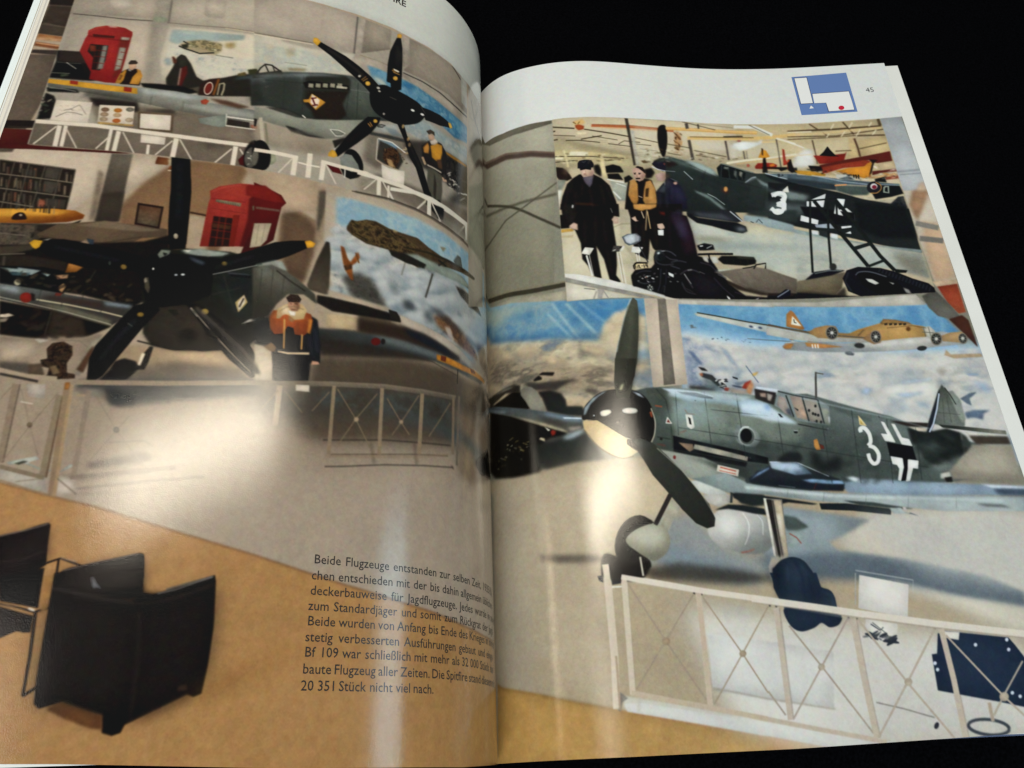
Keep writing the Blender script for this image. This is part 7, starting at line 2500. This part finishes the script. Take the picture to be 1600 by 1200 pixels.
# ---- inset, right page: light and small detail
inset(True)
tile(0, 0, 1)
tile(850, 175, 8)
P('8d6858', '575,720 620,740 610,800 565,825 560,770', b=2, a=.7)
L('7a5444', 6, '522,728 518,760 535,765', b=.8, a=.7)
L('5a3a34', 5, '492,786 540,790', b=.6, a=.8)
P('8a6250', '1235,740 1268,780 1240,850 1205,865 1225,800', b=2, a=.7)
L('7a5040', 6, '1165,780 1158,810 1175,815', b=.7, a=.8)
L('2a1c18', 6, '1118,765 1150,762', b=.5)
L('2a1c18', 6, '1178,762 1212,764', b=.5)
P('86604e', '1470,780 1560,770 1560,815 1480,862', b=2, a=.6)
for s in ('300,900 270,1180', '350,860 330,1000', '760,880 850,1100', '560,950 600,1100 600,1200', '480,900 470,1050', '700,900 760,1150', '400,1000 380,1200'):
    L('4d4640', 11, s, b=1.6, a=.75)
L('5a3424', 16, '390,1145 600,1150 610,1170', b=1.2, a=.8)
for s in ('1090,900 1080,1080', '1130,880 1140,1100', '1290,900 1300,1160', '1350,900 1390,1100', '1260,1080 1290,1180'):
    L('7f5426', 10, s, b=1.6, a=.6)
for s in ('1070,900 1060,1030', '1330,880 1360,980'):
    L('e4b47a', 10, s, b=1.6, a=.5)
for s in ('1440,1010 1450,1200', '1530,930 1540,1200', '1590,880 1600,1100'):
    L('5c6070', 12, s, b=1.8, a=.7)
L('8d8f98', 7, '1420,640 1500,600', b=1, a=.6)
tile(860, 320, 8)
for s in ('420,200 430,500', '560,150 560,480', '660,200 700,480', '480,540 560,860', '700,560 780,880', '330,80 260,220', '820,60 800,140'):
    L('463f3a', 12, s, b=1.7, a=.75)
for s in ('1060,200 1080,560', '1150,250 1180,620', '1300,200 1330,540', '1480,200 1500,540'):
    L('463f3a', 12, s, b=1.7, a=.75)
for s in ('1530,100 1600,300', '1600,60 1630,400'):
    L('5c5478', 24, s, b=2.6, a=.7)
# motorcycle: handlebar, lamp, tank, engine
for s, w, c in (('1310,640 1330,720 1420,750 1540,740', 7, '8d9094'), ('1340,600 1420,575 1500,590 1570,640', 8, 'a4a9ac'), ('1380,800 1370,980 1340,1090', 9, '5c5c62'), ('1450,800 1440,1000', 8, '4a4a50'), ('1500,760 1620,800', 10, '74747a'), ('1060,870 1150,830 1260,830', 7, '7c7c82'), ('1090,960 1180,985 1260,960', 8, '8a8886'), ('1430,1010 1420,1100', 7, '7c7c82')):
    L(c, w, s, b=.8, s=1, a=.9)
E('3c4240', 1370, 640, 60, 62, 0, b=1, a=.8)
E('1a1c1c', 1385, 655, 46, 48, 0, b=1)
E('d8dcd8', 1350, 605, 18, 12, -30, b=.8)
for x, y in ((1120, 900), (1170, 880), (1240, 890), (1100, 950), (1210, 935), (1300, 860), (1330, 900), (1290, 960), (1480, 900), (1420, 860), (1560, 860), (1590, 960), (1500, 960)):
    E('9c9a94', x, y, 17, 7, (x * 7) % 90 - 45, b=.7, a=.8)
tile(1040, 330, 8)
for s, w, c in (('180,790 260,740 340,735 430,770', 9, '84828a'), ('230,780 270,850 340,960', 9, '8d8a88'), ('200,900 260,1000 380,1040', 7, '76747a'), ('430,640 560,680 640,760 760,840', 9, '605e64'), ('60,640 160,620 260,640', 9, '7a787c'), ('0,560 60,600 150,610', 8, '8a888c'), ('600,830 720,960 860,1080', 10, '4c4a52'), ('860,1010 1000,1050 1200,1080', 8, '5a5658')):
    L(c, w, s, b=1, s=1, a=.85)
P('2c282e', '330,800 480,790 620,880 700,1000 600,1060 420,1020 330,900', b=6, a=.6)
for s in ('900,800 1000,900', '1000,740 1100,820 1200,880', '1150,720 1300,820', '1300,780 1500,900', '950,880 1250,960 1500,980'):
    L('65584a', 8, s, b=2.5, a=.5)
for s in ('760,600 770,650', '840,590 850,660', '930,600 940,670', '1020,600 1030,665'):
    L('2c2a24', 10, s, b=1, a=.8)
# fuselage of the inset fighter: gleams and panels
tile(1040, 175, 8)
for s in ('500,720 420,1000', '800,850 740,1150', '1050,900 1000,1200', '1250,920 1220,1200', '300,660 640,820 1000,900 1400,1000'):
    L('171c1b', 6, s, b=.8, a=.6)
P('6f7d76', '400,1000 600,1080 760,1200 560,1130', b=5, a=.5)
P('7f8f8a', '1150,900 1400,1000 1600,1080 1600,1110 1350,1030', b=2.5, a=.6)
P('aebab4', '250,610 400,640 560,715 640,790 560,770 400,690', b=2, a=.6)
D(['141918', '2c3532', '414c47'], '120,640 600,820 1000,900 1250,950 1200,1200 500,1100 300,800', 60, 22, 71, b=2.5, a=.4)
L('e6e4dc', 46, '1350,1050 1400,1015 1470,1020 1490,1070 1440,1110', b=.5, s=1)
L('e6e4dc', 46, '1440,1115 1485,1150 1460,1230 1390,1260 1320,1200', b=.5, s=1)
P('dcd6c6', '1470,970 1525,920 1540,1005 1450,1000', b=.6)
E('c98f54', 750, 965, 24, 32, b=.8)
for s in ('700,660 690,810', '780,680 800,830', '870,710 900,850', '940,740 960,850'):
    L('6d7370', 8, s, b=.6, a=.8)
# roof: many thin purlins
tile(850, 175, 8)
for k in range(9):
    L('6a5636', 5, [[120 + k * 40, 300 + k * 22], [700 + k * 90, 330 + k * 30]], b=.8, a=.45)
D(['e4d6ac', 'd2bd84', '5d4a2c'], '130,480 1040,540 1060,620 640,640 130,640', 50, 12, 72, b=.8, a=.6, asp=3, jit=12)
D(['c9b58c', '5a4a30', 'e6dcc4', '8d6a3c'], '1180,420 1600,480 1600,620 1300,650', 30, 12, 73, b=.8, a=.6, asp=3, jit=15)
tile(1040, 175, 8)
D(['c9b58c', '5a4a30', 'e6dcc4', '8d6a3c', 'a89068'], '20,420 300,450 760,560 1000,560 640,640 350,600 20,540', 50, 12, 74, b=.8, a=.55, asp=3, jit=15)
tile(1230, 175, 8)
D(['c9b58c', '4a3624', 'e6dcc4', '8d3a24', 'c07a34', '20201c'], '100,700 500,720 900,800 1200,760 1380,700 1390,820 900,860 500,790', 60, 13, 75, b=.7, a=.6, asp=2.5, jit=20)
inset(False)
# objects behind the near railing, again on the brightened floor
tile(1200, 900, 4)
P('28374e', '1060,360 1110,345 1500,385 1540,430 1610,520 1610,820 1440,785 1060,715 1022,490 1055,485', b=.8, nz=6, ns=10)
P('3a4c66', '1100,400 1400,420 1500,600 1300,700 1120,650', b=12, a=.5)
for x_, y_ in ((1295, 430), (1490, 398), (1502, 460), (1042, 545), (1058, 585), (1574, 752), (1525, 730)):
    E('d8dce0', x_, y_, 11, 12, b=.5)
P(W('d8d5cc'), '1095,345 1195,352 1190,400 1100,385', b=.6)
P(W('d8d5cc'), '610,270 805,300 800,425 610,380', b=1)
D(['39414c', '66686a', '4a5058'], '615,350 700,360 800,390 795,420 700,400 612,380', 30, 13, 3, b=.5)
L('4a5058', 7, '640,300 700,340 720,320', b=.6)
L('5a5d60', 5, '650,290 740,360', b=.6)
L('8d8578', 8, '675,790 850,830 1040,885', b=.6)
E('3a3d46', 1052, 935, 14, 22, 20, b=.6)
t = np.linspace(0, 2 * np.pi, 26)
L('555a60', 20, np.stack([1378 + 128 * np.cos(t), 945 + 48 * np.sin(t) + 12 * np.cos(t)], -1), b=.8)
L(W('a89a88'), 22, '1380,790 1405,910', b=.8)
L(W('d6d0c2'), 40, '600,240 1050,300 1620,365', b=.5)
L(W('a39888'), 8, '600,262 1050,324 1620,388', b=.6, a=.8)
for s in ('530,270 600,640 680,1010', '1080,330 1160,650 1240,1040'):
    L(W('beb3a2'), 36, s, b=.5)
for s in ('560,270 870,665 1170,1020', '1040,330 870,665 690,1010', '1110,370 1470,750 1620,890', '1590,530 1470,750 1410,870'):
    L(W('b0a596'), 12, s, b=.45)
for x_, y_, r_ in ((876, 662, 24), (1474, 755, 30)):
    E(W('b3a896'), x_, y_, r_, b=.5)
tile(800, 900, 4)
L(W('cbbfab'), 42, '583,-75 600,60 640,500', b=.5)
L(W('cbbfab'), 32, '698,8 725,330', b=.5)
L(W('d8cfbf'), 32, '682,5 1000,60', b=.5)

# ------------------------------------------------------------------ printed pages of the book
def slab(name, page, u0, u1, v0, v1, top, thick, mat, parent, flare=0.0, **props):
    """a curved sheet or block of paper below the open page"""
    us = np.linspace(u0, u1, max(3, int((u1 - u0) / 0.002)))
    vs = np.linspace(v0, v1, max(3, int((v1 - v0) / 0.012)))
    uu, vv = np.meshgrid(us, vs)
    uu, vv = uu.ravel(), vv.ravel()
    n, nu, nv = len(uu), len(us), len(vs)
    k = np.clip((uu - u0) / (u1 - u0), 0, 1)
    drop = np.full(n, -top) - flare * k ** 2
    A = surf(page, uu, vv, drop)
    B = surf(page, uu, vv, drop - thick)
    F = []
    for j in range(nv - 1):
        for i in range(nu - 1):
            a = (j * nu + i, j * nu + i + 1, (j + 1) * nu + i + 1, (j + 1) * nu + i)
            b = tuple(q + n for q in a)
            F += [a, b[::-1]] if page == 'R' else [a[::-1], b]
    rim = [i for i in range(nu)] + [j * nu + nu - 1 for j in range(1, nv)] + [(nv - 1) * nu + i for i in range(nu - 2, -1, -1)] + [j * nu for j in range(nv - 2, 0, -1)]
    VV = np.concatenate([A, B, A[rim], B[rim]])
    m = len(rim)
    for i in range(m):
        a, b = 2 * n + i, 2 * n + (i + 1) % m
        F.append((b, a, a + m, b + m) if page == 'R' else (a, b, b + m, a + m))
    me = bpy.data.meshes.new(name)
    me.from_pydata(VV.tolist(), [], F)
    flat = (nu - 1) * (nv - 1) * 2
    me.polygons.foreach_set('use_smooth', [i < flat for i in range(len(F))])
    return link(name, me, mat, parent, **props)

GAIN = np.array([1.04, 1.03, 1.05])
matL = print_mat('left_print', page_image('left_page_print', np.clip((run_page('L', 'b3a491') - .004) * GAIN, .002, .86)))
matR = print_mat('right_print', page_image('right_page_print', np.clip((run_page('R', 'f0eeea') - .004) * GAIN, .002, .86)))

CUT = {'L': (.0432, .1944, .1759, .2618), 'R': (.0402, .1922, .1649, .2621)}
def build_page(pg, mat, label, big_label, inset_label):
    u0, u1, v0, v1 = CUT[pg]
    p = patch('page', pg, 0, PAGE_W, v1, PAGE_H, mat, book, label=label)
    # the large photograph bleeds off the page and is cut out round the inset
    parts = [patch('a', pg, 0, PAGE_W, 0, v0, mat, None), patch('b', pg, 0, u0, v0, v1, mat, None), patch('c', pg, u1, PAGE_W, v0, v1, mat, None)]
    N = []
    V, F, UV = [], [], []
    for o in parts:
        m_ = o.data
        b0 = len(V)
        V += [tuple(v.co) for v in m_.vertices]
        F += [tuple(b0 + i for i in f.vertices) for f in m_.polygons]
        UV += [tuple(d.uv) for d in m_.uv_layers[0].data]
        bpy.data.objects.remove(o)
    me = bpy.data.meshes.new('printed_photograph')
    me.from_pydata(V, [], F)
    me.uv_layers.new(name='page').data.foreach_set('uv', np.array(UV).ravel())
    me.polygons.foreach_set('use_smooth', [True] * len(F))
    VA = np.array(V)
    # smooth analytic normals so the pieces of paper join without a seam
    U_, X_, Z_ = PROF[pg]
    uu = np.interp(np.abs(VA[:, 0]), X_, U_)
    me.normals_split_custom_set_from_vertices(normal(pg, uu, VA[:, 1]).tolist())
    link('printed_photograph', me, mat, p, label=big_label)
    patch('inset_photograph', pg, u0, u1, v0, v1, mat, p, label=inset_label)
    return p

left = build_page('L', matL, 'left page with a white top margin above two hangar photographs',
                  'large photograph of a dark propeller aircraft above black armchairs on orange carpet',
                  'upper photograph of a camouflaged fighter with a five-blade black propeller')
right = build_page('R', matR, 'right page numbered 45 with a white top margin',
                   'large photograph of a grey-green fighter numbered 3 before a cloud mural',
                   'upper photograph of three uniformed mannequins, a motorcycle and a dark fighter')

# ------------------------------------------------------------------ lettering
ink = flat_mat('ink', (.030, .026, .024), .2)
ink_grey = flat_mat('grey_ink', (.10, .10, .11), .2)
_tc = {}
def glyphs(word, bold=0.0):
    key = (word, bold)
    if key in _tc:
        return _tc[key]
    cu = bpy.data.curves.new('t', 'FONT')
    cu.body = word
    cu.size = 1.0
    cu.offset = bold
    cu.resolution_u = 2
    o = bpy.data.objects.new('t', cu)
    scene.collection.objects.link(o)
    bpy.context.view_layer.update()
    dg = bpy.context.evaluated_depsgraph_get()
    m_ = o.evaluated_get(dg).to_mesh()
    V = np.array([v.co[:2] for v in m_.vertices]) if len(m_.vertices) else np.zeros((0, 2))
    F = [tuple(f.vertices) for f in m_.polygons]
    o.evaluated_get(dg).to_mesh_clear()
    bpy.data.objects.remove(o)
    bpy.data.curves.remove(cu)
    _tc[key] = (V, F)
    return _tc[key]

CAP = 0.70          # cap height of the built-in font at size 1
def lettering(name, page, runs, mat, parent, bold=0.0, **props):
    """runs: (word, u, v, sx, sy) with the left end of the baseline at (u, v)"""
    V, F = [], []
    for word, u, v, sx, sy in runs:
        g, f = glyphs(word, bold)
        if not len(g):
            continue
        x = g[:, 0] * sx
        uu = np.maximum(u + (x if page == 'R' else -x), .002)
        vv = v + g[:, 1] * sy
        P_ = surf(page, uu, vv, np.full(len(uu), 0.00007))
        b0 = len(V)
        V += P_.tolist()
        F += [tuple(b0 + i for i in (q if page == 'R' else q)) for q in f]
    me = bpy.data.meshes.new(name)
    me.from_pydata(V, [], F)
    return link(name, me, mat, parent, **props)

def width(word, bold=0.0):
    return glyphs(word, bold)[0][:, 0].max()

SY = 0.00245 / CAP
last = '20 351 Stück nicht viel nach.'.split()
space = .27
SX = 0.0371 / (sum(width(w) for w in last) + space * (len(last) - 1))
lines = [('Beide Flugzeuge entstanden zur selben Zeit, 1935/36.', 5, (733.6, 909), (490, 880)),
         ('chen entschieden mit der bis dahin allgemein üblichen', 6, (716, 927), (486, 905)),
         ('deckerbauweise für Jagdflugzeuge. Jedes wurde in seinem', 3, (713.4, 948), (484, 929)),
         ('zum Standardjäger und somit zum Rückgrat der Jagd-', 5, (714, 970), (481, 953)),
         ('Beide wurden von Anfang bis Ende des Krieges in immer', 6, (713, 992.5), (479.5, 977)),
         ('stetig verbesserten Ausführungen gebaut und einge-', 3, (711.4, 1014), (476, 1002)),
         ('Bf 109 war schließlich mit mehr als 32 000 Stück das', 7, (717.7, 1039), (475, 1026)),
         ('baute Flugzeug aller Zeiten. Die Spitfire stand diesem mit', 6, (730, 1064), (472, 1052.5)),
         ('20 351 Stück nicht viel nach.', 6, (676, 1084.5), (469, 1079))]
runs = []
for txt, k, end, start in lines:
    words = txt.split()
    (us, vs), (ue, _) = unproject('L', [start, end])
    k = min(k, len(words))
    gap = (us - ue - SX * sum(width(w) for w in words[:k])) / (k - 1)
    u = us
    for w in words:
        runs.append((w, u, vs, SX, SY))
        u -= (width(w) + (.07 if w[-1] == '1' else 0)) * SX + gap
        if u < 0.012:
            break
lettering('text_block', 'L', runs, ink, left, bold=.003, label='nine lines of dark German text near the gutter')
hs = 0.0034 / CAP
lettering('heading', 'L', [('SPITFIRE', .0770 + width('SPITFIRE', .02) * hs * .9, .2776, hs * .9, hs)], ink, left, bold=.02, label='dark capital heading at the top of the left page')
ns = 0.0029 / CAP
lettering('page_number', 'R', [('45', .1899, .2787, ns * .95, ns)], ink_grey, right, label='small grey page number 45')

# ------------------------------------------------------------------ floor-plan emblem
def emblem():
    cols = [('emblem_blue', (.125, .215, .47)), ('emblem_navy', (.03, .05, .13)), ('emblem_white', (.80, .81, .81)), ('emblem_red', (.55, .02, .05))]
    me = bpy.data.meshes.new('floor_plan_emblem')
    V, F, MI = [], [], []
    def quad(px, lift, mi):
        c = unproject('R', np.array(px, float))
        n = 8
        b0 = len(V)
        for j in range(n + 1):
            for i in range(n + 1):
                s_, t_ = i / n, j / n
                q = (c[0] * (1 - s_) + c[1] * s_) * (1 - t_) + (c[3] * (1 - s_) + c[2] * s_) * t_
                V.append(surf('R', q[0:1], q[1:2], np.array([lift]))[0].tolist())
        for j in range(n):
            for i in range(n):
                k = b0 + j * (n + 1) + i
                F.append((k, k + n + 1, k + n + 2, k + 1))
                MI.append(mi)
    def poly(px, lift, mi):
        c = unproject('R', np.array(px, float))
        P_ = surf('R', c[:, 0], c[:, 1], np.full(len(c), lift))
        b0 = len(V)
        V.extend(P_.tolist())
        F.append(tuple(range(b0, b0 + len(c)))[::-1])
        MI.append(mi)
    quad([(1236.5, 120.5), (1322, 113.5), (1340, 174.5), (1252.5, 180)], .00003, 0)
    quad([(1240.2, 121.9), (1260.8, 120.6), (1271.2, 161.9), (1251, 163)], .00006, 1)
    quad([(1268.5, 146.2), (1326.6, 142.0), (1335.6, 172.2), (1277.5, 175.6)], .00006, 1)
    quad([(1241.2, 122.7), (1260, 121.5), (1270, 161.2), (1251.6, 162.2)], .00009, 2)
    quad([(1269.3, 147), (1326, 143), (1331.2, 159), (1272.4, 161.4)], .00009, 2)
    quad([(1290.8, 160.7), (1331.2, 159), (1334.7, 171.4), (1295.2, 174)], .00009, 2)
    quad([(1270.5, 162.0), (1290.2, 161.2), (1294.0, 174.9), (1276.5, 176.4)], .000092, 0)
    t = np.linspace(0, 2 * np.pi, 25)[:-1]
    poly(np.stack([1314.5 + 4.6 * np.cos(t), 168.7 + 3.4 * np.sin(t)], -1), .00013, 3)
    poly([(1267, 165), (1271.7, 169.4), (1264.7, 170)], .00011, 2)
    me.from_pydata(V, [], F)
    for n_, c_ in cols:
        me.materials.append(flat_mat(n_, c_))
    me.polygons.foreach_set('material_index', MI)
    link('floor_plan_emblem', me, None, right, label='blue square floor plan with white rooms and a red dot')
emblem()

# ------------------------------------------------------------------ leaves, page blocks, cover
paper = leaf_mat()
edges = block_mat()
slab('leaf', 'L', 0.0, PAGE_W - .0003, .0008, PAGE_H - .0002, .00012, .00012, paper, book)
slab('leaf', 'R', 0.0, PAGE_W - .0003, .0018, PAGE_H - .0002, .00012, .00012, paper, book)
slab('leaf', 'R', 0.10, .2087, .0030, .2956, .0007, .00025, paper, book, label='white margin of the next leaf showing along the right edge')
slab('leaf', 'R', 0.10, .2072, .0030, .2950, .0014, .0003, paper, book)
cream = flat_mat('cream_edge', (.74, .70, .62), .5)
grey = flat_mat('grey_edge', (.56, .53, .49), .5)
olive = flat_mat('olive_edge', (.30, .24, .10), .5)
pale = flat_mat('pale_blue_edge', (.80, .87, .88), .5)
dark = flat_mat('dark_edge', (.06, .05, .07), .5)
for k, (du, mt) in enumerate([(.0009, cream), (.0017, grey), (.0024, cream), (.0031, cream), (.0036, grey), (.0043, paper), (.0046, dark), (.0050, olive), (.0053, cream)]):
    slab('leaf', 'L', .12, PAGE_W + du, .004, PAGE_H - .0006 - .0001 * k, .0005 + .00030 * k, .00018, mt, book, flare=.0001 * k)
slab('leaf', 'L', .12, PAGE_W + .0082, .004, PAGE_H - .0018, .0037, .0003, pale, book, flare=.001, label='pale bluish leaf fanned out furthest at the left edge')
slab('page_block', 'L', 0.001, PAGE_W + .0005, .004, PAGE_H - .003, .0052, BLOCK_TOP + BLOCK_T - .0054, edges, book)
slab('page_block', 'R', 0.001, PAGE_W - .0005, .004, PAGE_H - .003, BLOCK_TOP, BLOCK_T, edges, book)
cov = flat_mat('cover_card', (.10, .13, .22), .35)
cover = slab('cover', 'L', 0.0, PAGE_W + .001, .002, PAGE_H - .002, BLOCK_TOP + BLOCK_T + .0002, COVER_T, cov, book)
slab('cover', 'R', 0.0, PAGE_W, .002, PAGE_H - .002, BLOCK_TOP + BLOCK_T + .0002, COVER_T, cov, book)
# spine between the two boards
tt = BLOCK_TOP + BLOCK_T + .0002
vs = np.linspace(.002, PAGE_H - .002, 20)
A = surf('L', np.zeros(20), vs, np.full(20, -tt))
B = surf('R', np.zeros(20), vs, np.full(20, -tt))
V, F = [], []
for j in range(20):
    for s_ in np.linspace(0, 1, 7):
        q = A[j] * (1 - s_) + B[j] * s_
        q = q + np.array([0, 0, -.003 * math.sin(math.pi * s_)])
        V += [q.tolist(), (q + np.array([0, 0, -COVER_T])).tolist()]
for j in range(19):
    for i in range(6):
        a = (j * 7 + i) * 2
        b = a + 2
        c = b + 14
        d = a + 14
        F += [(a, b, c, d), (d + 1, c + 1, b + 1, a + 1)]
        if i == 0:
            F.append((a, d, d + 1, a + 1))
        if i == 5:
            F.append((b, b + 1, c + 1, c))
        if j == 0:
            F.append((a, a + 1, b + 1, b))
        if j == 18:
            F.append((d, c, c + 1, d + 1))
me = bpy.data.meshes.new('spine')
me.from_pydata(V, [], F)
link('spine', me, cov, book)
